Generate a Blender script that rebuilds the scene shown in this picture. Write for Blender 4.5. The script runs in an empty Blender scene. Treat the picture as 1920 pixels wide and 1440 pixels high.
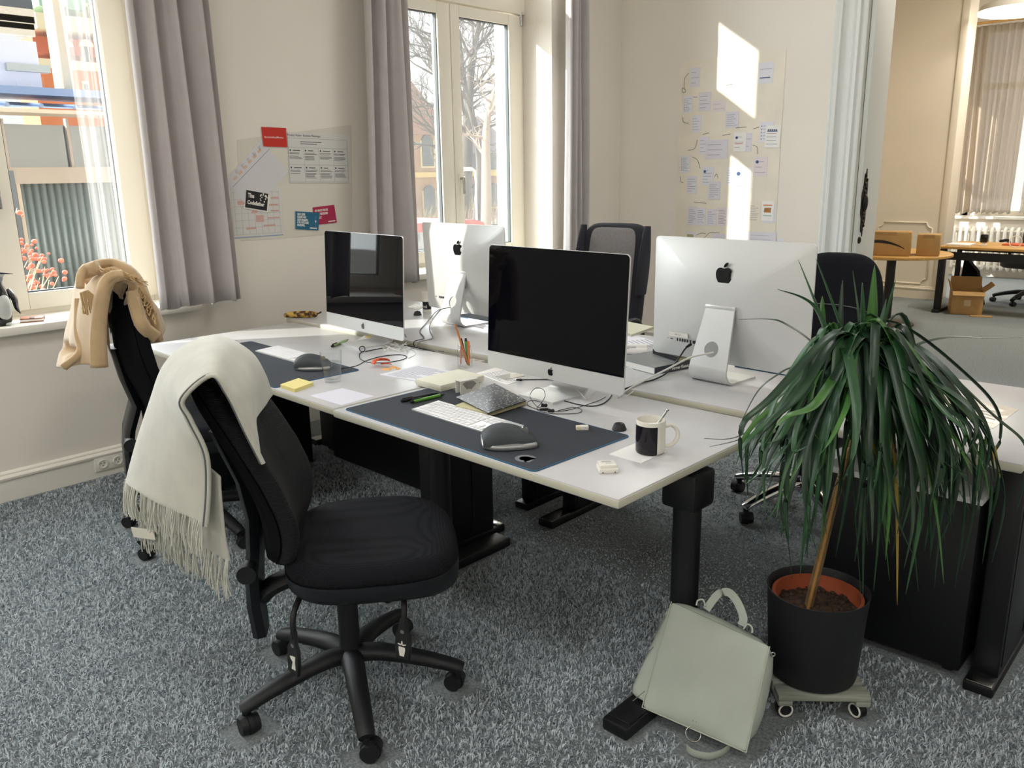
import bpy, bmesh, math, random
from mathutils import Vector, Matrix
PI = math.pi
random.seed(7)
col = bpy.context.scene.collection
# ------------------------------------------------------------------ camera numbers (solved from the photo)
CAM = Vector((4.3096, 0.0, 1.4823))
RX = Vector((0.734342, 0.678576, -0.01662)); RU = Vector((-0.156218, 0.192782, 0.968727)); RF = Vector((-0.660559, 0.70878, -0.247574))
FPX = 1547.12
def ray(u, v):
    return RX * ((u - 960) / FPX) - RU * ((v - 720) / FPX) + RF
def at_z(u, v, z):
    d = ray(u, v); return CAM + d * ((z - CAM.z) / d.z)
def at_x(u, v, x):
    d = ray(u, v); return CAM + d * ((x - CAM.x) / d.x)
def at_y(u, v, y):
    d = ray(u, v); return CAM + d * ((y - CAM.y) / d.y)
def at_p(u, v, p, n):
    d = ray(u, v); return CAM + d * ((Vector(p) - CAM).dot(n) / d.dot(n))
def lerp(a, b, t): return a + (b - a) * t
# ------------------------------------------------------------------ materials
def lin(c): return c / 12.92 if c <= 0.04045 else ((c + 0.055) / 1.055) ** 2.4
def hexc(h):
    h = h.lstrip('#'); return tuple(lin(int(h[i:i + 2], 16) / 255) for i in (0, 2, 4)) + (1.0,)
MATS = {}
def M(name, h, rough=0.6, metal=0.0, spec=0.5, var=0.0, vscale=8.0, bump=0.0, bscale=60.0, kind='noise', h2=None, coat=0.0, sheen=0.0, trans=0.0, obj=True, dist=0.002, emit=0.0, stretch=None):
    if name in MATS: return MATS[name]
    m = bpy.data.materials.new(name); m.use_nodes = True
    nt = m.node_tree; b = nt.nodes['Principled BSDF']
    c = hexc(h) if isinstance(h, str) else h
    b.inputs['Base Color'].default_value = c
    b.inputs['Roughness'].default_value = rough; b.inputs['Metallic'].default_value = metal
    b.inputs['Specular IOR Level'].default_value = spec
    b.inputs['Coat Weight'].default_value = coat; b.inputs['Sheen Weight'].default_value = sheen
    b.inputs['Transmission Weight'].default_value = trans
    if emit:
        b.inputs['Emission Color'].default_value = c; b.inputs['Emission Strength'].default_value = emit
    tc = nt.nodes.new('ShaderNodeTexCoord'); src = tc.outputs['Object']
    if stretch:
        mp = nt.nodes.new('ShaderNodeMapping'); mp.inputs['Scale'].default_value = stretch
        nt.links.new(src, mp.inputs[0]); src = mp.outputs[0]
    if var or h2:
        n = nt.nodes.new('ShaderNodeTexNoise'); n.inputs['Scale'].default_value = vscale; n.inputs['Detail'].default_value = 5
        nt.links.new(src, n.inputs['Vector'])
        mx = nt.nodes.new('ShaderNodeMix'); mx.data_type = 'RGBA'
        if h2: ca, cb = c, hexc(h2)
        else:
            ca = tuple(x * (1 - var) for x in c[:3]) + (1,); cb = tuple(min(1, x * (1 + var)) for x in c[:3]) + (1,)
        mx.inputs[6].default_value = ca; mx.inputs[7].default_value = cb
        rp = nt.nodes.new('ShaderNodeMapRange'); rp.inputs[1].default_value = 0.35; rp.inputs[2].default_value = 0.65
        nt.links.new(n.outputs[0], rp.inputs[0]); nt.links.new(rp.outputs[0], mx.inputs[0])
        nt.links.new(mx.outputs[2], b.inputs['Base Color'])
    if bump:
        bn = nt.nodes.new('ShaderNodeBump'); bn.inputs['Strength'].default_value = bump; bn.inputs['Distance'].default_value = dist
        if kind == 'noise':
            t = nt.nodes.new('ShaderNodeTexNoise'); t.inputs['Scale'].default_value = bscale; t.inputs['Detail'].default_value = 4
            o = t.outputs[0]
        elif kind == 'voronoi':
            t = nt.nodes.new('ShaderNodeTexVoronoi'); t.inputs['Scale'].default_value = bscale; o = t.outputs[0]
        else:
            t = nt.nodes.new('ShaderNodeTexWave'); t.inputs['Scale'].default_value = bscale; t.wave_type = 'BANDS'
            t.bands_direction = kind; t.inputs['Distortion'].default_value = 0.4; o = t.outputs[0]
        nt.links.new(src, t.inputs['Vector']); nt.links.new(o, bn.inputs['Height']); nt.links.new(bn.outputs[0], b.inputs['Normal'])
    MATS[name] = m; return m
def weave(name, h1, h2, scale, rough=0.85, bump=0.5, ratio=(1, 1, 1)):
    """knitted mesh cloth: a lattice of small dots between two colours"""
    if name in MATS: return MATS[name]
    m = M(name, h1, rough, spec=.25); nt = m.node_tree; b = nt.nodes['Principled BSDF']
    tc = nt.nodes.new('ShaderNodeTexCoord'); mp = nt.nodes.new('ShaderNodeMapping'); mp.inputs['Scale'].default_value = ratio
    mp.inputs['Rotation'].default_value = (0, 0, 0.7)
    v = nt.nodes.new('ShaderNodeTexVoronoi'); v.inputs['Scale'].default_value = scale; v.inputs['Randomness'].default_value = 0.12
    nt.links.new(tc.outputs['Object'], mp.inputs[0]); nt.links.new(mp.outputs[0], v.inputs['Vector'])
    r = nt.nodes.new('ShaderNodeMapRange'); r.inputs[1].default_value = 0.2; r.inputs[2].default_value = 0.55
    nt.links.new(v.outputs['Distance'], r.inputs[0])
    mx = nt.nodes.new('ShaderNodeMix'); mx.data_type = 'RGBA'; mx.inputs[6].default_value = hexc(h2); mx.inputs[7].default_value = hexc(h1)
    nt.links.new(r.outputs[0], mx.inputs[0]); nt.links.new(mx.outputs[2], b.inputs['Base Color'])
    bn = nt.nodes.new('ShaderNodeBump'); bn.inputs['Strength'].default_value = bump; bn.inputs['Distance'].default_value = 0.002; bn.invert = True
    nt.links.new(r.outputs[0], bn.inputs['Height']); nt.links.new(bn.outputs[0], b.inputs['Normal'])
    return m
def glassmat(name, tint=(1, 1, 1, 1), ior=1.45, refl=1.0):
    """pane glass: clear to light, mirror-like at a slant"""
    m = bpy.data.materials.new(name); m.use_nodes = True; nt = m.node_tree; nt.nodes.clear()
    o = nt.nodes.new('ShaderNodeOutputMaterial'); t = nt.nodes.new('ShaderNodeBsdfTransparent'); t.inputs[0].default_value = tint
    g = nt.nodes.new('ShaderNodeBsdfGlossy'); g.inputs['Roughness'].default_value = 0.01
    fr = nt.nodes.new('ShaderNodeFresnel'); ge = nt.nodes.new('ShaderNodeNewGeometry'); mr = nt.nodes.new('ShaderNodeMapRange'); mr.inputs[3].default_value = ior; mr.inputs[4].default_value = 1 / ior
    nt.links.new(ge.outputs['Backfacing'], mr.inputs[0]); nt.links.new(mr.outputs[0], fr.inputs[0])
    mu = nt.nodes.new('ShaderNodeMath'); mu.operation = 'MULTIPLY'; mu.inputs[1].default_value = refl
    mx = nt.nodes.new('ShaderNodeMixShader')
    nt.links.new(fr.outputs[0], mu.inputs[0]); nt.links.new(mu.outputs[0], mx.inputs[0]); nt.links.new(t.outputs[0], mx.inputs[1]); nt.links.new(g.outputs[0], mx.inputs[2])
    nt.links.new(mx.outputs[0], o.inputs[0]); MATS[name] = m; return m
def sheermat(name, h, alpha, transl=0.5):
    m = bpy.data.materials.new(name); m.use_nodes = True; nt = m.node_tree; nt.nodes.clear()
    o = nt.nodes.new('ShaderNodeOutputMaterial'); t = nt.nodes.new('ShaderNodeBsdfTransparent')
    d = nt.nodes.new('ShaderNodeBsdfDiffuse'); d.inputs[0].default_value = hexc(h)
    l = nt.nodes.new('ShaderNodeBsdfTranslucent'); l.inputs[0].default_value = hexc(h)
    a = nt.nodes.new('ShaderNodeMixShader'); a.inputs[0].default_value = transl
    b = nt.nodes.new('ShaderNodeMixShader'); b.inputs[0].default_value = alpha
    nt.links.new(d.outputs[0], a.inputs[1]); nt.links.new(l.outputs[0], a.inputs[2]); nt.links.new(t.outputs[0], b.inputs[1]); nt.links.new(a.outputs[0], b.inputs[2])
    nt.links.new(b.outputs[0], o.inputs[0]); MATS[name] = m; return m
# ------------------------------------------------------------------ mesh helper
class MB:
    def __init__(s): s.bm = bmesh.new()
    def box(s, lo, hi, bev=0.0, rot=None, seg=2, about=None):
        c = (Vector(lo) + Vector(hi)) / 2; d = Vector(hi) - Vector(lo)
        g = bmesh.ops.create_cube(s.bm, size=1.0); vs = g['verts']
        for v in vs: v.co = Vector((v.co.x * d.x, v.co.y * d.y, v.co.z * d.z))
        if bev > 0:
            es = list({e for v in vs for e in v.link_edges})
            bev = min(bev, 0.49 * min(abs(d.x), abs(d.y), abs(d.z)))
            r = bmesh.ops.bevel(s.bm, geom=es, offset=bev, segments=seg, profile=0.5, affect='EDGES')
            vs = list({v for f in r['faces'] for v in f.verts} | {v for v in vs if v.is_valid})
        for v in vs:
            if rot is not None: v.co = rot @ v.co
            v.co = v.co + c
        return s
    def cyl(s, p0, p1, r0, r1=None, n=20, caps=True):
        p0 = Vector(p0); p1 = Vector(p1); r1 = r0 if r1 is None else r1
        z = (p1 - p0).normalized(); x = z.orthogonal().normalized(); y = z.cross(x)
        a = [s.bm.verts.new(p0 + (x * math.cos(2 * PI * i / n) + y * math.sin(2 * PI * i / n)) * r0) for i in range(n)]
        b = [s.bm.verts.new(p1 + (x * math.cos(2 * PI * i / n) + y * math.sin(2 * PI * i / n)) * r1) for i in range(n)]
        for i in range(n): s.bm.faces.new((a[i], a[(i + 1) % n], b[(i + 1) % n], b[i]))
        if caps: s.bm.faces.new(a[::-1]); s.bm.faces.new(b)
        return s
    def tube(s, pts, r, n=8, closed=False, caps=True, flat=1.0, up=None):
        pts = [Vector(p) for p in pts]; k = len(pts)
        rr = r if isinstance(r, (list, tuple)) else [r] * k
        rings = []; x = None
        for i, p in enumerate(pts):
            if closed: t = (pts[(i + 1) % k] - pts[i - 1])
            else: t = (pts[min(i + 1, k - 1)] - pts[max(i - 1, 0)])
            if t.length < 1e-9: t = Vector((0, 0, 1))
            t.normalize()
            if up is not None: x = Vector(up) - t * Vector(up).dot(t)
            else: x = t.orthogonal() if x is None else x - t * x.dot(t)
            if x.length < 1e-6: x = t.orthogonal()
            x.normalize(); y = t.cross(x)
            rings.append([s.bm.verts.new(p + (x * math.cos(2 * PI * j / n) * flat + y * math.sin(2 * PI * j / n)) * rr[i]) for j in range(n)])
        for i in range(k if closed else k - 1):
            a, b = rings[i], rings[(i + 1) % k]
            for j in range(n): s.bm.faces.new((a[j], a[(j + 1) % n], b[(j + 1) % n], b[j]))
        if caps and not closed: s.bm.faces.new(rings[0][::-1]); s.bm.faces.new(rings[-1])
        return s
    def lathe(s, prof, c=(0, 0, 0), n=32, sq=None):
        c = Vector(c); rings = []
        for r, z in prof:
            if r < 1e-6: rings.append([s.bm.verts.new(c + Vector((0, 0, z)))])
            else: rings.append([s.bm.verts.new(c + Vector((r * math.cos(2 * PI * j / n), r * math.sin(2 * PI * j / n), z))) for j in range(n)])
        for a, b in zip(rings, rings[1:]):
            for j in range(n):
                k = (j + 1) % n
                if len(a) == 1 and len(b) == 1: continue
                if len(a) == 1: s.bm.faces.new((a[0], b[k], b[j]))
                elif len(b) == 1: s.bm.faces.new((a[j], a[k], b[0]))
                else: s.bm.faces.new((a[j], a[k], b[k], b[j]))
        return s
    def prism(s, pts, t, mat=None, t0=0.0):
        """2-D outline pushed along local z from t0 to t"""
        mat = mat or Matrix()
        a = [s.bm.verts.new(mat @ Vector((x, y, t0))) for x, y in pts]; b = [s.bm.verts.new(mat @ Vector((x, y, t))) for x, y in pts]
        n = len(pts)
        f1 = s.bm.faces.new(a[::-1]); f2 = s.bm.faces.new(b)
        for i in range(n): s.bm.faces.new((a[i], a[(i + 1) % n], b[(i + 1) % n], b[i]))
        bmesh.ops.triangulate(s.bm, faces=[f1, f2])
        return s
    def grid(s, f, nu, nv, cu=False, cv=False):
        vs = [[s.bm.verts.new(Vector(f(i / (nu if cu else nu - 1), j / (nv if cv else nv - 1)))) for j in range(nv)] for i in range(nu)]
        for i in range(nu if cu else nu - 1):
            for j in range(nv if cv else nv - 1):
                s.bm.faces.new((vs[i][j], vs[(i + 1) % nu][j], vs[(i + 1) % nu][(j + 1) % nv], vs[i][(j + 1) % nv]))
        return vs
    def ball(s, c, r, sc=(1, 1, 1), n=16, m=10, rot=None):
        g = bmesh.ops.create_uvsphere(s.bm, u_segments=n, v_segments=m, radius=1.0)
        for v in g['verts']:
            v.co = Vector((v.co.x * sc[0], v.co.y * sc[1], v.co.z * sc[2])) * r
            if rot is not None: v.co = rot @ v.co
            v.co += Vector(c)
        return s
    def quad(s, *p):
        s.bm.faces.new([s.bm.verts.new(Vector(q)) for q in p]); return s
    def text(s, txt, size, mat, align='LEFT', ext=0.0004, bold=0.0, width=1.0):
        cu = bpy.data.curves.new('t', 'FONT'); cu.body = txt; cu.size = size; cu.extrude = ext; cu.align_x = align; cu.offset = bold; cu.resolution_u = 2
        ob = bpy.data.objects.new('t', cu); col.objects.link(ob)
        dg = bpy.context.evaluated_depsgraph_get(); me = bpy.data.meshes.new_from_object(ob.evaluated_get(dg))
        me.transform(mat @ Matrix.Diagonal((width, 1, 1, 1))); s.bm.from_mesh(me)
        bpy.data.objects.remove(ob); bpy.data.curves.remove(cu); bpy.data.meshes.remove(me)
        return s
    def build(s, name, m, parent=None, smooth=38, world=False, clean=False):
        if clean: bmesh.ops.remove_doubles(s.bm, verts=s.bm.verts, dist=1e-5)
        bmesh.ops.recalc_face_normals(s.bm, faces=s.bm.faces)
        me = bpy.data.meshes.new(name); s.bm.to_mesh(me); s.bm.free()
        if smooth:
            me.shade_smooth()
            if smooth < 180: me.set_sharp_from_angle(angle=math.radians(smooth))
        me.materials.append(m)
        o = bpy.data.objects.new(name, me); col.objects.link(o)
        if parent is not None:
            o.parent = parent
            if world: me.transform(mworld(parent).inverted())
        return o
def mworld(o):
    m = o.matrix_basis.copy()
    while o.parent is not None: o = o.parent; m = o.matrix_basis @ m
    return m
def thing(name, label, cat, loc=(0, 0, 0), rz=0.0, group=None, rot=None):
    o = bpy.data.objects.new(name, None); col.objects.link(o); o.empty_display_size = 0.05
    o.location = loc; o.rotation_euler = rot if rot else (0, 0, rz); o['label'] = label; o['category'] = cat
    if group: o['group'] = group
    return o
def tag(o, label, cat, group=None, kind=None):
    o['label'] = label; o['category'] = cat
    if group: o['group'] = group
    if kind: o['kind'] = kind
    return o
def struct(o): o['kind'] = 'structure'; return o
def dup(root, loc, rz=None, label=None, group=None):
    def cp(o, par):
        c = o.copy(); col.objects.link(c)
        if par is not None: c.parent = par
        for ch in [x for x in KIDS.get(o.name, []) ]: cp(ch, c)
        return c
    KIDS = {}
    for x in col.objects:
        if x.parent is not None: KIDS.setdefault(x.parent.name, []).append(x)
    r = cp(root, None); r.location = loc
    if rz is not None: r.rotation_euler = (0, 0, rz)
    if label: r['label'] = label
    if group: r['group'] = group
    return r
def solid(o, t, off=0.0, sub=0):
    md = o.modifiers.new('thickness', 'SOLIDIFY'); md.thickness = t; md.offset = off
    if sub:
        sb = o.modifiers.new('round', 'SUBSURF'); sb.levels = sub; sb.render_levels = sub
    return o
def spline(pts, n=8, closed=False):
    """Catmull-Rom through the points"""
    P = [Vector(p) for p in pts]; k = len(P); out = []
    for i in range(k if closed else k - 1):
        g = (lambda j: P[j % k]) if closed else (lambda j: P[max(0, min(k - 1, j))])
        p0, p1, p2, p3 = g(i - 1), g(i), g(i + 1), g(i + 2)
        for s in range(n):
            t = s / n
            out.append(0.5 * ((2 * p1) + (p2 - p0) * t + (2 * p0 - 5 * p1 + 4 * p2 - p3) * t * t + (3 * p1 - p0 - 3 * p2 + p3) * t ** 3))
    if not closed: out.append(P[-1])
    return out
def rrect(w, h, r, n=6, cx=0.0, cy=0.0):
    out = []
    for (sx, sy, a0) in ((1, 1, 0), (-1, 1, 90), (-1, -1, 180), (1, -1, 270)):
        for i in range(n + 1):
            a = math.radians(a0 + 90 * i / n)
            out.append((cx + sx * (w / 2 - r) + r * math.cos(a), cy + sy * (h / 2 - r) + r * math.sin(a)))
    return out
def mat_axes(o, x, y):
    """matrix with given origin, x and y axes (z = x cross y)"""
    x = Vector(x).normalized(); y = Vector(y); y = (y - x * y.dot(x)).normalized(); z = x.cross(y)
    m = Matrix.Identity(4)
    for i in range(3): m[i][0] = x[i]; m[i][1] = y[i]; m[i][2] = z[i]; m[i][3] = o[i]
    return m
# ------------------------------------------------------------------ shared materials
wall_m = M('wall_paint', '#e6e0d6', 0.9, var=0.02, vscale=1.5, bump=0.12, bscale=35, dist=0.004)
white_m = M('white_gloss_paint', '#ece8de', 0.42, var=0.01, vscale=3)
ceil_m = M('ceiling_paint', '#efece4', 0.95)
cream_m = M('cream_wall_paint', '#ece3d2', 0.9, var=0.02, vscale=2)
grey_w = M('grey_white_paint', '#d9dbd8', 0.5, var=0.01, vscale=3)
desk_m = M('desk_laminate', '#c6c5c7', 0.32, var=0.015, vscale=20)
edge_m = M('desk_edge_band', '#c9c6b4', 0.5)
blk = M('black_metal', '#0d0e12', 0.45, bump=0.05, bscale=400)
blkp = M('black_plastic', '#101116', 0.55, bump=0.1, bscale=500, dist=0.0005)
blkg = M('black_gloss', '#0d0e12', 0.12)
alu = M('silver_aluminium', '#d6d7d6', 0.36, metal=0.4, var=0.01, vscale=3)
chrome = M('chrome', '#d8d8da', 0.12, metal=1.0)
steel = M('steel', '#b8b8b4', 0.25, metal=1.0)
paper_m = M('white_paper', '#eceae8', 0.85)
paperb = M('bluish_paper', '#dfdfe8', 0.85)
ink = M('dark_print', '#3a3f4a', 0.8)
inkg = M('grey_print', '#9a9ca6', 0.8)
inkr = M('red_print', '#c8604e', 0.8)
inkb = M('blue_print', '#3c5a86', 0.8)
plw = M('white_plastic', '#e9e6dd', 0.35)
cardb = M('cardboard', '#c09a64', 0.85, var=0.05, vscale=14)
woodm = M('beech_veneer', '#c89a55', 0.5, var=0.08, vscale=5, stretch=(1, 12, 12))
# ------------------------------------------------------------------ the room
YB = 6.03; HC = 3.9; WT = 0.6; XF = -0.28        # back wall, ceiling, outer wall thickness, window frame plane
W1 = (0.30, 2.06); W2 = (3.55, 5.13); ZS = 0.80; ZT = 3.62
def wall_boxes(mb, x0, x1, spans, z1):
    """wall along y, with (y0, y1, zlo, zhi) holes"""
    y = spans[0]
    for (a, b, lo, hi) in spans[2]:
        mb.box((x0, y, 0), (x1, a, z1)); mb.box((x0, a, 0), (x1, b, lo)); mb.box((x0, a, hi), (x1, b, z1)); y = b
    mb.box((x0, y, 0), (x1, spans[1], z1))
mb = MB(); mb.box((-0.6, -3.2, -0.12), (7.2, 13.2, 0.0)); floor = struct(mb.build('floor', MATS['wall_paint'], smooth=0))
mb = MB(); wall_boxes(mb, -WT, 0.0, (-3.2, YB, [(W1[0], W1[1], ZS, ZT), (W2[0], W2[1], ZS, ZT)]), HC); struct(mb.build('wall_left', wall_m, smooth=0))
mb = MB(); mb.box((-0.6, YB, 0), (2.03, YB + 0.37, HC)); mb.box((3.45, YB, 0), (7.2, YB + 0.37, HC)); mb.box((2.03, YB, 3.2), (3.45, YB + 0.37, HC)); struct(mb.build('wall_back', wall_m, smooth=0))
mb = MB(); mb.box((7.0, -3.2, 0), (7.2, 13.2, HC)); struct(mb.build('wall_right', wall_m, smooth=0))
mb = MB(); mb.box((-0.6, -3.4, 0), (7.2, -3.2, HC)); struct(mb.build('wall_front', wall_m, smooth=0))
mb = MB(); mb.box((-0.6, -3.4, HC), (7.2, 13.4, HC + 0.15)); struct(mb.build('ceiling', ceil_m, smooth=0))
# baseboards: board, bead and cap
def baseboard(name, p0, p1, n, m=white_m):
    p0 = Vector(p0); p1 = Vector(p1); n = Vector(n); L = (p1 - p0).length
    mt = mat_axes(p0, n, (0, 0, 1)); prof = [(0, 0), (.022, 0), (.022, .105), (.03, .108), (.032, .118), (.026, .124), (.016, .128), (.016, .136), (.008, .142), (0, .145)]
    d = 1 if (mt.to_3x3() @ Vector((0, 0, 1))).dot(p1 - p0) > 0 else -1
    return struct(MB().prism(prof, L * d, mt).build(name, m))
baseboard('baseboard_left', (0, -3.2, 0), (0, YB, 0), (1, 0, 0))
baseboard('baseboard_back', (0, YB, 0), (1.80, YB, 0), (0, -1, 0))
# windows: outer frame, two sashes with glass, transom light
pane = glassmat('window_glass', (.97, .99, .98, 1), 1.5, .9)
glare_pane = glassmat('glare_window_glass', (.97, .99, .98, 1), 1.5, .9)      # white veil mixed in for the glare across the second window
nt = glare_pane.node_tree; o_ = [n for n in nt.nodes if n.type == 'OUTPUT_MATERIAL'][0]; ms = [n for n in nt.nodes if n.type == 'MIX_SHADER'][0]
tr_ = nt.nodes.new('ShaderNodeBsdfTranslucent'); tr_.inputs[0].default_value = (1, .98, .95, 1); m2 = nt.nodes.new('ShaderNodeMixShader'); m2.inputs[0].default_value = .022
nt.links.new(ms.outputs[0], m2.inputs[1]); nt.links.new(tr_.outputs[0], m2.inputs[2]); nt.links.new(m2.outputs[0], o_.inputs[0])
gasket = M('window_gasket', '#3c4446', 0.6)
frame_m = M('window_frame_paint', '#ece6d8', 0.4)
def frame_ring(mb, y0, y1, z0, z1, w, x0, x1, bev=0.006):
    mb.box((x0, y0, z0), (x1, y0 + w, z1), bev); mb.box((x0, y1 - w, z0), (x1, y1, z1), bev)
    mb.box((x0, y0 + w, z0), (x1, y1 - w, z0 + w), bev); mb.box((x0, y0 + w, z1 - w), (x1, y1 - w, z1), bev)
def window(name, y0, y1, seam, gl, gr, zglass, tz0, tz1):
    """gl/gr = (y0,y1) of the two panes; tz0..tz1 = transom bar"""
    w = struct(thing(name, '', '')); del w['label']; del w['category']
    mb = MB(); frame_ring(mb, y0, y1, ZS + .02, ZT, .045, XF - .09, XF - .015); mb.box((XF - .09, y0, tz0 + .04), (XF + .012, y1, tz1 - .04), .006)
    struct(mb.build('window_frame', frame_m, w))
    for (a, b), (s0, s1) in ((gl, (y0 + .035, seam - .003)), (gr, (seam + .003, y1 - .035))):
        for (zl, zh, gz0, gz1) in ((ZS + .055, tz0 + .03, zglass, tz0 - .045), (tz1 - .03, ZT - .035, tz1 + .045, ZT - .11)):
            if zl > 2:                                      # one undivided light above the transom bar
                if a != gl[0]: continue
                a, b, s0, s1 = gl[0], gr[1], y0 + .035, y1 - .035
            mb = MB()
            mb.box((XF - .07, s0, zl), (XF, a, zh), .005); mb.box((XF - .07, b, zl), (XF, s1, zh), .005)
            mb.box((XF - .07, a, zl), (XF, b, gz0), .005); mb.box((XF - .07, a, gz1), (XF, b, zh), .005)
            sash = struct(mb.build('sash', frame_m, w))
            mb = MB(); t = .006
            for (p, q) in (((a - .002, gz0), (a + t, gz1)), ((b - t, gz0), (b + .002, gz1)), ((a, gz0 - .002), (b, gz0 + t)), ((a, gz1 - t), (b, gz1 + .002))):
                mb.box((XF - .045, p[0], p[1]), (XF - .015, q[0], q[1]))
            struct(mb.build('gasket', gasket, sash))
            struct(MB().box((XF - .042, a - .002, gz0 - .002), (XF - .036, b + .002, gz1 + .002)).build('pane', glare_pane if y0 > 3 else pane, sash))
    return w
w1 = window('window_1', W1[0], W1[1], 1.245, (.42, 1.13), (1.375, 1.888), .94, 2.66, 2.90)
w2 = window('window_2', W2[0], W2[1], 4.345, (3.71, 4.222), (4.436, 4.957), .94, 2.62, 2.88)
def handle(w, y, z):
    h = struct(MB().box((XF, y - .017, z - .035), (XF + .012, y + .017, z + .035), .004).build('handle', frame_m, w))
    struct(MB().cyl((XF + .012, y, z), (XF + .05, y, z), .009).box((XF + .04, y - .011, z - .115), (XF + .058, y + .011, z + .012), .006).build('lever', steel, h))
handle(w1, 1.30, 1.47); handle(w2, 4.39, 1.45)
for (w, a) in ((w1, W1), (w2, W2)):
    struct(MB().box((XF - .02, a[0] - .0, ZS - .0), (0.0, a[1], ZS + .03), .004).box((-.01, a[0] - .06, ZS - .012), (0.045, a[1] + .06, ZS + .03), .008).build('window_sill', white_m, w))
    struct(MB().cyl((XF + .002, a[1] - .036, 2.58), (XF + .002, a[1] - .036, 2.68), .011).build('hinge', steel, w))
# door frame trim on the back wall and folded door leaf in the reveal
mb = MB()
prof = [(1.80, .0), (1.80, .022), (1.815, .034), (1.83, .03), (1.845, .05), (1.862, .05), (1.87, .03), (1.885, .026), (1.93, .026), (1.94, .036), (1.955, .03), (1.965, .046), (1.985, .05), (1.995, .034), (2.012, .038), (2.03, .03), (2.03, 0)]
mb.prism([(x, y) for x, y in prof], 3.25, mat_axes((0, YB, 0), (1, 0, 0), (0, -1, 0)) @ Matrix.Diagonal((1, 1, -1, 1)))
struct(mb.build('trim_1', grey_w))
mb = MB(); mb.box((3.45, YB - .05, 0), (3.68, YB, 3.25), .01).box((1.80, YB - .05, 3.2), (3.68, YB, 3.43), .01); struct(mb.build('trim_2', grey_w))
mb = MB(); mb.box((1.88, YB + .37, 0), (2.05, YB + .41, 3.25), .008).box((3.43, YB + .37, 0), (3.6, YB + .41, 3.25), .008); struct(mb.build('trim_3', white_m))
d1 = struct(thing('door_1', '', '')); del d1['label']; del d1['category']
mb = MB(); mb.box((2.034, YB + .012, .01), (2.068, YB + .36, 3.15), .006); struct(mb.build('leaf', grey_w, d1))
brz = M('dark_bronze', '#2e2a26', 0.5, metal=0.7, bump=0.6, bscale=180)
mb = MB(); zc = 1.235; yc = YB + .075
out = []
for i in range(60):                                            # pierced rococo plate: wavy outline
    a = 2 * PI * i / 60; r = 1 + .13 * math.cos(9 * a) * (abs(math.sin(a)) ** .5)
    out.append((.052 * math.copysign(abs(math.cos(a)) ** .8, math.cos(a)) * r * (1 - .5 * abs(math.sin(a)) ** 3), .215 * math.copysign(abs(math.sin(a)) ** 1.3, math.sin(a)) * r))
mt = mat_axes((2.068, yc, zc), (0, 1, 0), (0, 0, 1))
mb.prism(out, .006, mt)
for k in (-1, 1):
    for j in range(5): mb.ball((2.076, yc + .012 * ((j % 2) * 2 - 1), zc + k * (.075 + .028 * j)), .012, (.7, 1, 1), 8, 6)
pl = struct(mb.build('handle_plate', brz, d1))
struct(MB().ball((2.078, yc, zc), .034, (.55, 1, 1.8), 14, 10).build('knob', brz, pl))
struct(MB().cyl((2.066, yc - .03, .975), (2.076, yc - .03, .975), .026, .022).ball((2.076, yc - .03, .975), .012, (.6, 1, 1.4), 10, 8).build('keyhole_rosette', brz, d1))
# socket in the baseboard
p = at_x(222, 875, .026)
so = thing('power_socket', 'white double wall socket set in the baseboard under the left window', 'socket', (.022, p.y, .07))
MB().box((0, -.115, -.037), (.008, .045, .037), .004).build('cover_plate', plw, so)
for k, yy in enumerate((-.0, -.075)):
    f = MB().lathe([(.0, .001), (.019, .001), (.019, .008), (.023, .009), (.024, 0)], n=24)
    for v in f.bm.verts: v.co = Vector((v.co.z * .6 + .008, v.co.x + yy, v.co.y))
    f.build('socket_insert', plw, so)
    for (a, b) in ((-.008, .004), (.008, .004), (0, -.009)):
        MB().cyl((.0085, yy + a, b), (.0096, yy + a, b), .0026, n=10).build('pin_hole', blkp, so)
# ------------------------------------------------------------------ carpet: shag pile over the floor slab
fm = bpy.data.materials.new('carpet_ground'); fm.use_nodes = True
def carpet_nodes(m, lo, hi, fine):
    nt = m.node_tree; b = nt.nodes['Principled BSDF']; b.inputs['Roughness'].default_value = 0.95; b.inputs['Specular IOR Level'].default_value = 0.1
    g = nt.nodes.new('ShaderNodeTexCoord')
    n = nt.nodes.new('ShaderNodeTexNoise'); n.inputs['Scale'].default_value = fine; n.inputs['Detail'].default_value = 6; n.inputs['Roughness'].default_value = .75
    nt.links.new(g.outputs['Object'], n.inputs['Vector'])
    mx = nt.nodes.new('ShaderNodeMix'); mx.data_type = 'RGBA'; mx.inputs[6].default_value = hexc(lo); mx.inputs[7].default_value = hexc(hi)
    r = nt.nodes.new('ShaderNodeMapRange'); r.inputs[1].default_value = .36; r.inputs[2].default_value = .64
    nt.links.new(n.outputs[0], r.inputs[0]); nt.links.new(r.outputs[0], mx.inputs[0]); nt.links.new(mx.outputs[2], b.inputs['Base Color'])
    bn = nt.nodes.new('ShaderNodeBump'); bn.inputs['Strength'].default_value = .9; bn.inputs['Distance'].default_value = .01
    nt.links.new(n.outputs[0], bn.inputs['Height']); nt.links.new(bn.outputs[0], b.inputs['Normal'])
carpet_nodes(fm, '#737b80', '#a8aeae', 110); floor.data.materials.clear(); floor.data.materials.append(fm)
pm_ = bpy.data.materials.new('carpet_fibre'); pm_.use_nodes = True; carpet_nodes(pm_, '#93a0a8', '#ccd3d7', 60)
pm_.node_tree.nodes['Bump'].inputs['Strength'].default_value = 0.0
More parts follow.
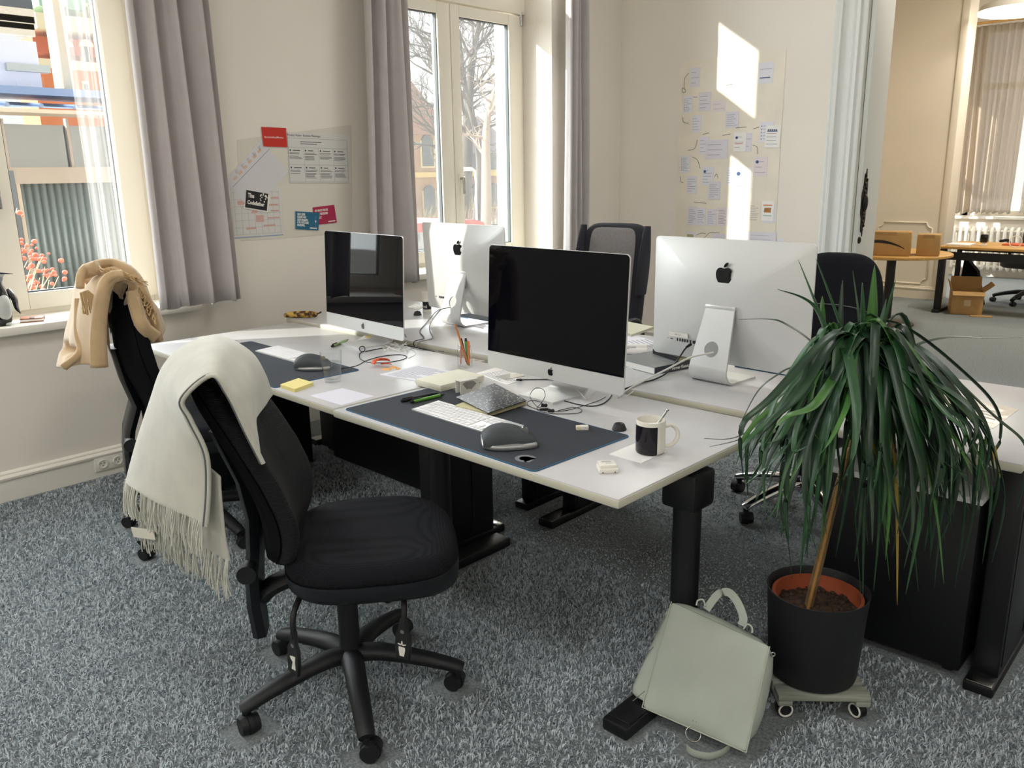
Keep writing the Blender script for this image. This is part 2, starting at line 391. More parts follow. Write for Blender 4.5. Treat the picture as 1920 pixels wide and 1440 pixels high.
def pile(x0, x1, y0, y1, dens, h, w, verts, faces, rnd, skip=None):
    n = int((x1 - x0) * (y1 - y0) * dens)
    for _ in range(n):
        x = rnd.uniform(x0, x1); y = rnd.uniform(y0, y1)
        if skip and skip(x, y): continue
        k = 1.8 * math.sin(x * 83 + 3 * math.sin(y * 61)) + 1.8 * math.sin(y * 77 + 3 * math.sin(x * 67)) + 1.2 * math.sin(x * 7 + 2 * math.sin(y * 5)); a = k + rnd.uniform(-1.3, 1.3)
        l = h * rnd.uniform(.6, 1.25); b = rnd.uniform(.35, 1.05); dx = math.cos(a); dy = math.sin(a)
        c = rnd.uniform(0, PI); wx = math.cos(c) * w; wy = math.sin(c) * w
        i = len(verts)
        verts.append((x - wx, y - wy, 0)); verts.append((x + wx, y + wy, 0))
        mx, my, mz = x + dx * l * b * .35, y + dy * l * b * .35, l * .72
        verts.append((mx + wx * .9, my + wy * .9, mz)); verts.append((mx - wx * .9, my - wy * .9, mz))
        ex, ey, ez = x + dx * l * b, y + dy * l * b, l * (1.0 - .25 * b)
        verts.append((ex, ey, ez))
        faces.append((i, i + 1, i + 2, i + 3)); faces.append((i + 3, i + 2, i + 4))
# ------------------------------------------------------------------ desks
ZA = 0.72; ZD = 0.735; TH = 0.026
def desk_top(t, x0, x1, y0, y1, z):
    c = Vector(t.location)
    o = MB().box((x0 - c.x, y0 - c.y, z - TH), (x1 - c.x, y1 - c.y, z), .003).build('desktop', desk_m, t)
    MB().box((x0 - c.x - .0012, y0 - c.y - .0012, z - TH + .003), (x1 - c.x + .0012, y1 - c.y + .0012, z - .004), .001).build('edge_band', edge_m, o)
def panel_leg(t, x, y0, y1, z, fy0, fy1):
    """wide black cable column on a long foot"""
    c = Vector(t.location); x -= c.x; y0 -= c.y; y1 -= c.y; fy0 -= c.y; fy1 -= c.y
    lg = MB().box((x - .035, y0, .03), (x + .035, y1, z - TH - .002), .006).box((x - .038, y0 + .02, .06), (x + .038, y0 + .03, z - .06)).box((x - .038, y1 - .12, .06), (x + .038, y1 - .11, z - .06)).build('leg', blk, t)
    MB().box((x - .04, fy0, 0), (x + .04, fy1, .032), .006).build('foot', blk, lg)
    for a, b in ((fy0 + .004, y0 - .03), (y1 + .02, fy1 - .004)):
        if b - a > .02: MB().box((x - .034, a, .032), (x + .034, b, .0345), .001).build('foot_cover', steel, lg)
def post_leg(t, x, yc, z, fy0, fy1):
    c = Vector(t.location); x -= c.x; yc -= c.y; fy0 -= c.y; fy1 -= c.y
    lg = MB().cyl((x, yc, .03), (x, yc, z - .12), .040, n=28).box((x - .055, yc - .055, z - TH - .125), (x + .055, yc + .055, z - TH - .015), .012).build('leg', blk, t)
    MB().box((x - .042, fy0, 0), (x + .042, fy1, .038), .008).box((x - .036, fy0 + .02, .038), (x + .036, fy0 + .2, .042), .002).build('foot', blk, lg)
dA = thing('desk', 'white desk nearest the camera with a black post leg beside the grey backpack', 'desk', (2.65, 1.94, 0), -0.02)
desk_top(dA, 2.055, 3.242, 1.533, 2.333, ZA)
post_leg(dA, 3.19, 1.93, ZA, 1.60, 2.26); post_leg(dA, 2.125, 1.93, ZA, 1.62, 2.26)
MB().box((-.5, -.05, ZA - TH - .075), (.5, .03, ZA - TH - .02), .004).build('crossbar', blk, dA)
dB = thing('desk', 'white desk against the window wall holding the screen that mirrors the window', 'desk', (1.24, 1.98, 0), -0.035)
desk_top(dB, .42, 2.045, 1.585, 2.40, ZA)
panel_leg(dB, 2.0, 2.0, 2.33, ZA, 1.68, 2.39); panel_leg(dB, .455, 1.95, 2.3, ZA, 1.64, 2.37)
MB().box((-.455, .385, .05), (.725, .40, ZA - TH - .01), .002).build('modesty_panel', blk, dB)
dC = thing('desk', 'white desk at the back by the second window behind the sunlit screen', 'desk', (1.26, 2.9, 0))
desk_top(dC, .36, 2.07, 2.435, 3.27, ZD)
panel_leg(dC, 1.95, 2.62, 2.95, ZD, 2.58, 3.25); panel_leg(dC, .42, 2.75, 3.05, ZD, 2.5, 3.25)
dD = thing('desk', 'white desk on the right behind the potted palm with paperwork on it', 'desk', (3.0, 2.75, 0))
desk_top(dD, 2.085, 3.905, 2.352, 3.215, ZD)
panel_leg(dD, 3.86, 2.50, 2.90, ZD, 2.43, 3.18); panel_leg(dD, 2.16, 2.66, 2.98, ZD, 2.5, 3.2)
# drawer pedestals
def pedestal(label, x0, x1, y0, y1, h, nd, front, topm):
    t = thing('drawer_pedestal', label, 'cabinet', ((x0 + x1) / 2, (y0 + y1) / 2, 0)); a = (x1 - x0) / 2; b = (y1 - y0) / 2
    MB().box((-a, -b, .03), (a, b, h - .02), .004).build('body', blk, t)
    MB().box((-a - .004, -b - .004, h - .02), (a + .004, b + .004, h), .003).build('top', topm, t)
    for k in range(nd):
        z0 = .05 + k * (h - .09) / nd; z1 = .05 + (k + 1) * (h - .09) / nd - .006
        d = MB().box((-a + .004, front * b, z0), (a - .004, front * (b + .018), z1), .003).build('drawer', blk, t)
        MB().box((-.06, front * (b + .018), z1 - .04), (.06, front * (b + .03), z1 - .028), .003).build('handle', blk, d)
    for sx in (-1, 1):
        for sy in (-1, 1): MB().cyl((sx * (a - .04) - .012, sy * (b - .04), .02), (sx * (a - .04) + .012, sy * (b - .04), .02), .02, n=14).build('caster', blkp, t)
pedestal('black pedestal with a pale grey top under the right desk behind the palm', 3.36, 3.80, 2.47, 3.0, .575, 3, 1, grey_w)
pedestal('black pedestal in the dark under the desk by the left window', .52, .74, 1.74, 2.29, .66, 3, -1, blk)
pedestal('black pedestal in the dark under the far desk by the left wall', .54, .80, 2.48, 3.10, .66, 3, 1, blk)
# ------------------------------------------------------------------ all-in-one computers
def svgpath(p):
    import re
    tk = re.findall(r'[a-zA-Z]|-?\d*\.?\d+', p); out = []; cur = []; x = y = 0; i = 0; cmd = ''
    while i < len(tk):
        if tk[i].isalpha(): cmd = tk[i]; i += 1
        if cmd == 'M':
            x, y = float(tk[i]), float(tk[i + 1]); i += 2; cur = [(x, y)]; out.append(cur)
        elif cmd == 'c':
            a = [float(q) for q in tk[i:i + 6]]; i += 6
            for s in range(1, 7):
                t = s / 6; b = [(1 - t) ** 3, 3 * t * (1 - t) ** 2, 3 * t * t * (1 - t), t ** 3]
                cur.append((x + b[1] * a[0] + b[2] * a[2] + b[3] * a[4], y + b[1] * a[1] + b[2] * a[3] + b[3] * a[5]))
            x += a[4]; y += a[5]
        elif cmd == 'z': cmd = ''
    return out
LOGO = svgpath('M12.152 6.896c-.948 0-2.415-1.078-3.96-1.04-2.04.027-3.91 1.183-4.961 3.014-2.117 3.675-.546 9.103 1.519 12.09 1.013 1.454 2.208 3.09 3.792 3.039 1.52-.065 2.09-.987 3.935-.987 1.831 0 2.35.987 3.96.948 1.637-.026 2.676-1.48 3.676-2.948 1.156-1.688 1.636-3.325 1.662-3.415-.039-.013-3.182-1.221-3.22-4.857-.026-3.04 2.48-4.494 2.597-4.559-1.429-2.09-3.623-2.324-4.39-2.376-2-.156-3.675 1.09-4.61 1.09zM15.53 3.83c.843-1.012 1.4-2.427 1.245-3.83-1.207.052-2.662.805-3.532 1.818-.78.896-1.454 2.338-1.273 3.714 1.338.104 2.715-.688 3.559-1.701z')
def logo(mb, h, mt, t):
    for poly in LOGO:
        pts = [((a - 12) / 24 * h, -(b - 12) / 24 * h) for a, b in poly]
        if (pts[0][0] - pts[-1][0]) ** 2 + (pts[0][1] - pts[-1][1]) ** 2 < 1e-10: pts = pts[:-1]
        mb.prism(pts, t, mt)
glassblk = M('screen_glass', '#06070d', 0.03, spec=0.14)
alud = M('shaded_vent', '#55585a', 0.6)
IW, IH, CH = .65, .452, .06
def imac(label, x, y, z, yaw, tilt, gap):
    t = thing('desktop_computer', label, 'computer', (x, y, z), yaw)
    T = Matrix.Translation((0, 0, gap)) @ Matrix.Rotation(-tilt, 4, 'X')          # screen leans back towards +y
    out = rrect(IW, IH, .017, 6, 0, IH / 2); n = len(out)
    mb = MB(); rings = []
    prof = [(1.0, .0), (1.0, .0055), (.985, .0085), (.93, .0125), (.84, .0185), (.72, .026), (.58, .033), (.42, .0385), (.25, .0415), (.1, .0425)]
    def bulge(px, pz):                                                            # smooth dome of the back
        ex, ez = abs(px) / (IW / 2), abs(pz - IH / 2) / (IH / 2)
        return .0055 + .037 * max(0, (1 - ex ** 2.6) * (1 - ez ** 2.6)) ** .75
    for s in (1.0, 1.0, .99, .975, .95, .91, .86, .80, .73, .65, .56, .46, .36, .26, .16, .07): rings.append([mb.bm.verts.new(T @ Vector((px * s, 0 if not rings else bulge(px * s, IH / 2 + (pz - IH / 2) * s), IH / 2 + (pz - IH / 2) * s))) for px, pz in out])
    for a, b in zip(rings, rings[1:]):
        for i in range(n): mb.bm.faces.new((a[i], a[(i + 1) % n], b[(i + 1) % n], b[i]))
    mb.bm.faces.new(rings[0]); mb.bm.faces.new(rings[-1])
    body = mb.build('housing', alu, t, smooth=30)
    # glass: square foot above the chin, rounded upper corners
    o2 = [(-IW / 2 + .0015, CH), (IW / 2 - .0015, CH)] + [p for p in rrect(IW - .003, IH - .003, .0155, 6, 0, IH / 2)[:7]] + [p for p in rrect(IW - .003, IH - .003, .0155, 6, 0, IH / 2)[7:14]]
    F = T @ mat_axes((0, 0, 0), (1, 0, 0), (0, 0, 1))                             # x right, y up, z towards the viewer (-y)
    MB().prism(o2, .0012, F).build('screen', glassblk, t, smooth=20)
    mb = MB(); logo(mb, .030, F @ Matrix.Translation((0, CH / 2, 0)), .0012); mb.build('chin_logo', blkg, t)
    B = T @ mat_axes((0, .0425, 0), (-1, 0, 0), (0, 0, 1)); LB = T @ mat_axes((0, bulge(0, .335), 0), (-1, 0, 0), (0, 0, 1))
    mb = MB(); logo(mb, .078, LB @ Matrix.Translation((0, .335, -.004)), .0052); mb.build('back_logo', blkg, t)
    # stand: foot plate, bend, neck with a round cable hole
    hz = gap + .215; hy = .050; by = .118
    def w(q): return lerp(.165, .118, q)
    mb = MB(); th = .0075
    foot = [(-.075, 0), (-.02, 0), (by - .045, 0)] + [(by - .045 + .045 * math.sin(a), .045 - .045 * math.cos(a)) for a in [PI / 2 * k / 8 * 1.22 for k in range(1, 9)]]
    y0, z0 = foot[-1]; dy, dz = hy - y0, hz - z0; L = math.hypot(dy, dz); ny, nz = dz / L, -dy / L
    pts = [(a, b) for a, b in foot]
    cen = []
    for i, (a, b) in enumerate(pts):
        a2, b2 = pts[min(i + 1, len(pts) - 1)]; a1, b1 = pts[max(i - 1, 0)]
        ty, tz = (a2 - a1, b2 - b1); l = math.hypot(ty, tz); cen.append((a, b, -tz / l, ty / l))
    rows = []
    for (a, b, uy, uz) in cen:
        q = max(0, b / hz); h = w(q) / 2
        rows.append([mb.bm.verts.new((sx * h, a + uy * k * th, b + uz * k * th)) for sx, k in ((-1, 0), (1, 0), (1, 1), (-1, 1))])
    for r0, r1 in zip(rows, rows[1:]):
        for i in range(4): mb.bm.faces.new((r0[i], r0[(i + 1) % 4], r1[(i + 1) % 4], r1[i]))
    mb.bm.faces.new(rows[0]); 
    # neck plate with hole, in its own (s along neck) plane
    N = 32; hc = L * .30; hr = .029
    def P(s, sx, k):
        f = s / L; return (sx, y0 + dy * f - k * th * ny, z0 + dz * f - k * th * nz)
    def outer(i):
        a = 2 * PI * (i + .5) / N; c, sn = math.cos(a), math.sin(a)
        s_lo, s_hi = -hc, L - hc; best = 1e9
        # ray to the trapezoid edge
        if sn > 1e-6: best = min(best, s_hi / sn)
        if sn < -1e-6: best = min(best, s_lo / sn)
        if abs(c) > 1e-6:
            z_c = (z0 + dz * (hc / L)) / hz; slope = (w(1) - w(z_c)) / 2 / (L - hc); h = w(z_c) / 2
            den = abs(c) - slope * sn
            if den > 1e-6: best = min(best, h / den)
        return hc + sn * best, c * best
    O = [outer(i) for i in range(N)]; corners = []
    vo = [[mb.bm.verts.new(P(s, x, k)) for (s, x) in O] for k in (0, 1)]
    vi = [[mb.bm.verts.new(P(hc + hr * math.sin(2 * PI * (i + .5) / N), hr * math.cos(2 * PI * (i + .5) / N), k)) for i in range(N)] for k in (0, 1)]
    for i in range(N):
        j = (i + 1) % N
        mb.bm.faces.new((vo[0][i], vo[0][j], vi[0][j], vi[0][i])); mb.bm.faces.new((vo[1][i], vi[1][i], vi[1][j], vo[1][j]))
        mb.bm.faces.new((vi[0][i], vi[0][j], vi[1][j], vi[1][i])); mb.bm.faces.new((vo[0][i], vo[1][i], vo[1][j], vo[0][j]))
    # missing corner slivers at the four plate corners
    for s, q in ((0, z0 / hz), (L, 1.0)):
        for sx in (-1, 1):
            cpt = (s, sx * w(q) / 2); nb = sorted(range(N), key=lambda i: (O[i][0] - cpt[0]) ** 2 + (O[i][1] - cpt[1]) ** 2)[:2]
            c0, c1 = mb.bm.verts.new(P(*cpt, 0)), mb.bm.verts.new(P(*cpt, 1))
            mb.bm.faces.new((vo[0][nb[0]], vo[0][nb[1]], c0)); mb.bm.faces.new((vo[1][nb[0]], vo[1][nb[1]], c1))
            for k in nb: mb.bm.faces.new((vo[0][k], vo[1][k], c1, c0))
    mb.build('stand', alu, t, smooth=35)
    MB().box((-.062, .030, hz - .008), (.062, hy + .004, hz + .006), .003).build('hinge_cover', alu, t)
    mb = MB()
    for k in range(9):                                                            # air slots under the hinge
        mb.prism([(-.05, 0), (.05, 0), (.05, .0035), (-.05, .0035)], .001, B @ Matrix.Translation((0, .208 - .022 - k * .0058, -.0005)))
    mb.build('vent', alud, t)
    mb = MB()
    px = [(.245, .0025, .0025), (.225, .012, .003)] + [(.198 - k * .012, .0035, .011) for k in range(4)] + [(.150 - k * .013, .004, .010) for k in range(2)] + [(.118, .013, .011)]
    for (x0, wd, ht) in px:                                                       # row of sockets, seen from the back at lower left
        mb.prism([(-wd / 2, -ht / 2), (wd / 2, -ht / 2), (wd / 2, ht / 2), (-wd / 2, ht / 2)], .0031, T @ mat_axes((x0, bulge(x0, .068) - .002, .068), (-1, 0, 0), (0, 0, 1)))
    mb.build('port_row', blkp, t)
    return t
cA = imac('dark screened silver computer facing the camera at the middle of the nearest desk', 2.499, 2.139, ZA, -.059, .05, .06)
cB = imac('silver computer whose dark screen mirrors the window, on the desk by the left wall', 1.238, 2.289, ZA, -.085, .05, .06)
cC = imac('silver computer turned away with its back in full sunlight by the second window', 1.28, 2.925, ZD, 3.055, .05, .055)
cD = imac('silver computer turned away behind the palm, black logo on its back', 2.868, 2.70, ZD, 3.07, .0, .055)
# stock label on the back of the right-hand one
T = Matrix.Translation((0, 0, .055)) @ mat_axes((.19, .0305, .088), (-1, .06, 0), (0, .10, 1))
lb = MB().prism([(-.045, -.009), (.045, -.009), (.045, .009), (-.045, .009)], .0012, T).build('inventory_sticker', plw, cD)
MB().box((0, 0, 0), (.0001, .0001, .0001)).bm.free()
MB().text('A01 217', .009, T @ Matrix.Translation((-.018, -.003, .0013)), ext=.0002).build('lettering', inkg, lb)
# ------------------------------------------------------------------ chairs
knit = weave('black_knit_fabric', '#0a0b10', '#24262e', 330, 0.9, 0.6)
rib = M('ribbed_mesh_fabric', '#0d0e13', 0.7, spec=.35, bump=1.0, bscale=95, kind='Z', dist=.004, h2='#15171c', vscale=200)
shellm = M('chair_shell_plastic', '#101318', 0.42, bump=0.15, bscale=350, dist=.0008)
felt = M('black_felt', '#0a0b10', 0.95, spec=.2)
gfab = M('grey_tweed', '#8a8688', 0.95, var=.12, vscale=160, bump=.3, bscale=300)
gdark = M('anthracite_tweed', '#2a2a32', 0.95, var=.1, vscale=160)
def superell(w, d, e, n=56):
    return [(w / 2 * math.copysign(abs(math.cos(2 * PI * i / n)) ** (2 / e), math.cos(2 * PI * i / n)), d / 2 * math.copysign(abs(math.sin(2 * PI * i / n)) ** (2 / e), math.sin(2 * PI * i / n))) for i in range(n)]
def loft(mb, out, levels, f):
    """levels: (scale, height) rings of an outline, mapped through f(x, y, h)"""
    rings = [[mb.bm.verts.new(Vector(f(x * s, y * s, h))) for x, y in out] for s, h in levels]; n = len(out)
    for a, b in zip(rings, rings[1:]):
        for i in range(n): mb.bm.faces.new((a[i], a[(i + 1) % n], b[(i + 1) % n], b[i]))
    mb.bm.faces.new(rings[0]); mb.bm.faces.new(rings[-1])
def star_base(t, m, rot, R=.315, cast=.026, hub=.155):
    MB().cyl((0, 0, .09), (0, 0, hub + .01), .034, .03, n=24).build('hub', m, t)
    for k in range(5):
        a = math.radians(rot + 72 * k); c, s = math.cos(a), math.sin(a)
        pts = [(c * r, s * r, z) for r, z in ((.015, hub - .035), (.08, hub - .03), (.16, hub - .042), (.24, hub - .06), (R - .012, hub - .078), (R + .012, hub - .088))]
        leg = MB().tube(spline(pts, 4), [.034 - .0006 * i for i in range(21)], n=14, flat=.78, up=(0, 0, 1)).build('leg', m, t)
        mb = MB(); P = Vector((c * R, s * R, 0)); b = a + 1.1 + 1.7 * k; ax = Vector((-math.sin(b), math.cos(b), 0)); fw = Vector((math.cos(b), math.sin(b), 0)) * .012
        for q in (-1, 1): mb.cyl(P + fw + ax * q * .007 + Vector((0, 0, cast)), P + fw + ax * q * .026 + Vector((0, 0, cast)), cast, cast * .93, n=20)
        mb.cyl(P + Vector((0, 0, cast)), P + Vector((0, 0, hub - .085)), .012, n=12)
        mb.cyl(P + fw + ax * -.006 + Vector((0, 0, cast)), P + fw + ax * .006 + Vector((0, 0, cast)), cast * 1.12, n=20)
        mb.build('caster', blkp, leg)
def back_f(prof):
    zs = [p[0] for p in prof]
    def y(z):
        z = max(zs[0], min(zs[-1], z))
        for (a, ya), (b, yb) in zip(prof, prof[1:]):
            if z <= b: 
                q = (z - a) / (b - a); return ya + (yb - ya) * q
        return prof[-1][1]
    return y
def office_chair(name, label, loc, rz, star, basem, prof=None, levers=True, seat_z=0.0, backm=None, top=1.0, group=None):
    t = thing(name, label, 'chair', loc, rz, group)
    star_base(t, basem, star)
    MB().cyl((0, 0, .13), (0, 0, .385), .030, .029, n=24).cyl((0, 0, .375), (0, 0, .39), .034, n=24).build('gas_column', blkp, t)
    so = superell(.50, .48, 3.2); cy = .085
    mb = MB(); loft(mb, so, [(.80, .392), (.93, .402), (.985, .42), (1.0, .452), (1.0, .456)], lambda x, y, h: (x, y + cy, h - .03 * max(0, (y / .24)) ** 3 * (h < .455)))
    mb.build('seat_shell', shellm, t)
    mb = MB(); loft(mb, so, [(.985, .456), (1.0, .468), (.995, .482), (.965, .496), (.9, .505), (.75, .510), (.5, .510), (.2, .509)], lambda x, y, h: (x, y + cy, h - .022 * max(0, y / .24) ** 4 + (.012 * abs(x / .25) ** 2 if h > .49 else 0)))
    mb.build('seat_cushion', knit, t, smooth=180)
    MB().box((-.09, -.10, .372), (.09, .12, .405), .008).build('tilt_mechanism', blkp, t)
    prof = prof or [(.46, -.145), (.52, -.128), (.60, -.125), (.70, -.15), (.82, -.205), (.92, -.255), (1.0, -.30)]
    yf = back_f(spline_prof(prof)); zc = (.47 + top) / 2; hh = top - .47
    bo = [(x * (1 - .13 * (z / hh + .5) ** 2), z) for x, z in superell(.45, hh, 3.6)]
    wrap = lambda x: .9 * x * x
    mb = MB(); loft(mb, bo, [(.93, -.052), (.985, -.045), (1.0, -.028), (.99, -.012), (.95, -.003), (.85, .003), (.6, .006), (.25, .006)], lambda x, z, h: (x, yf(zc + z) + h + wrap(x), zc + z))
    mb.build('backrest', backm or rib, t, smooth=60)
    so2 = [(x * .97, z * .97) for x, z in bo]
    mb = MB(); loft(mb, so2, [(.2, -.085), (.6, -.083), (.85, -.078), (.96, -.068), (1.0, -.053)], lambda x, z, h: (x, yf(zc + z) + h + wrap(x), zc + z))
    mb.build('back_shell', felt, t, smooth=60)
    # wide bracket from the shell down under the seat
    mb = MB(); pts = [(yf(.84) - .083, .84, .07), (yf(.70) - .092, .70, .085), (yf(.60) - .10, .60, .095), (-.232, .50, .09), (-.245, .42, .075), (-.25, .32, .06), (-.245, .215, .04)]
    rows = []
    for (y, z, w) in pts:
        rows.append([mb.bm.verts.new(p) for p in ((-w, y - .006, z), (-w * .8, y - .02, z), (w * .8, y - .02, z), (w, y - .006, z), (w * .8, y + .016, z), (-w * .8, y + .016, z))])
    for a, b in zip(rows, rows[1:]):
        for i in range(6): mb.bm.faces.new((a[i], a[(i + 1) % 6], b[(i + 1) % 6], b[i]))
    mb.bm.faces.new(rows[0]); mb.bm.faces.new(rows[-1])
    br = mb.build('back_bracket', shellm, t, smooth=45)
    MB().tube(spline([(0, -.235, .33), (0, -.20, .36), (0, -.13, .385), (0, -.06, .388)], 4), .026, n=12, flat=1.5, up=(1, 0, 0)).build('spring_arm', blkp, t)
    MB().cyl((.05, -.245, .46), (.13, -.245, .46), .018, n=16).cyl((.11, -.245, .46), (.135, -.245, .46), .026, n=18).build('height_knob', blkp, br)
    if levers:
        for (sx, sy, zz, dx) in ((-1, -.13, .36, .16), (1, .05, .37, .20)):
            pass
    return t
def spline_prof(p):
    q = spline([(0, y, z) for z, y in p], 5); return [(v.z, v.y) for v in q]
def lever(t, p0, p1, p2, face, mark):
    """bent rod ending in a flat paddle with pale pictograms; face = way the paddle looks"""
    p0, p1, p2 = Vector(p0), Vector(p1), Vector(p2)
    lv = MB().tube(spline([p0, p1, lerp(p1, p2, .4)], 5), .008, n=10).build('adjusting_lever', blkp, t)
    y = (p1 - p2).normalized(); f = Vector(face); f = (f - y * f.dot(y)).normalized(); x = y.cross(f)
    mt = mat_axes(p2, x, y); L = (p1 - p2).length * .72
    out = [(-.024, 0), (.024, 0), (.028, L * .25), (.026, L * .58), (.014, L * .72), (.010, L), (-.010, L), (-.014, L * .72), (-.026, L * .58), (-.028, L * .25)]
    pd = MB().prism(out, .005, mt, -.005).build('paddle', blkp, lv)
    mb = MB()
    for poly in mark: mb.prism([(a * .015, L * .27 + b * .014) for a, b in poly], .0058, mt, .0045)
    mb.build('pictogram', plw, pd)
    MB().prism([(.008 * math.cos(a), L * .66 + .005 * math.sin(a)) for a in [PI * k / 6 for k in range(12)]], .0056, mt, .0045).build('emblem', M('grey_emblem', '#6d716c', .5), pd)
seatback = [[(-.9, 1.0), (.0, 1.3), (1.0, 1.5), (.9, .2), (1.1, -1.2), (-.3, -1.4), (.1, .2), (-.7, .6)]]
seatlift = [[(-.8, .1), (.8, .1), (.9, -.4), (.6, -1.6), (-.5, -1.6), (-.8, -.4)], [(-1.1, .5), (-.3, .35), (-.1, 1.2), (.1, 1.2), (.3, .35), (1.1, .6), (1.0, .75), (.0, .55), (-1.0, .7)]]
FF = math.radians(51 - 90)
chF = office_chair('office_chair', 'black swivel chair in the foreground with a pale grey blanket over its back', (2.477, 1.249, 0), FF, -30 + 39, blkp)
lever(chF, (.10, -.10, .40), (.185, -.125, .365), (.195, -.135, .195), (.55, -.8, .3), seatback)
lever(chF, (.10, .16, .40), (.195, .165, .375), (.235, .155, .235), (.6, -.75, .3), seatlift)
chG = office_chair('office_chair', 'black swivel chair under the left window with a beige blanket over its back', (1.02, 1.52, 0), math.radians(73 - 90), 19, blkp, prof=[(.46, -.12), (.54, -.095), (.62, -.10), (.74, -.145), (.86, -.165), (.96, -.165), (1.05, -.155), (1.09, -.155)], levers=False, backm=felt, top=1.08)
chM = office_chair('office_chair', 'black swivel chair with shiny chrome feet behind the right desk', (2.90, 3.40, 0), math.radians(-84 - 90), 62, chrome, prof=[(.46, -.19), (.56, -.17), (.7, -.19), (.82, -.23), (.94, -.27), (1.04, -.29), (1.12, -.30)], levers=False, backm=knit, top=1.115)
MB().tube([(-.19 * math.cos(a), -.215 + .9 * (.19 * math.cos(a)) ** 2, .86 + .035 * math.sin(a)) for a in [PI * k / 14 for k in range(15)]], .0035, n=6).build('seam_piping', shellm, chM)
def highback(name, label, loc, rz, top, fm, sm, wings=True, head=False, cat='chair', star=10):
    t = thing(name, label, cat, loc, rz)
    star_base(t, blkp if head else chrome, star); MB().cyl((0, 0, .13), (0, 0, .40), .028, n=20).build('gas_column', blkp, t)
    mb = MB(); loft(mb, superell(.5, .5, 3.5), [(.9, .40), (1, .42), (1, .46), (.97, .49), (.85, .505), (.4, .51)], lambda x, y, h: (x, y + .05, h)); mb.build('seat_cushion', sm, t)
    hh = top - .5; zc = (top + .5) / 2; y0 = lambda z: -.20 - .16 * max(0, (z - .5))
    bo = superell(.44, hh, 5.5)
    mb = MB(); loft(mb, bo, [(.93, -.06), (1, -.045), (1, -.02), (.96, 0), (.6, .004), (.2, .004)], lambda x, z, h: (x, y0(zc + z) + h, zc + z)); bk = mb.build('backrest', sm, t, smooth=55)
    if wings:
        mb = MB(); loft(mb, [(x * .70, z * .93) for x, z in superell(.44, hh, 8)], [(1, .0), (1, .008), (.93, .014), (.5, .018), (.1, .018)], lambda x, z, h: (x, y0(zc + z) + h, zc + z)); mb.build('padding', fm, bk, smooth=55)
        for z in (top - .17, top - .40): MB().tube([(x * .012, y0(z) + .02 - .001 * abs(x), z - .0004 * (x * x)) for x in range(-6, 7)], .0025, n=6).build('button_seam', gdark, bk)
        for s in (-1, 1):
            MB().grid(lambda u, v: (s * (.19 + .035 * u), y0(lerp(top - .36, top - .02, v)) - .03 + .085 * math.sin(u * PI) * (math.sin(PI * min(1, v * .9 + .08)) ** .6), lerp(top - .36, top - .015, v)), 9, 12).__class__
            mb = MB(); mb.grid(lambda u, v: (s * (.215 + .022 * math.cos(2 * PI * u)), y0(lerp(top - .40, top - .012, v)) - .005 + (.055 * math.sin(PI * min(1, v * .8 + .2)) ** .7 + .01) * math.sin(2 * PI * u), lerp(top - .40, top - .012, v)), 16, 14, cu=True); mb.build('side_wing', sm, bk, smooth=80)
    if head:
        mb = MB(); loft(mb, superell(.30, .15, 4), [(.9, -.05), (1, -.03), (1, 0), (.9, .012), (.4, .016)], lambda x, z, h: (x, y0(top) - .01 + h + .5 * x * x, top + .12 + z)); hd = mb.build('headrest', sm, t, smooth=60)
        MB().box((-.03, y0(top) - .05, top - .1), (.03, y0(top) - .03, top + .12), .006).build('headrest_post', blkp, hd)
    for s in (-1, 1): MB().tube(spline([(s * .24, -.15, .47), (s * .29, -.14, .52), (s * .29, -.08, .66), (s * .29, .12, .67)], 5), .016, n=10).build('armrest', blkp, t)
    return t
chK = highback('office_chair', 'tall grey upholstered chair at the far desk beside the second window', (1.42, 3.74, 0), math.radians(-84 - 90), 1.185, gfab, gdark)
# ------------------------------------------------------------------ curtains and blankets
cur_m = M('curtain_cloth', '#cbc5c4', 0.9, var=.03, vscale=12, bump=.15, bscale=500, dist=.0006, sheen=.2)
nt = cur_m.node_tree                                      # a little light passes through the cloth
pb = nt.nodes['Principled BSDF']; ou = nt.nodes['Material Output']; tl = nt.nodes.new('ShaderNodeBsdfTranslucent'); tl.inputs[0].default_value = hexc('#cbc5c4')
mxs = nt.nodes.new('ShaderNodeMixShader'); mxs.inputs[0].default_value = .22
nt.links.new(pb.outputs[0], mxs.inputs[1]); nt.links.new(tl.outputs[0], mxs.inputs[2]); nt.links.new(mxs.outputs[0], ou.inputs[0])
def curtain(label, xa, top, bot, z0, z1, folds, amp, seed, m=cur_m, axis='y', name='curtain', group=None, depth=1.0):
    """hanging cloth: top and bot = (start, end) across, folds = number of pleats"""
    rn = random.Random(seed); ph = [rn.uniform(.75, 1.3) for _ in range(folds + 1)]; nn = folds * 14
    cum = [0]
    for p in ph[:folds]: cum.append(cum[-1] + p)
    def f(u, v):
        z = lerp(z1, z0, v); a, b = lerp(top[0], bot[0], v), lerp(top[1], bot[1], v)
        q = u * cum[-1]; k = 0
        while k < folds - 1 and q > cum[k + 1]: k += 1
        loc = (q - cum[k]) / ph[k]; s = math.sin(2 * PI * loc + .5 * math.sin(2 * v + k))
        d = amp * ph[k] * s * (.8 + .25 * v) + .012 * math.sin(3 * v + 2 * k)
        y = lerp(a, b, u) 
        zz = z + (.012 * math.sin(2 * PI * loc) if v == 1 else 0)
        return (xa + d * depth, y, zz) if axis == 'y' else (y, xa + d * depth, zz)
    mb = MB(); mb.grid(f, nn, 26); o = mb.build(name, m, None, smooth=180)
    solid(o, .0025); tag(o, label, 'curtain', group); return o
def cy(u, v, x): return at_x(u, v, x).y
X1 = .15
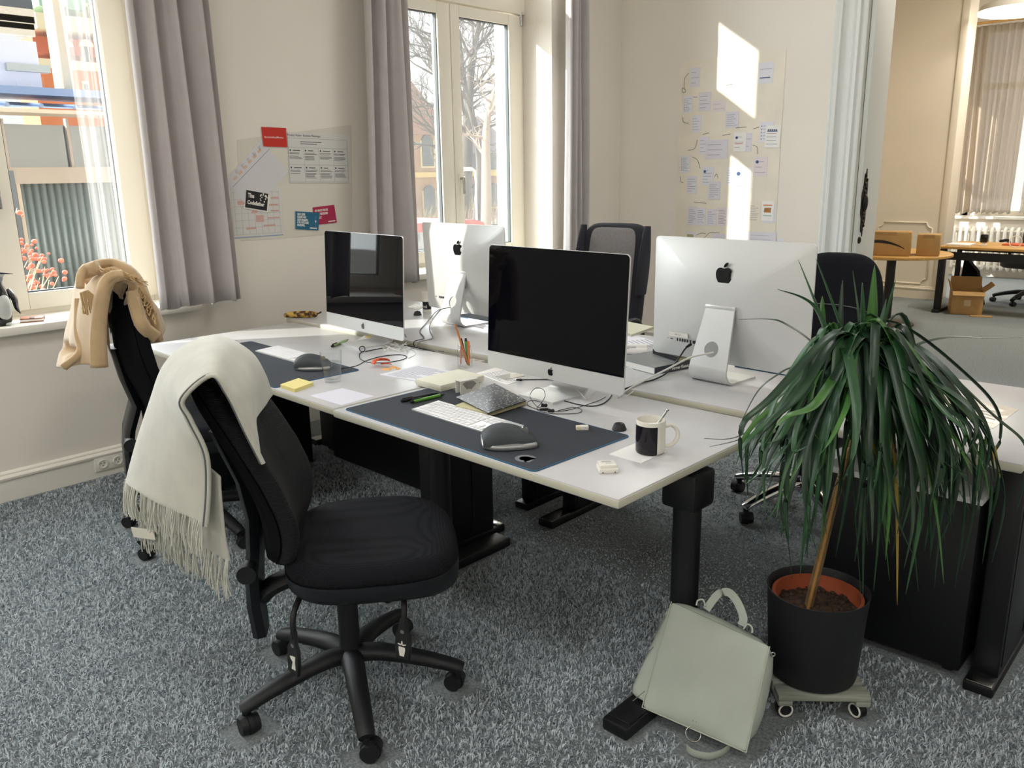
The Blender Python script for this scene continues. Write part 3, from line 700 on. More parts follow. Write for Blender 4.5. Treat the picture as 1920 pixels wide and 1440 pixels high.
curtain('long grey curtain at the right side of the left window, above the beige blanket', X1, (cy(231, 0, X1), cy(386, 0, X1)), (cy(296, 580, X1), cy(456, 560, X1)), .835, 3.45, 4, .062, 3)
curtain('grey curtain at the left side of the second window, behind the mirroring screen', X1, (cy(686, 0, X1), cy(762, 0, X1)), (cy(690, 530, X1), cy(790, 525, X1)), .80, 3.45, 3, .055, 5)
curtain('narrow grey curtain bunched at the right side of the second window near the corner', .17, (5.10, 5.34), (5.08, 5.34), .80, 3.45, 4, .055, 8)
curtain('sheer white net curtain against the right edge of the left window pane', XF + .035, (1.70, 1.885), (1.72, 1.885), .93, 2.6, 4, .012, 2, sheermat('net_cloth', '#f2f0ee', .12), name='net_curtain')
MB().cyl((.16, -.2, 3.46), (.16, 5.6, 3.46), .012, n=12)
def patch(P, nr, nc, wob=0.0, seed=1):
    """smooth sheet through a net of points"""
    rows = [spline(r, nc) for r in P]; cols = [spline([r[j] for r in rows], nr) for j in range(len(rows[0]))]
    R = len(cols[0]); Cn = len(cols); rn = random.Random(seed); k1, k2 = rn.uniform(0, 6), rn.uniform(0, 6)
    mb = MB()
    def f(u, v):
        p = cols[round(v * (Cn - 1))][round(u * (R - 1))]
        if wob: p = p + Vector((1, .6, .4)) * wob * math.sin(u * 9 + k1 + 3 * v) * math.sin(v * 11 + k2 + 2 * u)
        return p
    mb.grid(f, R, Cn); return mb, cols
def fringe(mb, pts, out, length, n, r, seed, flat=0.0):
    rn = random.Random(seed); L = len(pts) - 1
    for i in range(n):
        q = rn.random() * L; k = min(int(q), L - 1); p = lerp(pts[k], pts[k + 1], q - k)
        l = length * rn.uniform(.75, 1.15); o = Vector(out) * rn.uniform(.2, 1.2); sd = Vector((rn.uniform(-1, 1), rn.uniform(-1, 1), 0)) * .006
        pp = [p + Vector((0, 0, .008)) + o * .3, p + o + Vector((0, 0, -l * .3)), p + o * 1.2 + sd + Vector((0, 0, -l * .7)), p + o * 1.0 + sd * 2 + Vector((0, 0, -l))]
        mb.tube(spline(pp, 2), r, n=4)
greyb = M('pale_grey_wool', '#b9b8ac', 1.0, var=.05, vscale=18, bump=.5, bscale=350, dist=.001, sheen=.5)
tanb = M('beige_wool', '#c2a57e', 1.0, var=.06, vscale=16, bump=.5, bscale=350, dist=.001, sheen=.5)
nF = Vector((-math.sin(math.radians(50)), math.cos(math.radians(50)), 0)); dFv = Vector((math.cos(math.radians(50)), math.sin(math.radians(50)), 0)); cF = Vector((2.477, 1.249, 0))
def pF(u, v, n, dt=0): return at_p(u, v, cF + nF * n, nF) + dFv * dt
NC = (-.245, -.13, 0, .12, .235)
PX = [[(383, 985), (320, 955), (262, 925), (238, 905), (256, 885)],
      [(388, 920), (325, 880), (280, 850), (258, 830), (272, 815)],
      [(384, 850), (330, 800), (296, 770), (282, 755), (298, 745)],
      [(354, 785), (325, 742), (312, 712), (305, 692), (322, 684)],
      [(340, 748), (345, 705), (342, 675), (342, 655), (358, 643)],
      [(393, 703), (400, 672), (403, 650), (407, 637), (412, 631)],
      [(425, 738), (440, 705), (453, 684), (462, 668), (470, 660)],
      [(458, 805), (466, 752), (480, 728), (488, 711), (496, 700)],
      [(490, 868), (476, 800), (488, 774), (500, 756), (509, 742)]]
bkF = thing('throw_blanket', 'pale grey fringed blanket draped over the backrest of the foreground chair', 'blanket', (2.2, 1.05, .5))
net = [[pF(u, v, n) for (u, v), n in zip(r, NC)] for r in PX]
for r in net: r[0] = r[0] + nF * 0
mb, cols = patch(net, 6, 6, .004, 4); o = mb.build('blanket_cloth', greyb, bkF, smooth=180, world=True)
def outside(o, chair, gap):
    for ch in chair.children:
        if ch.name.split('.')[0] in ('backrest', 'back_shell', 'back_bracket'):
            md = o.modifiers.new('lie_on_' + ch.name, 'SHRINKWRAP'); md.target = ch; md.wrap_method = 'NEAREST_SURFACEPOINT'; md.wrap_mode = 'OUTSIDE'; md.offset = gap
solid(o, .009, 0, 1)
ST = [c[0] for c in cols]; ed = [lerp(a_, b_, .0) for a_, b_ in zip([r_[0] for r_ in cols], [r_[1] for r_ in cols])]
edge_pts = cols[0]
MB().tube([q_ - nF * .004 for q_ in edge_pts], .0042, n=6).build('stitched_edge', M('edge_stitch_grey', '#5c5f60', 1.0), bkF, smooth=80, world=True)
MB().tube([q_ - nF * .006 + dFv * .006 for q_ in edge_pts], .0055, n=6).build('thick_hem', greyb, bkF, smooth=80, world=True)
N2 = (-.235, -.12, 0, .11)
P2 = [[(414, 1056), (350, 1015), (296, 985), (252, 966)], [(402, 975), (336, 925), (276, 895), (252, 880)], [(395, 895), (335, 845), (294, 812), (276, 795)]]
net2 = [[pF(u, v, n, .022) for (u, v), n in zip(r, N2)] for r in P2]
mb, cols2 = patch(net2, 8, 8, .002, 6); o = mb.build('lower_layer', greyb, bkF, smooth=180, world=True); solid(o, .009, 0, 1)
fr_m = M('fringe_wool', '#c6c6bb', 1.0, sheen=.4)
mb = MB(); fringe(mb, [c[0] for c in cols[:20]], -dFv * .012, .085, 130, .0016, 1); mb.build('fringe', fr_m, bkF, world=True)
mb = MB(); fringe(mb, [c[0] for c in cols2], -dFv * .012, .10, 150, .0016, 2); mb.build('fringe', fr_m, bkF, world=True)
a = pF(256, 988, .09, -.012); b = pF(297, 993, .0, -.012); c = pF(260, 1006, .09, -.012)
T = mat_axes(c, b - a, a - c); W, H_ = (b - a).length, (a - c).length
lb = MB().prism([(0, 0), (W, 0), (W, H_), (0, H_)], .0015, T).build('care_label', M('label_satin', '#e4e0d2', .5), bkF, world=True)
mb = MB()
T2 = T @ Matrix.Translation((W, H_, .0016)) @ Matrix.Rotation(PI, 4, 'Z')
mb.text('WASH 30', H_ * .34, T2 @ Matrix.Translation((W * .1, H_ * .42, 0)), ext=.0002)
for k in range(4): mb.prism([(W * .1, H_ * (.12 + .06 * k)), (W * .85, H_ * (.12 + .06 * k)), (W * .85, H_ * (.14 + .06 * k)), (W * .1, H_ * (.14 + .06 * k))], .0003, T2)
mb.bm.free()
# beige blanket on the left chair
vG = Vector((-.93, .37, 0)).normalized(); cG = Vector((.96, 1.31, 0)); rG = Vector((.37, .93, 0))
def pG(u, v, d): return at_p(u, v, cG + vG * d, vG)
NG = (-.215, -.09, .07, .22)
PG = [[(192, 688), (150, 684), (120, 691), (107, 689)],
      [(184, 640), (150, 630), (130, 632), (120, 632)],
      [(179, 590), (153, 575), (143, 570), (136, 572)],
      [(184, 552), (166, 535), (152, 520), (147, 512)],
      [(204, 530), (190, 510), (180, 495), (170, 488)],
      [(230, 526), (226, 506), (216, 490), (206, 482)],
      [(250, 542), (259, 530), (256, 514), (246, 503)],
      [(259, 582), (276, 577), (283, 565), (280, 555)],
      [(266, 618), (288, 632), (304, 632), (307, 612)]]
bkG = thing('throw_blanket', 'beige blanket with a tasselled end bundled over the left chair', 'blanket', (.96, 1.31, .75))
net = [[pG(u, v, d) for (u, v), d in zip(r, NG)] for r in PG]
mb, colsG = patch(net, 6, 7, .007, 9); o = mb.build('blanket_cloth', tanb, bkG, smooth=180, world=True); outside(o, chG, .014); solid(o, .012, 0, 1)
def roll(pts, w, parent, name, m, thick=.02, seed=0, world=True):
    """soft folded strip along pixel points (u, v, depth)"""
    P = spline([pG(*p) for p in pts], 6); k = len(P); mb = MB(); n = 14; rows = []
    for i, p in enumerate(P):
        t = (P[min(i + 1, k - 1)] - P[max(0, i - 1)]).normalized(); x = t.cross(vG).normalized(); y = x.cross(t)
        ww = w[0] + (w[1] - w[0]) * i / (k - 1)
        rows.append([mb.bm.verts.new(p + x * ww * math.cos(2 * PI * j / n) * (1 + .12 * math.sin(5 * i / k + j)) + y * thick * math.sin(2 * PI * j / n) * (1 + .3 * math.sin(3 * j + i * .4 + seed))) for j in range(n)])
    for a, b in zip(rows, rows[1:]):
        for j in range(n): mb.bm.faces.new((a[j], a[(j + 1) % n], b[(j + 1) % n], b[j]))
    mb.bm.faces.new(rows[0]); mb.bm.faces.new(rows[-1])
    return mb.build(name, m, parent, smooth=180, world=world)
roll([(232, 516, -.235), (205, 524, -.235), (190, 560, -.235), (184, 620, -.235), (187, 688, -.235)], (.018, .034), bkG, 'hanging_fold', tanb, .022, 1)
roll([(155, 512, -.10), (170, 506, -.12), (183, 502, -.14)], (.022, .03), bkG, 'tucked_fold', tanb, .02, 2)
roll([(150, 540, -.16), (152, 516, -.14), (170, 500, -.10), (210, 494, -.06), (246, 512, -.1), (268, 548, -.12), (286, 590, -.14), (298, 640, -.14)], (.014, .02), bkG, 'rolled_edge', tanb, .016, 3)
roll([(247, 545, -.20), (256, 580, -.2), (268, 612, -.2), (292, 632, -.17)], (.02, .03), bkG, 'front_fold', tanb, .018, 4)
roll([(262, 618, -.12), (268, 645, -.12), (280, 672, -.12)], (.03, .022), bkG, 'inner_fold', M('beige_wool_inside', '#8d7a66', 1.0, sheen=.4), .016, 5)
roll([(146, 560, -.03), (146, 620, -.06), (150, 660, -.1), (120, 688, -.08)], (.012, .018), bkG, 'rolled_edge', tanb, .014, 6)
mb = MB(); fringe(mb, [pG(150, 553, -.2), pG(164, 548, -.22), pG(174, 556, -.22)], rG * .004, .07, 46, .002, 3); mb.build('tassel', M('fringe_beige', '#bfa277', 1.0), bkG, world=True); mb = MB()
rn = random.Random(5)
for i in range(60):
    u0 = rn.uniform(185, 262); v0 = 503 + (u0 - 185) * .28 + rn.uniform(-5, 6)
    pp = [pG(u0, v0, -.17), pG(u0 + rn.uniform(4, 10), v0 + rn.uniform(-5, 6), -.22), pG(u0 + rn.uniform(10, 19), v0 + rn.uniform(0, 12), -.235)]
    mb.tube(spline(pp, 3), .0019, n=4)
for i in range(44):
    q = rn.random(); u0 = lerp(255, 296, q); v0 = lerp(530, 592, q)
    mb.tube(spline([pG(u0, v0, -.15), pG(u0 - rn.uniform(-3, 8), v0 + rn.uniform(2, 10), -.19), pG(u0 - rn.uniform(0, 8), v0 + rn.uniform(8, 20), -.2)], 3), .0019, n=4)
mb.build('fringe', M('fringe_beige', '#bfa277', 1.0), bkG, world=True)
# ------------------------------------------------------------------ things on the desks
matm = M('desk_mat_cloth', '#33373f', 0.9, bump=.25, bscale=900, dist=.0004)
def sheet(name, label, cat, px, z, t, m, parent=None, group=None, quad=True, bow=0.0):
    P = [at_z(u, v, z) for u, v in px]; c = sum(P, Vector()) / len(P); c.z = z
    mb = MB(); a = [mb.bm.verts.new(p - c) for p in P]; b = [mb.bm.verts.new(p - c + Vector((0, 0, t))) for p in P]; n = len(P)
    mb.bm.faces.new(a); mb.bm.faces.new(b)
    for i in range(n): mb.bm.faces.new((a[i], a[(i + 1) % n], b[(i + 1) % n], b[i]))
    o = mb.build(name, m, None, smooth=0); o.location = c; tag(o, label, cat, group); return o
def inplane(o_px, x_px, y_px, z):
    o, x, y = at_z(*o_px, z), at_z(*x_px, z), at_z(*y_px, z); m = mat_axes(o, x - o, y - o)
    return m, (x - o).length, (y - o).length
def lines(mb, mt, w, h, rows, seed, gap=.45, x0=.08, x1=.92, y0=.08, y1=.92, t=.0003):
    rn = random.Random(seed)
    for k in range(rows):
        y = lerp(y1, y0, (k + .5) / rows) * h; hh = (y1 - y0) * h / rows * gap * .5; e = lerp(x0 + (x1 - x0) * .5, x1, rn.random()) * w
        mb.prism([(x0 * w, y - hh), (e, y - hh), (e, y + hh), (x0 * w, y + hh)], t, mt)
    return mb
def textpart(parent, mb, m, name='printed_text'): return mb.build(name, m, parent, smooth=0, world=True)
rimm = M('mat_rim_blue', '#2d5f80', 0.8)
def deskmat(label, c, w, d, rz, z, g=False):
    t = thing('desk_mat', label, 'desk mat', (c[0], c[1], z), rz); o = rrect(w, d, .015, 5)
    MB().prism(o, .0035).build('pad', matm, t, smooth=30)
    MB().tube([(x, y, .0018) for x, y in o], .0022, n=6, closed=True).build('rim', rimm, t, smooth=60)
    if g:
        def P(a, r): return (r * math.cos(math.radians(a)) * 1.15, r * math.sin(math.radians(a)))
        arc = [P(a, 1.0 - .0 * a) for a in range(50, 306, 12)] + [P(a, .60) for a in range(292, 75, -12)]
        hook = [(.15, .28), (.78, .28), (1.0, -.62), (.62, -.62), (.52, -.06), (.2, -.06)]
        mb = MB(); mt = Matrix.Translation((w / 2 - .085, -d / 2 + .055, .0035)) @ Matrix.Rotation(.04, 4, 'Z') @ Matrix.Diagonal((.028, .028, 1, 1))
        mb.prism(arc, .0004, mt); mb.prism(hook, .0004, mt); mb.build('printed_logo', M('mat_logo_grey', '#75797d', .8), t, smooth=0)
    return t
deskmat('large dark desk mat with a grey logo under the keyboard on the nearest desk', (2.525, 1.755), .885, .41, -.045, ZA, True)
deskmat('large dark desk mat in front of the computer by the left wall', (1.19, 1.785), .90, .38, -.04, ZA)
deskmat('dark desk mat under the computer by the second window', (1.42, 3.115), .70, .22, -.10, ZD)
deskmat('dark desk mat on the right desk at the far side of its computer', (3.12, 2.99), .62, .24, -.06, ZD)
ZM = ZA + .0035
# keyboards
keym = M('key_white', '#edecee', 0.55)
def keyboard(label, c, rz, z):
    t = thing('keyboard', label, 'keyboard', (c[0], c[1], z), rz); W, D = .418, .115
    mb = MB(); mb.prism([(-D / 2, 0), (D / 2, 0), (D / 2, .0105), (-D / 2, .004)], W / 2, mat_axes((0, 0, 0), (0, 1, 0), (0, 0, 1)), -W / 2); mb.build('case', alu, t, smooth=30)
    def zz(y): return .004 + (y + D / 2) / D * .0065
    meshes = {}
    def key(x0, x1, y0, y1):
        k = (round(x1 - x0, 4), round(y1 - y0, 4)); 
        if k not in meshes:
            o = MB().box((-k[0] / 2, -k[1] / 2, 0), (k[0] / 2, k[1] / 2, .0016), .0008).build('key', keym, t); meshes[k] = o
        else:
            o = meshes[k].copy(); col.objects.link(o); o.parent = t
        o.location = ((x0 + x1) / 2, (y0 + y1) / 2, zz((y0 + y1) / 2)); o.rotation_euler = (math.atan2(.0065, D), 0, 0)
    p = .0189; x = -W / 2 + .004
    rows = [[1] * 13 + [1.5], [1.5] + [1] * 13, [1.75] + [1] * 11 + [1.75], [1.25, 1] + [1] * 10 + [2.25], [1.25, 1.25, 1.25, 5.5, 1.25, 1.25, 1.25, 1.25]]
    yy = D / 2 - .004
    for i in range(14): key(x + i * .0197, x + i * .0197 + .0178, yy - .0105, yy)
    y = yy - .0125
    for r in rows:
        tot = sum(r); s = .2775 / tot; cx = x
        for w in r: key(cx, cx + w * s - .002, y - .0165, y); cx += w * s
        y -= .0187
    x2 = x + .2775 + .006
    for i in range(3):
        key(x2 + i * p, x2 + i * p + .0168, yy - .0105, yy)
        for j in range(2): key(x2 + i * p, x2 + i * p + .0168, yy - .0125 - j * .0187 - .0165, yy - .0125 - j * .0187)
        key(x2 + i * p, x2 + i * p + .0168, yy - .0125 - 4 * .0187 - .0165, yy - .0125 - 4 * .0187)
    key(x2 + p, x2 + p + .0168, yy - .0125 - 3 * .0187 - .0165, yy - .0125 - 3 * .0187)
    x3 = x2 + 3 * p + .005
    for j in range(4):
        for i in range(3): key(x3 + i * p, x3 + i * p + .0168, yy - .0125 - j * .0187 - .0165, yy - .0125 - j * .0187)
    return t
keyboard('white keyboard beside the black mouse on the nearest desk mat', (2.476, 1.747), -.063, ZM)
keyboard('white keyboard on the desk mat by the left wall, behind the water glass', (1.195, 1.925), -.045, ZM)
# sculpted mice
mousem = M('mouse_rubber', '#3a3f44', 0.6, bump=.1, bscale=600, dist=.0003)
def mouse(label, c, rz, z, sc_=1.0):
    t = thing('computer_mouse', label, 'mouse', (c[0], c[1], z), rz); t.scale = (sc_, sc_, sc_)
    def prof(q): return .051 * (math.sin(PI * min(1, (q * .9 + .08))) ** .55) * (1.0 - .42 * q)
    mb = MB()
    def f(u, v):                                      # u along (0 heel .. 1 nose), v around the top from the thumb side
        y = lerp(-.062, .064, u); w = .041 * (1 - abs(2 * u - .9) ** 3.2 * .45) ; a = PI * v
        hx = math.cos(a); hz = math.sin(a); h = prof(u)
        th = -.012 * max(0, -hx) * math.sin(PI * u)
        return (-w * hx * (1 + .12 * (hx > 0)) + th, y, .009 + h * hz ** .8 + .010 * max(0, hx) * hz)
    mb.grid(f, 22, 22); vs = mb.bm.verts[:]
    for end in (0, 21):
        mb.bm.verts.ensure_lookup_table(); mb.bm.faces.new([mb.bm.verts[end * 22 + k] for k in range(22)])
    mb.build('shell', mousem, t, smooth=180)
    mb = MB(); o = [(-.041 * (1 - abs(2 * u - .9) ** 3.2 * .45) * 1.12, lerp(-.064, .064, u)) for u in [k / 14 for k in range(15)]] + [(.041 * (1 - abs(2 * u - .9) ** 3.2 * .45) * 1.02, lerp(.064, -.064, u)) for u in [k / 14 for k in range(15)]]
    loft(mb, o, [(.93, .0005), (1.0, .003), (1.0, .010), (.96, .0125)], lambda x, y, h: (x, y, h + .016 * max(0, -x / .045) * max(0, -y / .06) * (h > .005)))
    mb.build('base_trim', M('mouse_trim', '#a2a3a3', .35, metal=.6), t, smooth=60)
    MB().cyl((-.004, .036, .034), (.004, .036, .034), .011, n=18).build('scroll_wheel', steel, t)
    return t
mouse('black sculpted mouse at the end of the near keyboard', (2.765, 1.640), math.radians(-40), ZM, 1.22)
mouse('black sculpted mouse behind the water glass, on the mat by the left wall', (1.485, 1.845), math.radians(-47), ZM, 1.15)
# pens
def pen(label, a, b, m, r=.0055, z=ZM, tipm=None, name='pen', group=None):
    A, B = at_z(*a, z), at_z(*b, z); L = (B - A).length; mid = (A + B) / 2
    t = thing(name, label, 'pen', (mid.x, mid.y, z + r), math.atan2(B.y - A.y, B.x - A.x), group)
    MB().cyl((-L * .42, 0, 0), (L * .34, 0, 0), r, r, 16).build('barrel', m, t); tm = tipm or blkp
    MB().cyl((L * .34, 0, 0), (L * .47, 0, 0), r * .95, r * .25, 14).cyl((L * .47, 0, 0), (L * .5, 0, 0), .0011, .0006, 8).build('tip', tm, t)
    MB().cyl((-L * .5, 0, 0), (-L * .42, 0, 0), r * .8, r * .95, 14).build('end_cap', tm, t)
    MB().box((-L * .46, -.0018, r * .7), (-L * .2, .0018, r * 1.5), .0008).build('clip', tm, t)
    return t
greenp = M('green_pen_plastic', '#5f9a3a', .35); sagep = M('pale_green_pen', '#8fae72', .4)
pen('black pen lying beside the green pen on the near mat', (752, 755), (822, 740), blkp, .006)
pen('green pen lying on the near mat beside the black one', (770, 757), (835, 742.5), greenp, .006)
pen('pale green pen lying alone on the desk by the left wall', (622, 652), (654, 639), sagep, .0065, ZA)
# glass of water
gl = glassmat('clear_tumbler', (.985, .99, .99, 1), 1.45, .8); waterm = glassmat('water', (.97, .98, .985, 1), 1.33, .8)
def ribbed(mb, prof, n=60, k=10, amp=.0):
    rings = []
    for r, z, a in prof: rings.append([mb.bm.verts.new((r * (1 + a * abs(math.cos(k / 2 * 2 * PI * i / n))) * math.cos(2 * PI * i / n), r * (1 + a * abs(math.cos(k / 2 * 2 * PI * i / n))) * math.sin(2 * PI * i / n), z)) for i in range(n)])
    for A, B in zip(rings, rings[1:]):
        for i in range(n): mb.bm.faces.new((A[i], A[(i + 1) % n], B[(i + 1) % n], B[i]))
    return rings
p = at_z(624, 716, ZA); t = thing('water_glass', 'ribbed glass tumbler half full of water beside the yellow note pad', 'glass', (p.x, p.y, ZA))
mb = MB(); r1 = ribbed(mb, [(.024, .001, 0), (.029, .002, 0), (.0305, .012, .05), (.034, .045, .06), (.036, .066, .05), (.0365, .072, 0), (.0385, .073, 0), (.0415, .122, 0), (.0408, .1225, 0), (.0375, .074, 0), (.0345, .066, .03), (.0325, .045, .05), (.0285, .014, .04), (.02, .012, 0)])
mb.bm.faces.new(r1[0]); mb.bm.faces.new(r1[-1]); mb.build('tumbler', gl, t, smooth=50)
mb = MB(); r1 = ribbed(mb, [(.019, .0125, 0), (.0275, .0145, .04), (.0315, .045, .05), (.0335, .066, .03), (.0362, .074, 0), (.0368, .078, 0), (.02, .078, 0)]); mb.bm.faces.new(r1[0]); mb.bm.faces.new(r1[-1]); mb.build('water', waterm, t, smooth=50)
# note pads and paper by the glass
o = sheet('sticky_note_pad', 'yellow sticky note pad on the desk corner by the grey blanket', 'notepad', [(526, 727), (553, 736), (588, 723), (560, 715)], ZA, .013, M('yellow_notes', '#e6d890', .9))
MB().box((-.03, -.02, .0132), (.035, .02, .0136)).bm.free()
sheet('paper_slip', 'thin white slip of paper under the water glass reflections at the desk edge', 'paper', [(580, 742), (640, 760), (702, 743), (642, 728)], ZA, .0006, M('pale_lilac_paper', '#dcdae6', .6))
for k, (lab, px, m) in enumerate((('cream paper scrap in the sun before the mirroring screen', [(668, 640), (700, 643), (707, 632), (684, 628)], paper_m), ('yellow paper scrap peeping from under the mirroring screen', [(684, 632), (703, 637), (712, 630), (694, 626)], M('yellow_scrap', '#e0c878', .9)))):
    sheet('paper_scrap', lab, 'paper', px, ZA + .0008 * k, .0006, m)
# tangerine peel
p = at_z(724, 689, ZA); t = thing('fruit_peel', 'orange tangerine peel left on the desk between the near computers', 'food', (p.x, p.y, ZA))
orm = M('peel_outside', '#d8572a', .5, bump=.4, bscale=300); pim = M('peel_inside', '#e8b070', .8)
rn = random.Random(11)
def shell(cx, cy, r, a0, spread, up, m, nm):
    mb = MB(); mb.grid(lambda u, v: (cx + r * math.cos(a0 + spread * (u - .5)) * math.sin(.25 + 1.1 * v), cy + r * math.sin(a0 + spread * (u - .5)) * math.sin(.25 + 1.1 * v), .004 + up * r * (math.cos(1.1 * v) if up > 0 else (1 - math.cos(1.15 * v)))), 10, 8)
    o = mb.build(nm, m, t, smooth=180); solid(o, .0025, 0); return o
shell(-.030, .0, .042, PI, 3.6, .65, orm, 'peel_piece'); shell(.014, .010, .036, .3, 2.6, -.8, pim, 'peel_piece'); shell(.026, -.016, .034, -1.1, 2.4, -.9, pim, 'peel_piece'); shell(.0, -.006, .028, 2.0, 2.2, .5, orm, 'peel_piece'); shell(.050, .006, .028, .9, 2.4, -.9, pim, 'peel_piece')
# printed papers, boxes, notebook
def papers(label, px, z, n, seed, m=paper_m, rows=14, textm=inkg, dark=True):
    o = sheet('paper_stack', label, 'paper', px, z, .0009 * n, m)
    c = o.location.copy(); mt, w, h = inplane(px[0], px[1], px[3], z + .0009 * n)
    mb = lines(MB(), mt, w, h, rows, seed, .3); textpart(o, mb, textm); return o
papers('printed sheets lying beside the tangerine peel and the white box', [(712, 703), (800, 719), (872, 702), (788, 685)], ZA, 3, 1, paperb)
o = papers('printed sheet under the left corner of the nearest computer', [(893, 700), (950, 722), (988, 710), (930, 689)], ZA, 1, 2, paper_m, 9)
p = inplane((905, 700), (945, 712), (925, 692), ZA + .0012)
T_, w_, h_ = inplane((928, 706), (948, 712), (955, 697), ZA + .0016); MB().prism([(0, 0), (w_, 0), (w_, h_), (0, h_)], .0006, T_).build('foil_window', M('clear_foil', '#bdbab0', .12, spec=.7), o, world=True)
t = thing('gift_box', 'flat white cardboard box behind the pens on the nearest desk', 'box', (2.096, 2.035, ZM), math.radians(-3))
bxm = M('box_cream', '#dedccb', .7)
MB().box((-.073, -.105, .0), (.073, .105, .0225), .002).build('tray', bxm, t); MB().box((-.0745, -.1065, .0065), (.0745, .1065, .024), .002).build('lid', bxm, t)
# little card with a fan design
t = thing('desk_card', 'small white folded card with a black fan design behind the speckled notebook', 'card', (2.252, 1.985, ZM), math.radians(84 - 90 + 90 - 96))
t.rotation_euler = (0, 0, math.radians(80))
cdm = M('white_card', '#e9e6de', .8); a = .042
card = MB().box((-.040, -.002, .0), (.040, .0, .046)).build('front_leaf', cdm, t, smooth=0); MB().box((-.040, .028, 0), (.040, .030, .046)).box((-.040, -.002, .046), (.040, .030, .0475)).build('back_leaf', cdm, t, smooth=0)
mb = MB(); F = mat_axes((0, -.002, .004), (1, 0, 0), (0, 0, 1))
for k in range(9):
    r = .012 + .0034 * k
    arc = [(r * math.cos(b) - .004, r * math.sin(b)) for b in [math.radians(q) for q in range(38, 132, 7)]] + [((r + .0017) * math.cos(b) - .004, (r + .0017) * math.sin(b)) for b in [math.radians(q) for q in range(130, 37, -7)]]
    mb.prism([(x, min(.039, y)) for x, y in arc], .0004, F)
mb.build('fan_print', blkp, card, smooth=0)
t = thing('notebook', 'black notebook with white terrazzo speckles lying open on cream pages', 'notebook', (2.375, 1.975, ZM), math.radians(38))
t.rotation_euler = (0, 0, math.radians(-4))
spk = M('speckled_cover', '#16181e', .32); nt = spk.node_tree; b = nt.nodes['Principled BSDF']; tc = nt.nodes.new('ShaderNodeTexCoord'); v = nt.nodes.new('ShaderNodeTexVoronoi'); v.inputs['Scale'].default_value = 125
v2 = nt.nodes.new('ShaderNodeMapRange'); v2.inputs[1].default_value = .20; v2.inputs[2].default_value = .27; v2.inputs[3].default_value = 1; v2.inputs[4].default_value = 0
mp = nt.nodes.new('ShaderNodeMapping'); mp.inputs['Scale'].default_value = (1, .6, 1); nt.links.new(tc.outputs['Object'], mp.inputs[0]); nt.links.new(mp.outputs[0], v.inputs['Vector'])
mx = nt.nodes.new('ShaderNodeMix'); mx.data_type = 'RGBA'; mx.inputs[6].default_value = hexc('#16181e'); mx.inputs[7].default_value = hexc('#d8d6d0')
nt.links.new(v.outputs['Distance'], v2.inputs[0]); nt.links.new(v2.outputs[0], mx.inputs[0]); nt.links.new(mx.outputs[2], b.inputs['Base Color'])
pgm = M('cream_page_edges', '#cfc79e', .9, bump=.6, bscale=900, kind='Z', dist=.0006)
def quadslab(P, zs, th, m, name, parent):
    mb = MB(); a = [mb.bm.verts.new((p[0], p[1], z)) for p, z in zip(P, zs)]; b_ = [mb.bm.verts.new((p[0], p[1], z + th)) for p, z in zip(P, zs)]
    mb.bm.faces.new(a); mb.bm.faces.new(b_)
    for i in range(4): mb.bm.faces.new((a[i], a[(i + 1) % 4], b_[(i + 1) % 4], b_[i]))
    return mb.build(name, m, parent, smooth=0, world=True)
zq = ZM + .022
NB = [at_z(855, 745, zq), at_z(915, 775, zq - .004), at_z(988, 751, zq - .004), at_z(927, 719, zq)]
quadslab(NB, [ZM + .021, ZM + .017, ZM + .017, ZM + .021], .0022, spk, 'front_cover', t)
PG_ = [at_z(853, 768, ZM), at_z(914, 783, ZM), at_z(986, 760, ZM), at_z(928, 738, ZM)]
quadslab(PG_, [ZM + .0022] * 4, .0125, pgm, 'page_block', t)
quadslab([p + Vector((0, 0, 0)) for p in PG_], [ZM] * 4, .0022, spk, 'back_cover', t)
# mug
p = at_z(1204, 850, ZA); sheet('paper_napkin', 'white paper square under the black and white mug', 'paper', [(1142, 852), (1203, 869), (1250, 846), (1190, 832)], ZA, .0012, paper_m)
t = thing('mug', 'black and white mug with a spoon standing in it', 'mug', (p.x + .012, p.y + .022, ZA + .0012))
cer = M('white_glaze', '#e4e0d6', .18); cblk = M('black_glaze', '#120e16', .12)
MB().lathe([(.0, .003), (.034, .0), (.038, .003), (.0405, .008), (.041, .015), (.041, .092), (.0402, .095), (.0385, .0955), (.0375, .093), (.0372, .012), (.033, .008), (0, .008)], n=48).build('body', cer, t, smooth=50)
mb = MB(); a0, a1 = math.radians(205), math.radians(330)                    # dark print wraps the side facing the chair
mb.grid(lambda u, v: (.0413 * math.cos(lerp(a0, a1, u)), .0413 * math.sin(lerp(a0, a1, u)), [.002, .006, .012, .082, .083][min(4, int(v * 4 + .5))]), 40, 5)
for q in mb.bm.verts:
    if q.co.z < .004: q.co.x *= .952; q.co.y *= .952
mb.build('black_panel', cblk, t, smooth=60)
ha = math.radians(40); hd = Vector((math.cos(ha), math.sin(ha), 0))
MB().tube(spline([hd * .039 + Vector((0, 0, .074)), hd * .058 + Vector((0, 0, .078)), hd * .073 + Vector((0, 0, .062)), hd * .073 + Vector((0, 0, .040)), hd * .058 + Vector((0, 0, .021)), hd * .039 + Vector((0, 0, .018))], 6), .0062, n=12, flat=.75).build('handle', cer, t, smooth=80)
MB().cyl((0, 0, .0081), (0, 0, .028), .0365, .0370, 40).build('coffee', M('coffee', '#3a2416', .15), t)
ts = thing('teaspoon', 'steel teaspoon leaning inside the black and white mug', 'spoon', tuple(t.location))
sp = [Vector((-.018, -.012, .032)), Vector((.006, .004, .066)), Vector((.0235, .018, .0985)), Vector((.035, .027, .122))]
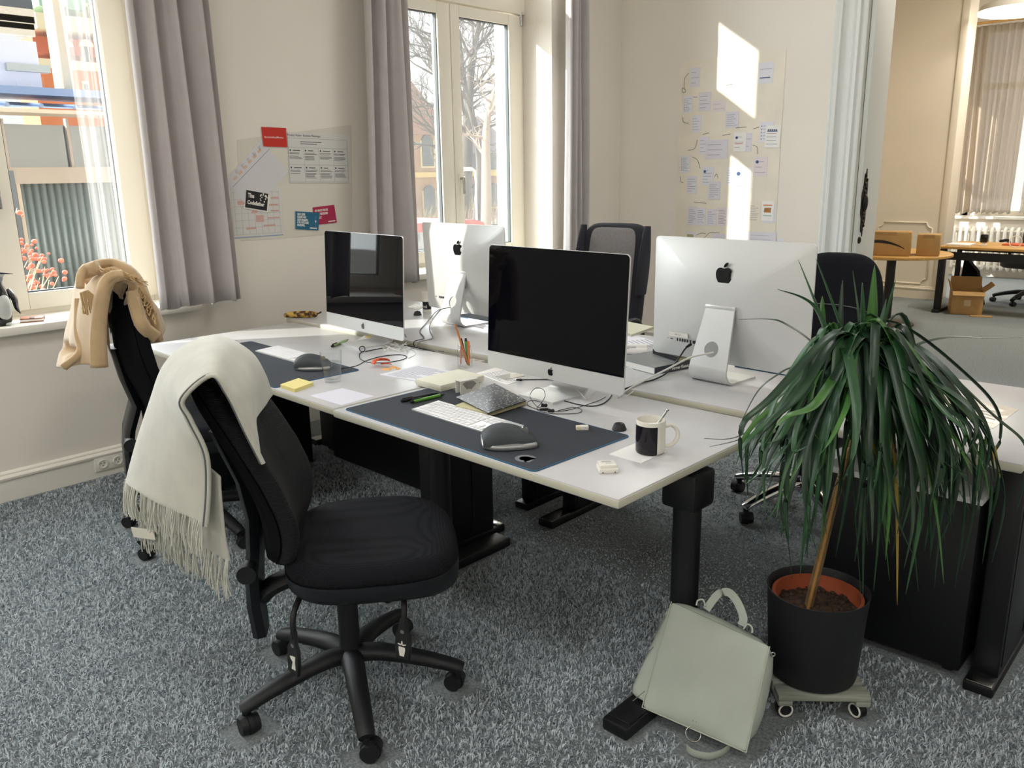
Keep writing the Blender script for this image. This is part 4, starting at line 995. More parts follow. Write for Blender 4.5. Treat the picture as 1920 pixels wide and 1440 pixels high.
MB().tube(spline(sp, 6), [.0028] * 12 + [.0024] * 7, n=8, flat=1.3).ball(sp[-1], .0045, (1, 1, .8), 10, 6).build('stem', steel, ts); MB().ball(sp[0] + Vector((.0, .0, -.001)), .010, (.7, .7, .3), 12, 8).build('bowl', steel, ts)
# small black stands, eraser, white gadget
def puck(label, u, v, z):
    p = at_z(u, v, z); t = thing('rubber_stand', label, 'stand', (p.x, p.y, z)); MB().lathe([(0, 0), (.021, 0), (.0225, .003), (.016, .019), (.013, .021), (.009, .017), (0, .016)], n=28).build('foot', blkp, t); return t
puck('small black rubber cone behind the mug', 1161, 806, ZA); q_ = puck('small black rubber cone by the cream tube on the back desk', 783, 591, ZD); MB().ball((0, 0, .021), .006, (1, 1, .7), 10, 8).build('button', blkp, q_)
p = at_z(1090, 806, ZM); t = thing('eraser', 'cream eraser on the far edge of the near desk mat', 'eraser', (p.x, p.y + .004, ZM), math.radians(46)); MB().box((-.0185, -.008, 0), (.0185, .008, .0125), .0015).build('rubber', M('eraser_rubber', '#ded6bb', .7), t); MB().box((-.006, -.0083, -.0), (.0185, .0083, .0128), .001).build('sleeve', cdm, t)
p = at_z(1135, 884, ZA); t = thing('charger_block', 'small white electronic block near the front corner of the nearest desk', 'charger', (p.x, p.y + .008, ZA), math.radians(48))
MB().box((-.026, -.024, 0), (.026, .024, .013), .003).build('base', plw, t); MB().box((-.0225, -.017, .013), (.0225, .0235, .0215), .002).build('top_shell', plw, t)
mb = MB(); mb.text('FLOW', .006, Matrix.Translation((-.004, -.004, .0215)), ext=.0003)
for k in range(3): mb.prism([(-.014, .006 + .004 * k), (.012, .006 + .004 * k), (.012, .007 + .004 * k), (-.014, .007 + .004 * k)], .0003, Matrix.Translation((0, 0, .0215)))
mb.build('lettering', inkg, t, smooth=0)
for sx in (-1, 1): MB().cyl((sx * .016, -.0242, .004), (sx * .016, -.0248, .004), .0016, n=8).build('contact', blkp, t)
# jar of pens
p = at_z(872, 688, ZA); t = thing('pen_jar', 'glass jar full of pens and pencils between the two near computers', 'jar', (p.x, p.y, ZA))
jg = glassmat('jar_glass', (.98, .985, .98, 1), 1.45, .8)
mb = MB(); mb.lathe([(0, .002), (.024, 0), (.0295, .004), (.031, .02), (.031, .064), (.028, .074), (.0255, .079), (.0255, .082), (.0268, .083), (.0268, .0855), (.0255, .087), (.0255, .09), (.0265, .091), (.0265, .094), (.024, .0945), (.0238, .08), (.029, .064), (.029, .008), (0, .006)], n=36); mb.build('jar_body', jg, t, smooth=50)
MB().tube([(.0262 * math.cos(a), .0262 * math.sin(a), .0845 + .003 * a / 6.28) for a in [k * .3 for k in range(40)]], .0009, n=5).build('screw_thread', jg, t)
def stick(label, foot, top, m, r=.0038, name='pen', cat='pen', tip=None, cap=None):
    f, q = Vector(foot), Vector(top); s = thing(name, label, cat, (p.x, p.y, ZA)); d = (q - f).normalized(); L = (q - f).length
    MB().cyl(f + d * .012, f + d * (L - .012), r, r, 12).build('barrel', m, s); MB().cyl(f, f + d * .012, .0008, r, 10).build('tip', tip or m, s); MB().cyl(f + d * (L - .012), q, r * 1.05, r * .8, 12).build('end_cap', cap or m, s); return s
upv = Vector((.734, .678, 0))                      # towards the right of the jar
wd = M('pencil_orange_wood', '#b9713a', .5); bl = M('blue_pen', '#2c3f8f', .35); lb_ = M('pencil_salmon', '#d98a66', .5); og = M('orange_marker', '#e0764a', .45)
for (lab, a, b_, zt, m, r, nm, ct, cp_) in (
    ('long brown wooden stick leaning furthest left out of the jar', .016, -.034, .178, wd, .0036, 'chopstick', 'stick', None),
    ('salmon pencil just right of the long brown stick in the jar', .008, -.028, .150, lb_, .0036, 'pencil', 'pencil', None),
    ('dark pencil leaning in the middle of the pen jar', .010, -.012, .118, blkp, .0036, 'pencil', 'pencil', None),
    ('blue pen with a pale cap in the pen jar', .012, .004, .122, bl, .0048, 'pen', 'pen', plw),
    ('green pen with a black end in the pen jar', .018, .006, .120, greenp, .0052, 'pen', 'pen', blkp),
    ('orange marker at the right side of the pen jar', .016, .016, .108, og, .0058, 'marker', 'pen', og),
    ('pink pencil at the left side of the pen jar', -.018, -.014, .090, M('pink_pencil', '#c98b86', .5), .0036, 'pencil', 'pencil', None)):
    dp = Vector((-.68, .73, 0)) * (.006 * ((len(lab) % 5) - 2)); f = upv * a + dp + Vector((0, 0, .0075)); q = upv * b_ + dp * .5 + Vector((0, 0, zt))
    stick(lab, f, q, m, r, nm, ct, None, cp_)
# banana
p = at_z(565, 597, ZD); t = thing('banana', 'overripe spotted banana on the back desk by the wall', 'banana', (p.x, p.y, ZD))
ban = M('banana_skin', '#c9a044', .55); nt = ban.node_tree; b = nt.nodes['Principled BSDF']; tc = nt.nodes.new('ShaderNodeTexCoord'); n_ = nt.nodes.new('ShaderNodeTexNoise'); n_.inputs['Scale'].default_value = 42; n_.inputs['Detail'].default_value = 6
r_ = nt.nodes.new('ShaderNodeValToRGB'); r_.color_ramp.elements[0].position = .42; r_.color_ramp.elements[0].color = hexc('#3e2415'); r_.color_ramp.elements[1].position = .56; r_.color_ramp.elements[1].color = hexc('#c9a044')
nt.links.new(tc.outputs['Object'], n_.inputs['Vector']); nt.links.new(n_.outputs[0], r_.inputs[0]); nt.links.new(r_.outputs[0], b.inputs['Base Color'])
R_ = Vector((.734, .679, 0)); Dp = Vector((-.68, .73, 0))
pts = [R_ * x + Dp * y + Vector((0, 0, z)) for x, y, z in ((-.088, -.012, .019), (-.06, .004, .020), (-.02, .016, .020), (.03, .016, .020), (.07, .0, .021), (.088, -.014, .024))]
sp = spline(pts, 6); k = len(sp)
MB().tube(sp, [.004 + .0155 * min(1, math.sin(PI * (i / (k - 1)) * .96 + .06) ** .45) for i in range(k)], n=10).build('skin', ban, t, smooth=60)
MB().tube([sp[-1], sp[-1] + R_ * .015 + Vector((0, 0, .006)), sp[-1] + R_ * .026 + Vector((0, 0, .012))], [.005, .0042, .0048], n=8).build('stem', M('banana_stem', '#3c2a18', .7), t)
# ------------------------------------------------------------------ cables, things on the two back desks and on the sill
cblw = M('white_cable', '#d9d8d2', .45); cblk_ = M('black_cable', '#16171b', .5); cblg = M('grey_cable', '#8c8c88', .5)
def desk_px(pts, z0, r):
    """cable points: (u, v) or (u, v, height above desk)"""
    return [at_z(p[0], p[1], z0 + r + (p[2] if len(p) > 2 else 0)) for p in pts]
def cable(label, pts, m, r, name='cable', closed=False, n=6):
    P = spline(pts, n, closed); c = P[len(P) // 2].copy(); t = thing(name, label, 'cable', tuple(c))
    MB().tube(P, r, n=8, closed=closed).build('cord', m, t, smooth=80, world=True); return t
cable('black cable looping behind the glass to the mouse by the left wall', desk_px([(640, 691, .004), (668, 686), (690, 675), (720, 667.5), (750, 665), (763, 669), (752, 675), (720, 680), (692, 679.5), (676, 673), (674, 664), (680, 659)], ZA, .0018), cblk_, .0018)
t = cable('black cable with a coiled end running towards the mirroring screen', desk_px([(685, 659), (705, 655), (735, 650), (755, 646), (762, 640), (762, 634, .01), (759, 627, .02)], ZA, .0022), cblk_, .0022)
mt_ = at_z(679, 655, ZA + .012); MB().tube([mt_ + R_ * .0125 * math.cos(a) + Vector((0, 0, .0125 * math.sin(a) + .001)) + Dp * .004 * math.sin(2 * a) for a in [2 * PI * k / 22 for k in range(22)]], .0022, n=7, closed=True).build('coil', cblk_, t, world=True)
rn = random.Random(4); tw = []
for i in range(26):
    tw.append((rn.uniform(716, 768), rn.uniform(640, 660), rn.uniform(0, .012)))
t = cable('tangle of white earphone cable under the mirroring screen', desk_px([(688, 652), (712, 645), (735, 642), (748, 648)] + tw + [(770, 655), (779, 664), (765, 672)], ZA, .0012), cblw, .0012)
P0 = at_z(722, 659, ZA); MB().ball(P0 + Vector((0, 0, .006)), .006, (1, 1, 1), 12, 8).build('earpiece', plw, t, world=True)
P0 = at_z(730, 654, ZA); MB().ball(P0 + Vector((0, 0, .006)), .0055, (1, 1, 1), 12, 8).build('earpiece', plw, t, world=True)
t = cable('thin grey cable with a metal plug beside the pen jar', desk_px([(770, 652), (790, 656), (812, 658), (826, 658.5)], ZA, .0013), cblg, .0013)
a, b_ = at_z(822, 658, ZA + .003), at_z(832, 659, ZA + .003); MB().cyl(a, b_, .0028, n=10).build('plug', steel, t, world=True)
t = cable('short black cable with a plug under the front of the nearest computer', desk_px([(978, 712), (1000, 711.5), (1024, 711.5), (1040, 713)], ZA, .0018), cblk_, .0018)
a, b_ = at_z(968, 712, ZA + .004), at_z(979, 712, ZA + .004); MB().cyl(a, b_, .0042, n=12).build('plug', blkp, t, world=True)
t = cable('black earphones with looped thin cord before the nearest computer', desk_px([(1136, 744), (1120, 752), (1090, 762), (1060, 770), (1036, 771), (1010, 768), (990, 760), (990, 753, .004), (1003, 751), (1018, 757), (1010, 764, .006), (998, 752, .012), (994, 740, .02), (1004, 728, .026), (1018, 730, .024), (1022, 742, .018), (1016, 754, .01), (1007, 768), (1030, 775), (1062, 776), (1086, 774), (1090, 768), (1075, 764), (1055, 768), (1046, 770)], ZA, .0011), cblk_, .0011, 'earphones')
for (u, v) in ((1019, 760), (1032, 770)):
    c = at_z(u, v, ZA + .007); MB().cyl(c - R_ * .008, c + R_ * .004, .0055, .0048, 12).ball(c + R_ * .008, .006, (1, 1, 1), 10, 8).cyl(c - R_ * .002, c + Vector((0, 0, .006)) - R_ * .004, .003, n=8).build('earbud', blkp, t, world=True)
a, b_ = at_z(1012, 768, ZA + .005), at_z(1028, 767, ZA + .005); MB().cyl(a, b_, .0038, n=10).build('remote', blkp, t, world=True)
cable('black lead curling from under the right side of the nearest computer', desk_px([(1022, 743), (1045, 748), (1064, 753), (1085, 758.5), (1110, 761.5), (1130, 757), (1142, 748), (1147, 741)], ZA, .0021), cblk_, .0021)
t = cable('white cable hanging under the stand of the nearest computer', [at_z(1077, 726, ZA + .024), at_z(1087, 736, ZA + .014), at_z(1100, 748, ZA + .0035), at_z(1107, 740, ZA + .006), at_z(1116, 733, ZA + .006)], cblw, .0016)
# leads from the right-hand computer back to the near one
hole = cD.matrix_basis @ Vector((0, .108, .115))
cable('thick white power cable from the round hole of the right-hand stand', [at_p(1338, 661, hole, RF), at_p(1312, 666, hole, RF), at_p(1290, 672, hole - RF * .01, RF), at_p(1255, 690, hole - Vector((.02, .06, 0)), RF), at_z(1215, 710, ZD + .03), at_z(1190, 723, ZD + .006), at_z(1172, 734, ZA + .012), at_z(1160, 745, ZA + .004)], cblw, .0034)
pb_ = cD.matrix_basis @ Vector((.13, .034, .115))
t = cable('black power lead from the port row of the right-hand computer', [pb_, at_p(1284, 655, pb_ - Vector((0, .03, 0)), RF), at_p(1270, 676, pb_ - Vector((0, .05, 0)), RF), at_z(1250, 699, ZD + .02), at_z(1228, 711, ZD + .004), at_z(1205, 717, ZD + .004), at_z(1186, 724, ZD + .004), at_z(1172, 729, ZD + .001)], cblk_, .003)
MB().cyl(pb_, at_p(1287, 651, pb_ - Vector((0, .02, 0)), RF), .0055, .0045, 12).build('plug', blkp, t, world=True)
cable('thin white cord looping off the right edge of the nearest computer', [at_z(1166, 689, ZD + .02), at_z(1185, 692, ZD + .03), at_z(1193, 706, ZD + .02), at_z(1192, 722, ZD + .003), at_z(1187, 734, ZA + .01), at_z(1172, 744, ZA + .002)], cblw, .0016)
holeC = cC.matrix_basis @ Vector((0, .108, .115))
cable('grey lead from the round hole of the sunlit computer down its desk edge', [at_p(844, 576, holeC + Vector((0, .02, 0)), RF), at_p(836, 578, holeC, RF), at_p(825, 582, holeC - RF * .02, RF), at_z(808, 604, ZD + .02), at_z(806, 620, ZD + .002), at_z(811, 634, ZD + .005), Vector((1.47, 2.424, ZD + .003)), Vector((1.475, 2.416, .70)), Vector((1.475, 2.416, .56))], cblg, .0028)
cable('black cable hanging over the front edge of the back desk', [at_z(829, 579, ZD + .02), at_z(817, 585, ZD + .012), at_z(800, 605, ZD + .004), at_z(787, 621, ZD + .004), at_z(795, 634, ZD + .005), Vector((1.44, 2.424, ZD + .003)), Vector((1.45, 2.416, .70)), Vector((1.45, 2.416, .56))], cblk_, .0022)
# tube of cream and papers behind the sunlit computer
p = at_z(801, 584, ZD); t = thing('cream_tube', 'white standing tube with a black cap label by the sunlit computer', 'tube', (p.x, p.y, ZD), .4)
MB().lathe([(0, 0), (.024, 0), (.025, .003), (.025, .014), (.0235, .0145)], n=28).build('cap', plw, t)
MB().cyl((0, 0, .0145), (0, 0, .058), .0238, .0244, 32).build('label_band', blkp, t)
mb = MB(); mb.grid(lambda u, v: (.0236 * math.cos(2 * PI * u) * lerp(1, 1.28, v), .0236 * math.sin(2 * PI * u) * lerp(1, .12, v ** .8), .058 + .055 * v), 28, 8, cu=True); mb.build('tube_body', plw, t, smooth=60)
mb = MB(); mb.text('mi', .030, mat_axes((-.017, -.0245, .022), (1, 0, 0), (0, 0, 1)), ext=.0006); mb.build('lettering', plw, t)
papers('loose white papers on the back desk beside the black rubber cone', [(764, 577), (782, 581), (797, 575), (780, 570)], ZD, 4, 8, paper_m, 4)
papers('white document strip lying before the sunlit computer', [(862, 606), (906, 617), (914, 606), (872, 597)], ZD, 1, 9, paperb, 5)
# right desk: slab, papers, rolled leaflets, books
t = sheet('drawing_tablet', 'pale slab with a green grey rim at the far end of the right desk', 'tablet', [(1150, 619), (1184, 632), (1226, 617), (1176, 607)], ZD, .012, M('slab_grey_green', '#c9c9b4', .6)); 
papers('white paper sheet lying before the rolled leaflets', [(1140, 640), (1180, 660), (1232, 643), (1190, 628)], ZD, 1, 12, paperb, 8)
a, b_ = at_z(1160, 654, ZD + .018), at_z(1212, 655, ZD + .018); d_ = (b_ - a).normalized(); mid = (a + b_) / 2
t = thing('leaflet_roll', 'roll of printed leaflets between the near computer and the right one', 'paper', (mid.x, mid.y, ZD))
mb = MB()
for k in range(3):
    off = Dp * (.018 * (k - 1)); z = ZD + (.014 if k != 1 else .026)
    mb.tube([a + off + Vector((0, 0, z - a.z)), b_ + off * 1.1 + Vector((0, 0, z - b_.z))], .0135, n=14, flat=1.15)
rl = mb.build('rolled_sheets', paper_m, t, smooth=60, world=True)
mb = MB(); T_ = mat_axes(a - Dp * .035 + Vector((0, 0, .006)), d_, Vector((.3, -.3, 1)))
lines(mb, T_, .075, .016, 3, 2, .4); mb.build('printed_text', ink, rl, smooth=0, world=True)
t = thing('picture_book', 'large grey book with a lettered dark spine, undermost on the right desk', 'book', (2.565, 2.735, ZD), math.radians(-13))
MB().box((-.115, -.135, 0), (.112, .135, .003)).box((-.115, -.135, .026), (.112, .135, .029)).build('cover', M('grey_gloss_cover', '#8b8f92', .2), t, smooth=0)
MB().box((-.113, -.133, .003), (.108, .133, .026)).build('page_block', paper_m, t, smooth=0)
spn = MB().box((.108, -.135, 0), (.115, .135, .029), .002).build('spine', M('navy_spine', '#2a2c3c', .3), t, smooth=0)
mb = MB(); mb.text('Werner Kunst', .017, mat_axes((.1151, -.06, .0085), (0, 1, 0), (0, 0, 1)), ext=.0004, bold=.0004); mb.build('lettering', plw, spn)
mb = MB(); mb.box((.1, .1, .1), (.11, .11, .11)); mb.bm.free()
t = thing('diary', 'small black notebook with cream pages on top of the grey book', 'notebook', (2.60, 2.80, ZD + .029), math.radians(-25))
MB().box((-.09, -.055, 0), (.09, .055, .002)).box((-.09, -.055, .016), (.09, .055, .018)).box((-.09, -.055, 0), (.09, -.053, .018)).build('cover', M('black_leatherette', '#1b1a20', .4), t, smooth=0); MB().box((-.088, -.053, .002), (.088, .053, .016)).build('page_block', pgm, t, smooth=0)
MB().box((-.084, -.056, -.0), (-.080, .056, .0185)).build('elastic_band', blkp, t, smooth=0)
papers('flat white sheets under the grey book on the right desk', [(1172, 680), (1240, 706), (1250, 700), (1185, 674)], ZD, 2, 3, paperb, 3)
# right end of the right desk
o = papers('printed pad at the far edge of the right desk behind the palm', [(1568, 720), (1696, 737), (1733, 706), (1640, 690)], ZD, 4, 21, paperb, 7)
T_, w_, h_ = inplane((1655, 722), (1690, 727), (1665, 710), ZD + .0038); MB().prism([(0, 0), (w_, 0), (w_, .004), (0, .004)], .0003, T_).build('red_mark', inkr, o, world=True)
fo = sheet('document_sleeve', 'clear plastic sleeve with a sheet inside at the right end of the desk', 'folder', [(1735, 762), (1862, 804), (1910, 768), (1765, 738)], ZD, .0012, M('clear_sleeve', '#dfd6c6', .12, spec=.8, bump=.4, bscale=14, dist=.004))
mt, w_, h_ = inplane((1740, 764), (1858, 801), (1762, 742), ZD + .0013); lines(MB(), mt, w_, h_, 6, 31, .2).build('printed_text', inkg, fo, smooth=0, world=True)
papers('white sheet half under the clear plastic sleeve on the right desk', [(1690, 790), (1848, 813), (1885, 782), (1738, 768)], ZD, 1, 17, paperb, 6)
p = at_z(1648, 728, ZD); t = thing('plastic_cup', 'clear plastic cup standing on the printed pad behind the palm', 'cup', (p.x, p.y, ZD + .004)); MB().lathe([(0, .001), (.021, 0), (.023, .002), (.030, .105), (.031, .106), (.0292, .105), (.0222, .004), (0, .003)], n=30).build('cup_wall', jg, t, smooth=50)
# window sill: wallet and penguin-like vacuum flask figure
p = at_z(61, 602, ZS + .03); t = thing('wallet', 'small brown leather wallet on the left window sill', 'wallet', (p.x, p.y, ZS + .03), math.radians(70))
lm = M('brown_leather', '#9a5f4c', .45, bump=.2, bscale=120)
MB().box((-.05, -.038, 0), (.05, .038, .005), .002).box((-.05, -.038, .014), (.05, .038, .019), .002).box((-.052, .034, .0), (.052, .040, .019), .004).build('cover', lm, t); MB().box((-.047, -.037, .005), (.047, .034, .014)).build('cards', plw, t); MB().box((-.01, -.042, .0185), (.012, .0, .0205), .001).build('clasp', M('dark_leather', '#3a2622', .5), t)
p = at_z(6, 612, ZS + .03); t = thing('penguin_figure', 'glossy black and white penguin figure at the left edge of the sill', 'figurine', (-.06, p.y + .00, ZS + .03))
pb1 = M('glazed_black', '#14161c', .12); pw = M('glazed_grey_white', '#c4c8c6', .2); pgv = M('glazed_blue_grey', '#5c6c74', .25)
MB().lathe([(0, 0), (.045, .0), (.056, .02), (.062, .07), (.060, .12), (.050, .165), (.040, .185), (.038, .20)], n=32).build('body', pb1, t, smooth=60)
MB().ball((.0, 0, .225), .045, (1, 1, .95), 24, 14).build('head', pgv, t, smooth=80)
MB().ball((.022, .01, .085), .052, (.95, .9, 1.45), 24, 14).build('belly', pw, t, smooth=80)
MB().ball((.02, .03, .235), .022, (1, .8, .6), 16, 10).build('cheek_patch', pw, t, smooth=80)
for s in (-1, 1):
    MB().tube(spline([(0, s * .055, .165), (.008, s * .075, .12), (.004, s * .082, .07), (.012, s * .092, .045)], 5), [.022 * max(.25, math.sin(PI * (.25 + .75 * k / 15))) for k in range(16)], n=12, flat=.45).build('flipper', pb1, t, smooth=80)
    MB().ball((.03, s * .025, .008), .022, (1.3, .8, .38), 14, 8).build('foot', pw, t, smooth=80)
MB().cyl((.03, .012, .245), (.058, .075, .238), .006, .001, 10).build('beak', pb1, t)
# ------------------------------------------------------------------ papers on the window wall
def wsheet(name, label, cat, px, x, t, m, group=None, axis='x'):
    f = at_x if axis == 'x' else at_y
    P = [f(u, v, x) for u, v in px]; c = sum(P, Vector()) / len(P); n = Vector((t, 0, 0)) if axis == 'x' else Vector((0, -t, 0))
    mb = MB(); a = [mb.bm.verts.new(p - c) for p in P]; b = [mb.bm.verts.new(p - c + n) for p in P]
    mb.bm.faces.new(a); mb.bm.faces.new(b)
    for i in range(len(P)): mb.bm.faces.new((a[i], a[(i + 1) % len(P)], b[(i + 1) % len(P)], b[i]))
    o = mb.build(name, m, None, smooth=0); o.location = c; tag(o, label, cat, group)
    # frame: origin lower left corner (px[3]), x to px[2], y to px[0]
    mt = mat_axes(P[3] + n * 1.02, P[2] - P[3], P[0] - P[3]); return o, mt, (P[2] - P[3]).length, (P[0] - P[3]).length
def rect(mb, mt, x0, y0, x1, y1, t=.0004): mb.prism([(x0, y0), (x1, y0), (x1, y1), (x0, y1)], t, mt); return mb
film = M('clear_film_on_wall', '#d9d4c8', .22, spec=.4)
wsheet('mounted_film', 'large clear film sheet on the wall behind the printed canvas sheet', 'sheet', [(444, 262), (659, 234), (660, 436), (452, 452)], .001, .0006, film)
o, mt, w, h = wsheet('mounted_sheet', 'printed sheet with a grid of eight boxes on the window wall', 'poster', [(539, 247), (656, 252), (659, 343), (543, 343)], .004, .0008, M('sheet_grey_white', '#d4d2ce', .6))
mb = MB(); L = w * .99
for k in range(5): rect(mb, mt, .01 * w + k * .235 * w, .02 * h, .01 * w + k * .235 * w + .0015, .70 * h)
for y in (.02, .36, .70, .88): rect(mb, mt, .01 * w, y * h, .95 * w, y * h + .0015)
rect(mb, mt, .95 * w, .02 * h, .95 * w + .0015, .88 * h); rect(mb, mt, .01 * w, .7 * h, .01 * w + .0015, .88 * h)
mb.build('box_grid', inkg, o, smooth=0, world=True)
mb = MB(); mb.text('Product Vision - Business Messenger', h * .065, mt @ Matrix.Translation((.005, h * .92, 0)), ext=.0004, width=.82)
rn = random.Random(2)
for i in range(4):
    for j in range(2):
        bx = .02 * w + i * .235 * w; by = (.36 if j else .02) * h
        rect(mb, mt, bx + .01 * w, by + .27 * h, bx + .03 * w, by + .30 * h, .0005); rect(mb, mt, bx + .06 * w, by + .275 * h, bx + .06 * w + rn.uniform(.06, .12) * w, by + .29 * h, .0005)
        for k in range(rn.randint(4, 8)):
            if k == 2: continue
            rect(mb, mt, bx + .005 * w, by + (.23 - .022 * k) * h, bx + rn.uniform(.14, .20) * w, by + (.238 - .022 * k) * h, .0005)
for k in range(2): rect(mb, mt, .20 * w, (.81 - .04 * k) * h, (.53 - .07 * k) * w, (.822 - .04 * k) * h, .0005)
mb.build('printed_text', ink, o, smooth=0, world=True)
o, mt, w, h = wsheet('mounted_card', 'red card with white lettering on the window wall', 'card', [(490, 238), (536, 240), (538.5, 276), (494, 274.5)], .0055, .001, M('red_card', '#c4281a', .5))
MB().text('#youcanmakeadifference', h * .15, mt @ Matrix.Translation((w * .06, h * .45, 0)), ext=.0004, width=.78).build('lettering', plw, o, smooth=0, world=True)
o, mt, w, h = wsheet('mounted_sheet', 'tilted pale plan sheet with bars, beside the long curtain', 'poster', [(421, 338), (489, 262), (541, 322), (472, 396)], .0028, .0008, M('sheet_lilac_grey', '#d3d1d3', .6))
mb = MB(); rn = random.Random(8)
for k in range(6): rect(mb, mt, (.12 + .13 * k) * w, (.82 + .008 * k) * h, (.20 + .13 * k) * w, (.88 + .008 * k) * h)
mb.build('plan_bars', M('bar_peach', '#d8b8a0', .8), o, smooth=0, world=True)
mb = MB(); rect(mb, mt, .02 * w, .74 * h, .98 * w, .755 * h)
for k in range(5):
    for j in range(4): rect(mb, mt, (.22 + .15 * k) * w, (.90 + .022 * j) * h, (.22 + .15 * k + rn.uniform(.03, .08)) * w, (.908 + .022 * j) * h)
mb.build('plan_lines', inkg, o, smooth=0, world=True)
o, mt, w, h = wsheet('mounted_sheet', 'table sheet with reddish blocks low on the wall beside the long curtain', 'poster', [(432, 352), (529, 349), (531, 441), (440, 447)], .0022, .0005, M('sheet_grey_white', '#d4d2ce', .6))
mb = MB()
for k in range(7): rect(mb, mt, .02 * w, (.06 + .14 * k) * h, .98 * w, (.064 + .14 * k) * h)
for k in range(8): rect(mb, mt, (.05 + .13 * k) * w, .06 * h, (.053 + .13 * k) * w, .92 * h)
mb.build('table_grid', inkg, o, smooth=0, world=True)
mb = MB(); rn = random.Random(3)
for (a, b, c_, d) in ((.12, .66, .35, .74), (.38, .48, .50, .56), (.46, .30, .62, .44), (.60, .20, .85, .24), (.25, .16, .45, .20), (.70, .36, .95, .39), (.78, .5, .95, .53), (.72, .62, .94, .66), (.8, .76, .96, .8)): rect(mb, mt, a * w, b * h, c_ * w, d * h, .0006)
mb.build('table_blocks', M('block_pink', '#cfa79e', .8), o, smooth=0, world=True)
MB().prism([(0, .0), (w, .0), (w, .018 * h), (0, .018 * h)], .0008, mt).build('bottom_strip', M('strip_blue', '#8fa3bd', .7), o, smooth=0, world=True)
o, mt, w, h = wsheet('mounted_card', 'black postcard with white blackletter title and a white edge on the wall', 'card', [(462.5, 354), (506.5, 366.5), (502, 398), (457, 390.5)], .0055, .001, cdm)
MB().prism([(.045 * w, .06 * h), (.955 * w, .06 * h), (.955 * w, .94 * h), (.045 * w, .94 * h)], .0004, mt).build('black_field', blkp, o, smooth=0, world=True)
mb = MB(); mb.text('The', h * .30, mt @ Matrix.Translation((w * .12, h * .60, .0003)), ext=.0004, bold=.0012, width=.75); mb.text('Codefather', h * .27, mt @ Matrix.Translation((w * .12, h * .26, .0003)), ext=.0004, bold=.0012, width=.78)
rn = random.Random(6)
for k in range(13):
    x = rn.uniform(.62, .92) * w; y = rn.uniform(.42, .88) * h; rect(mb, mt, x, y, x + rn.uniform(.02, .05) * w, y + rn.uniform(.03, .12) * h, .0008)
mb.build('lettering', plw, o, smooth=0, world=True)
o, mt, w, h = wsheet('mounted_card', 'magenta card with white capitals, half behind the teal card', 'card', [(586, 389), (626.5, 384), (631.5, 417), (590, 422)], .0048, .001, M('magenta_card', '#a6224c', .5))
mb = MB()
for k, s in enumerate(('ICH MACH MIR DIE', 'WELT, WIE SIE MIR', 'GEF\u00c4LLT.')): mb.text(s, h * .17, mt @ Matrix.Translation((w * .07, h * (.74 - .2 * k), 0)), ext=.0004, bold=.0006, width=.62)
rect(mb, mt, .62 * w, .08 * h, .93 * w, .14 * h); mb.build('lettering', plw, o, smooth=0, world=True)
o, mt, w, h = wsheet('mounted_card', 'teal card with white capitals overlapping the magenta card', 'card', [(554, 396), (599, 399), (597, 432), (554, 429.5)], .0066, .001, M('teal_card', '#1f6685', .5))
mb = MB()
for k, s in enumerate(('ICH LEBE', 'KEINE AN', 'LEITUNGEN,', 'ICH DR\u00dcCKE', 'KN\u00d6PFE.')): mb.text(s, h * .165, mt @ Matrix.Translation((w * .07, h * (.80 - .155 * k), 0)), ext=.0004, bold=.0006, width=.78)
rect(mb, mt, .62 * w, .08 * h, .93 * w, .14 * h); rect(mb, mt, .84 * w, .45 * h, .89 * w, .56 * h)
for k in range(8): rect(mb, mt, .86 * w, (.2 + .08 * k) * h, .87 * w, (.23 + .08 * k) * h)
mb.build('lettering', plw, o, smooth=0, world=True)
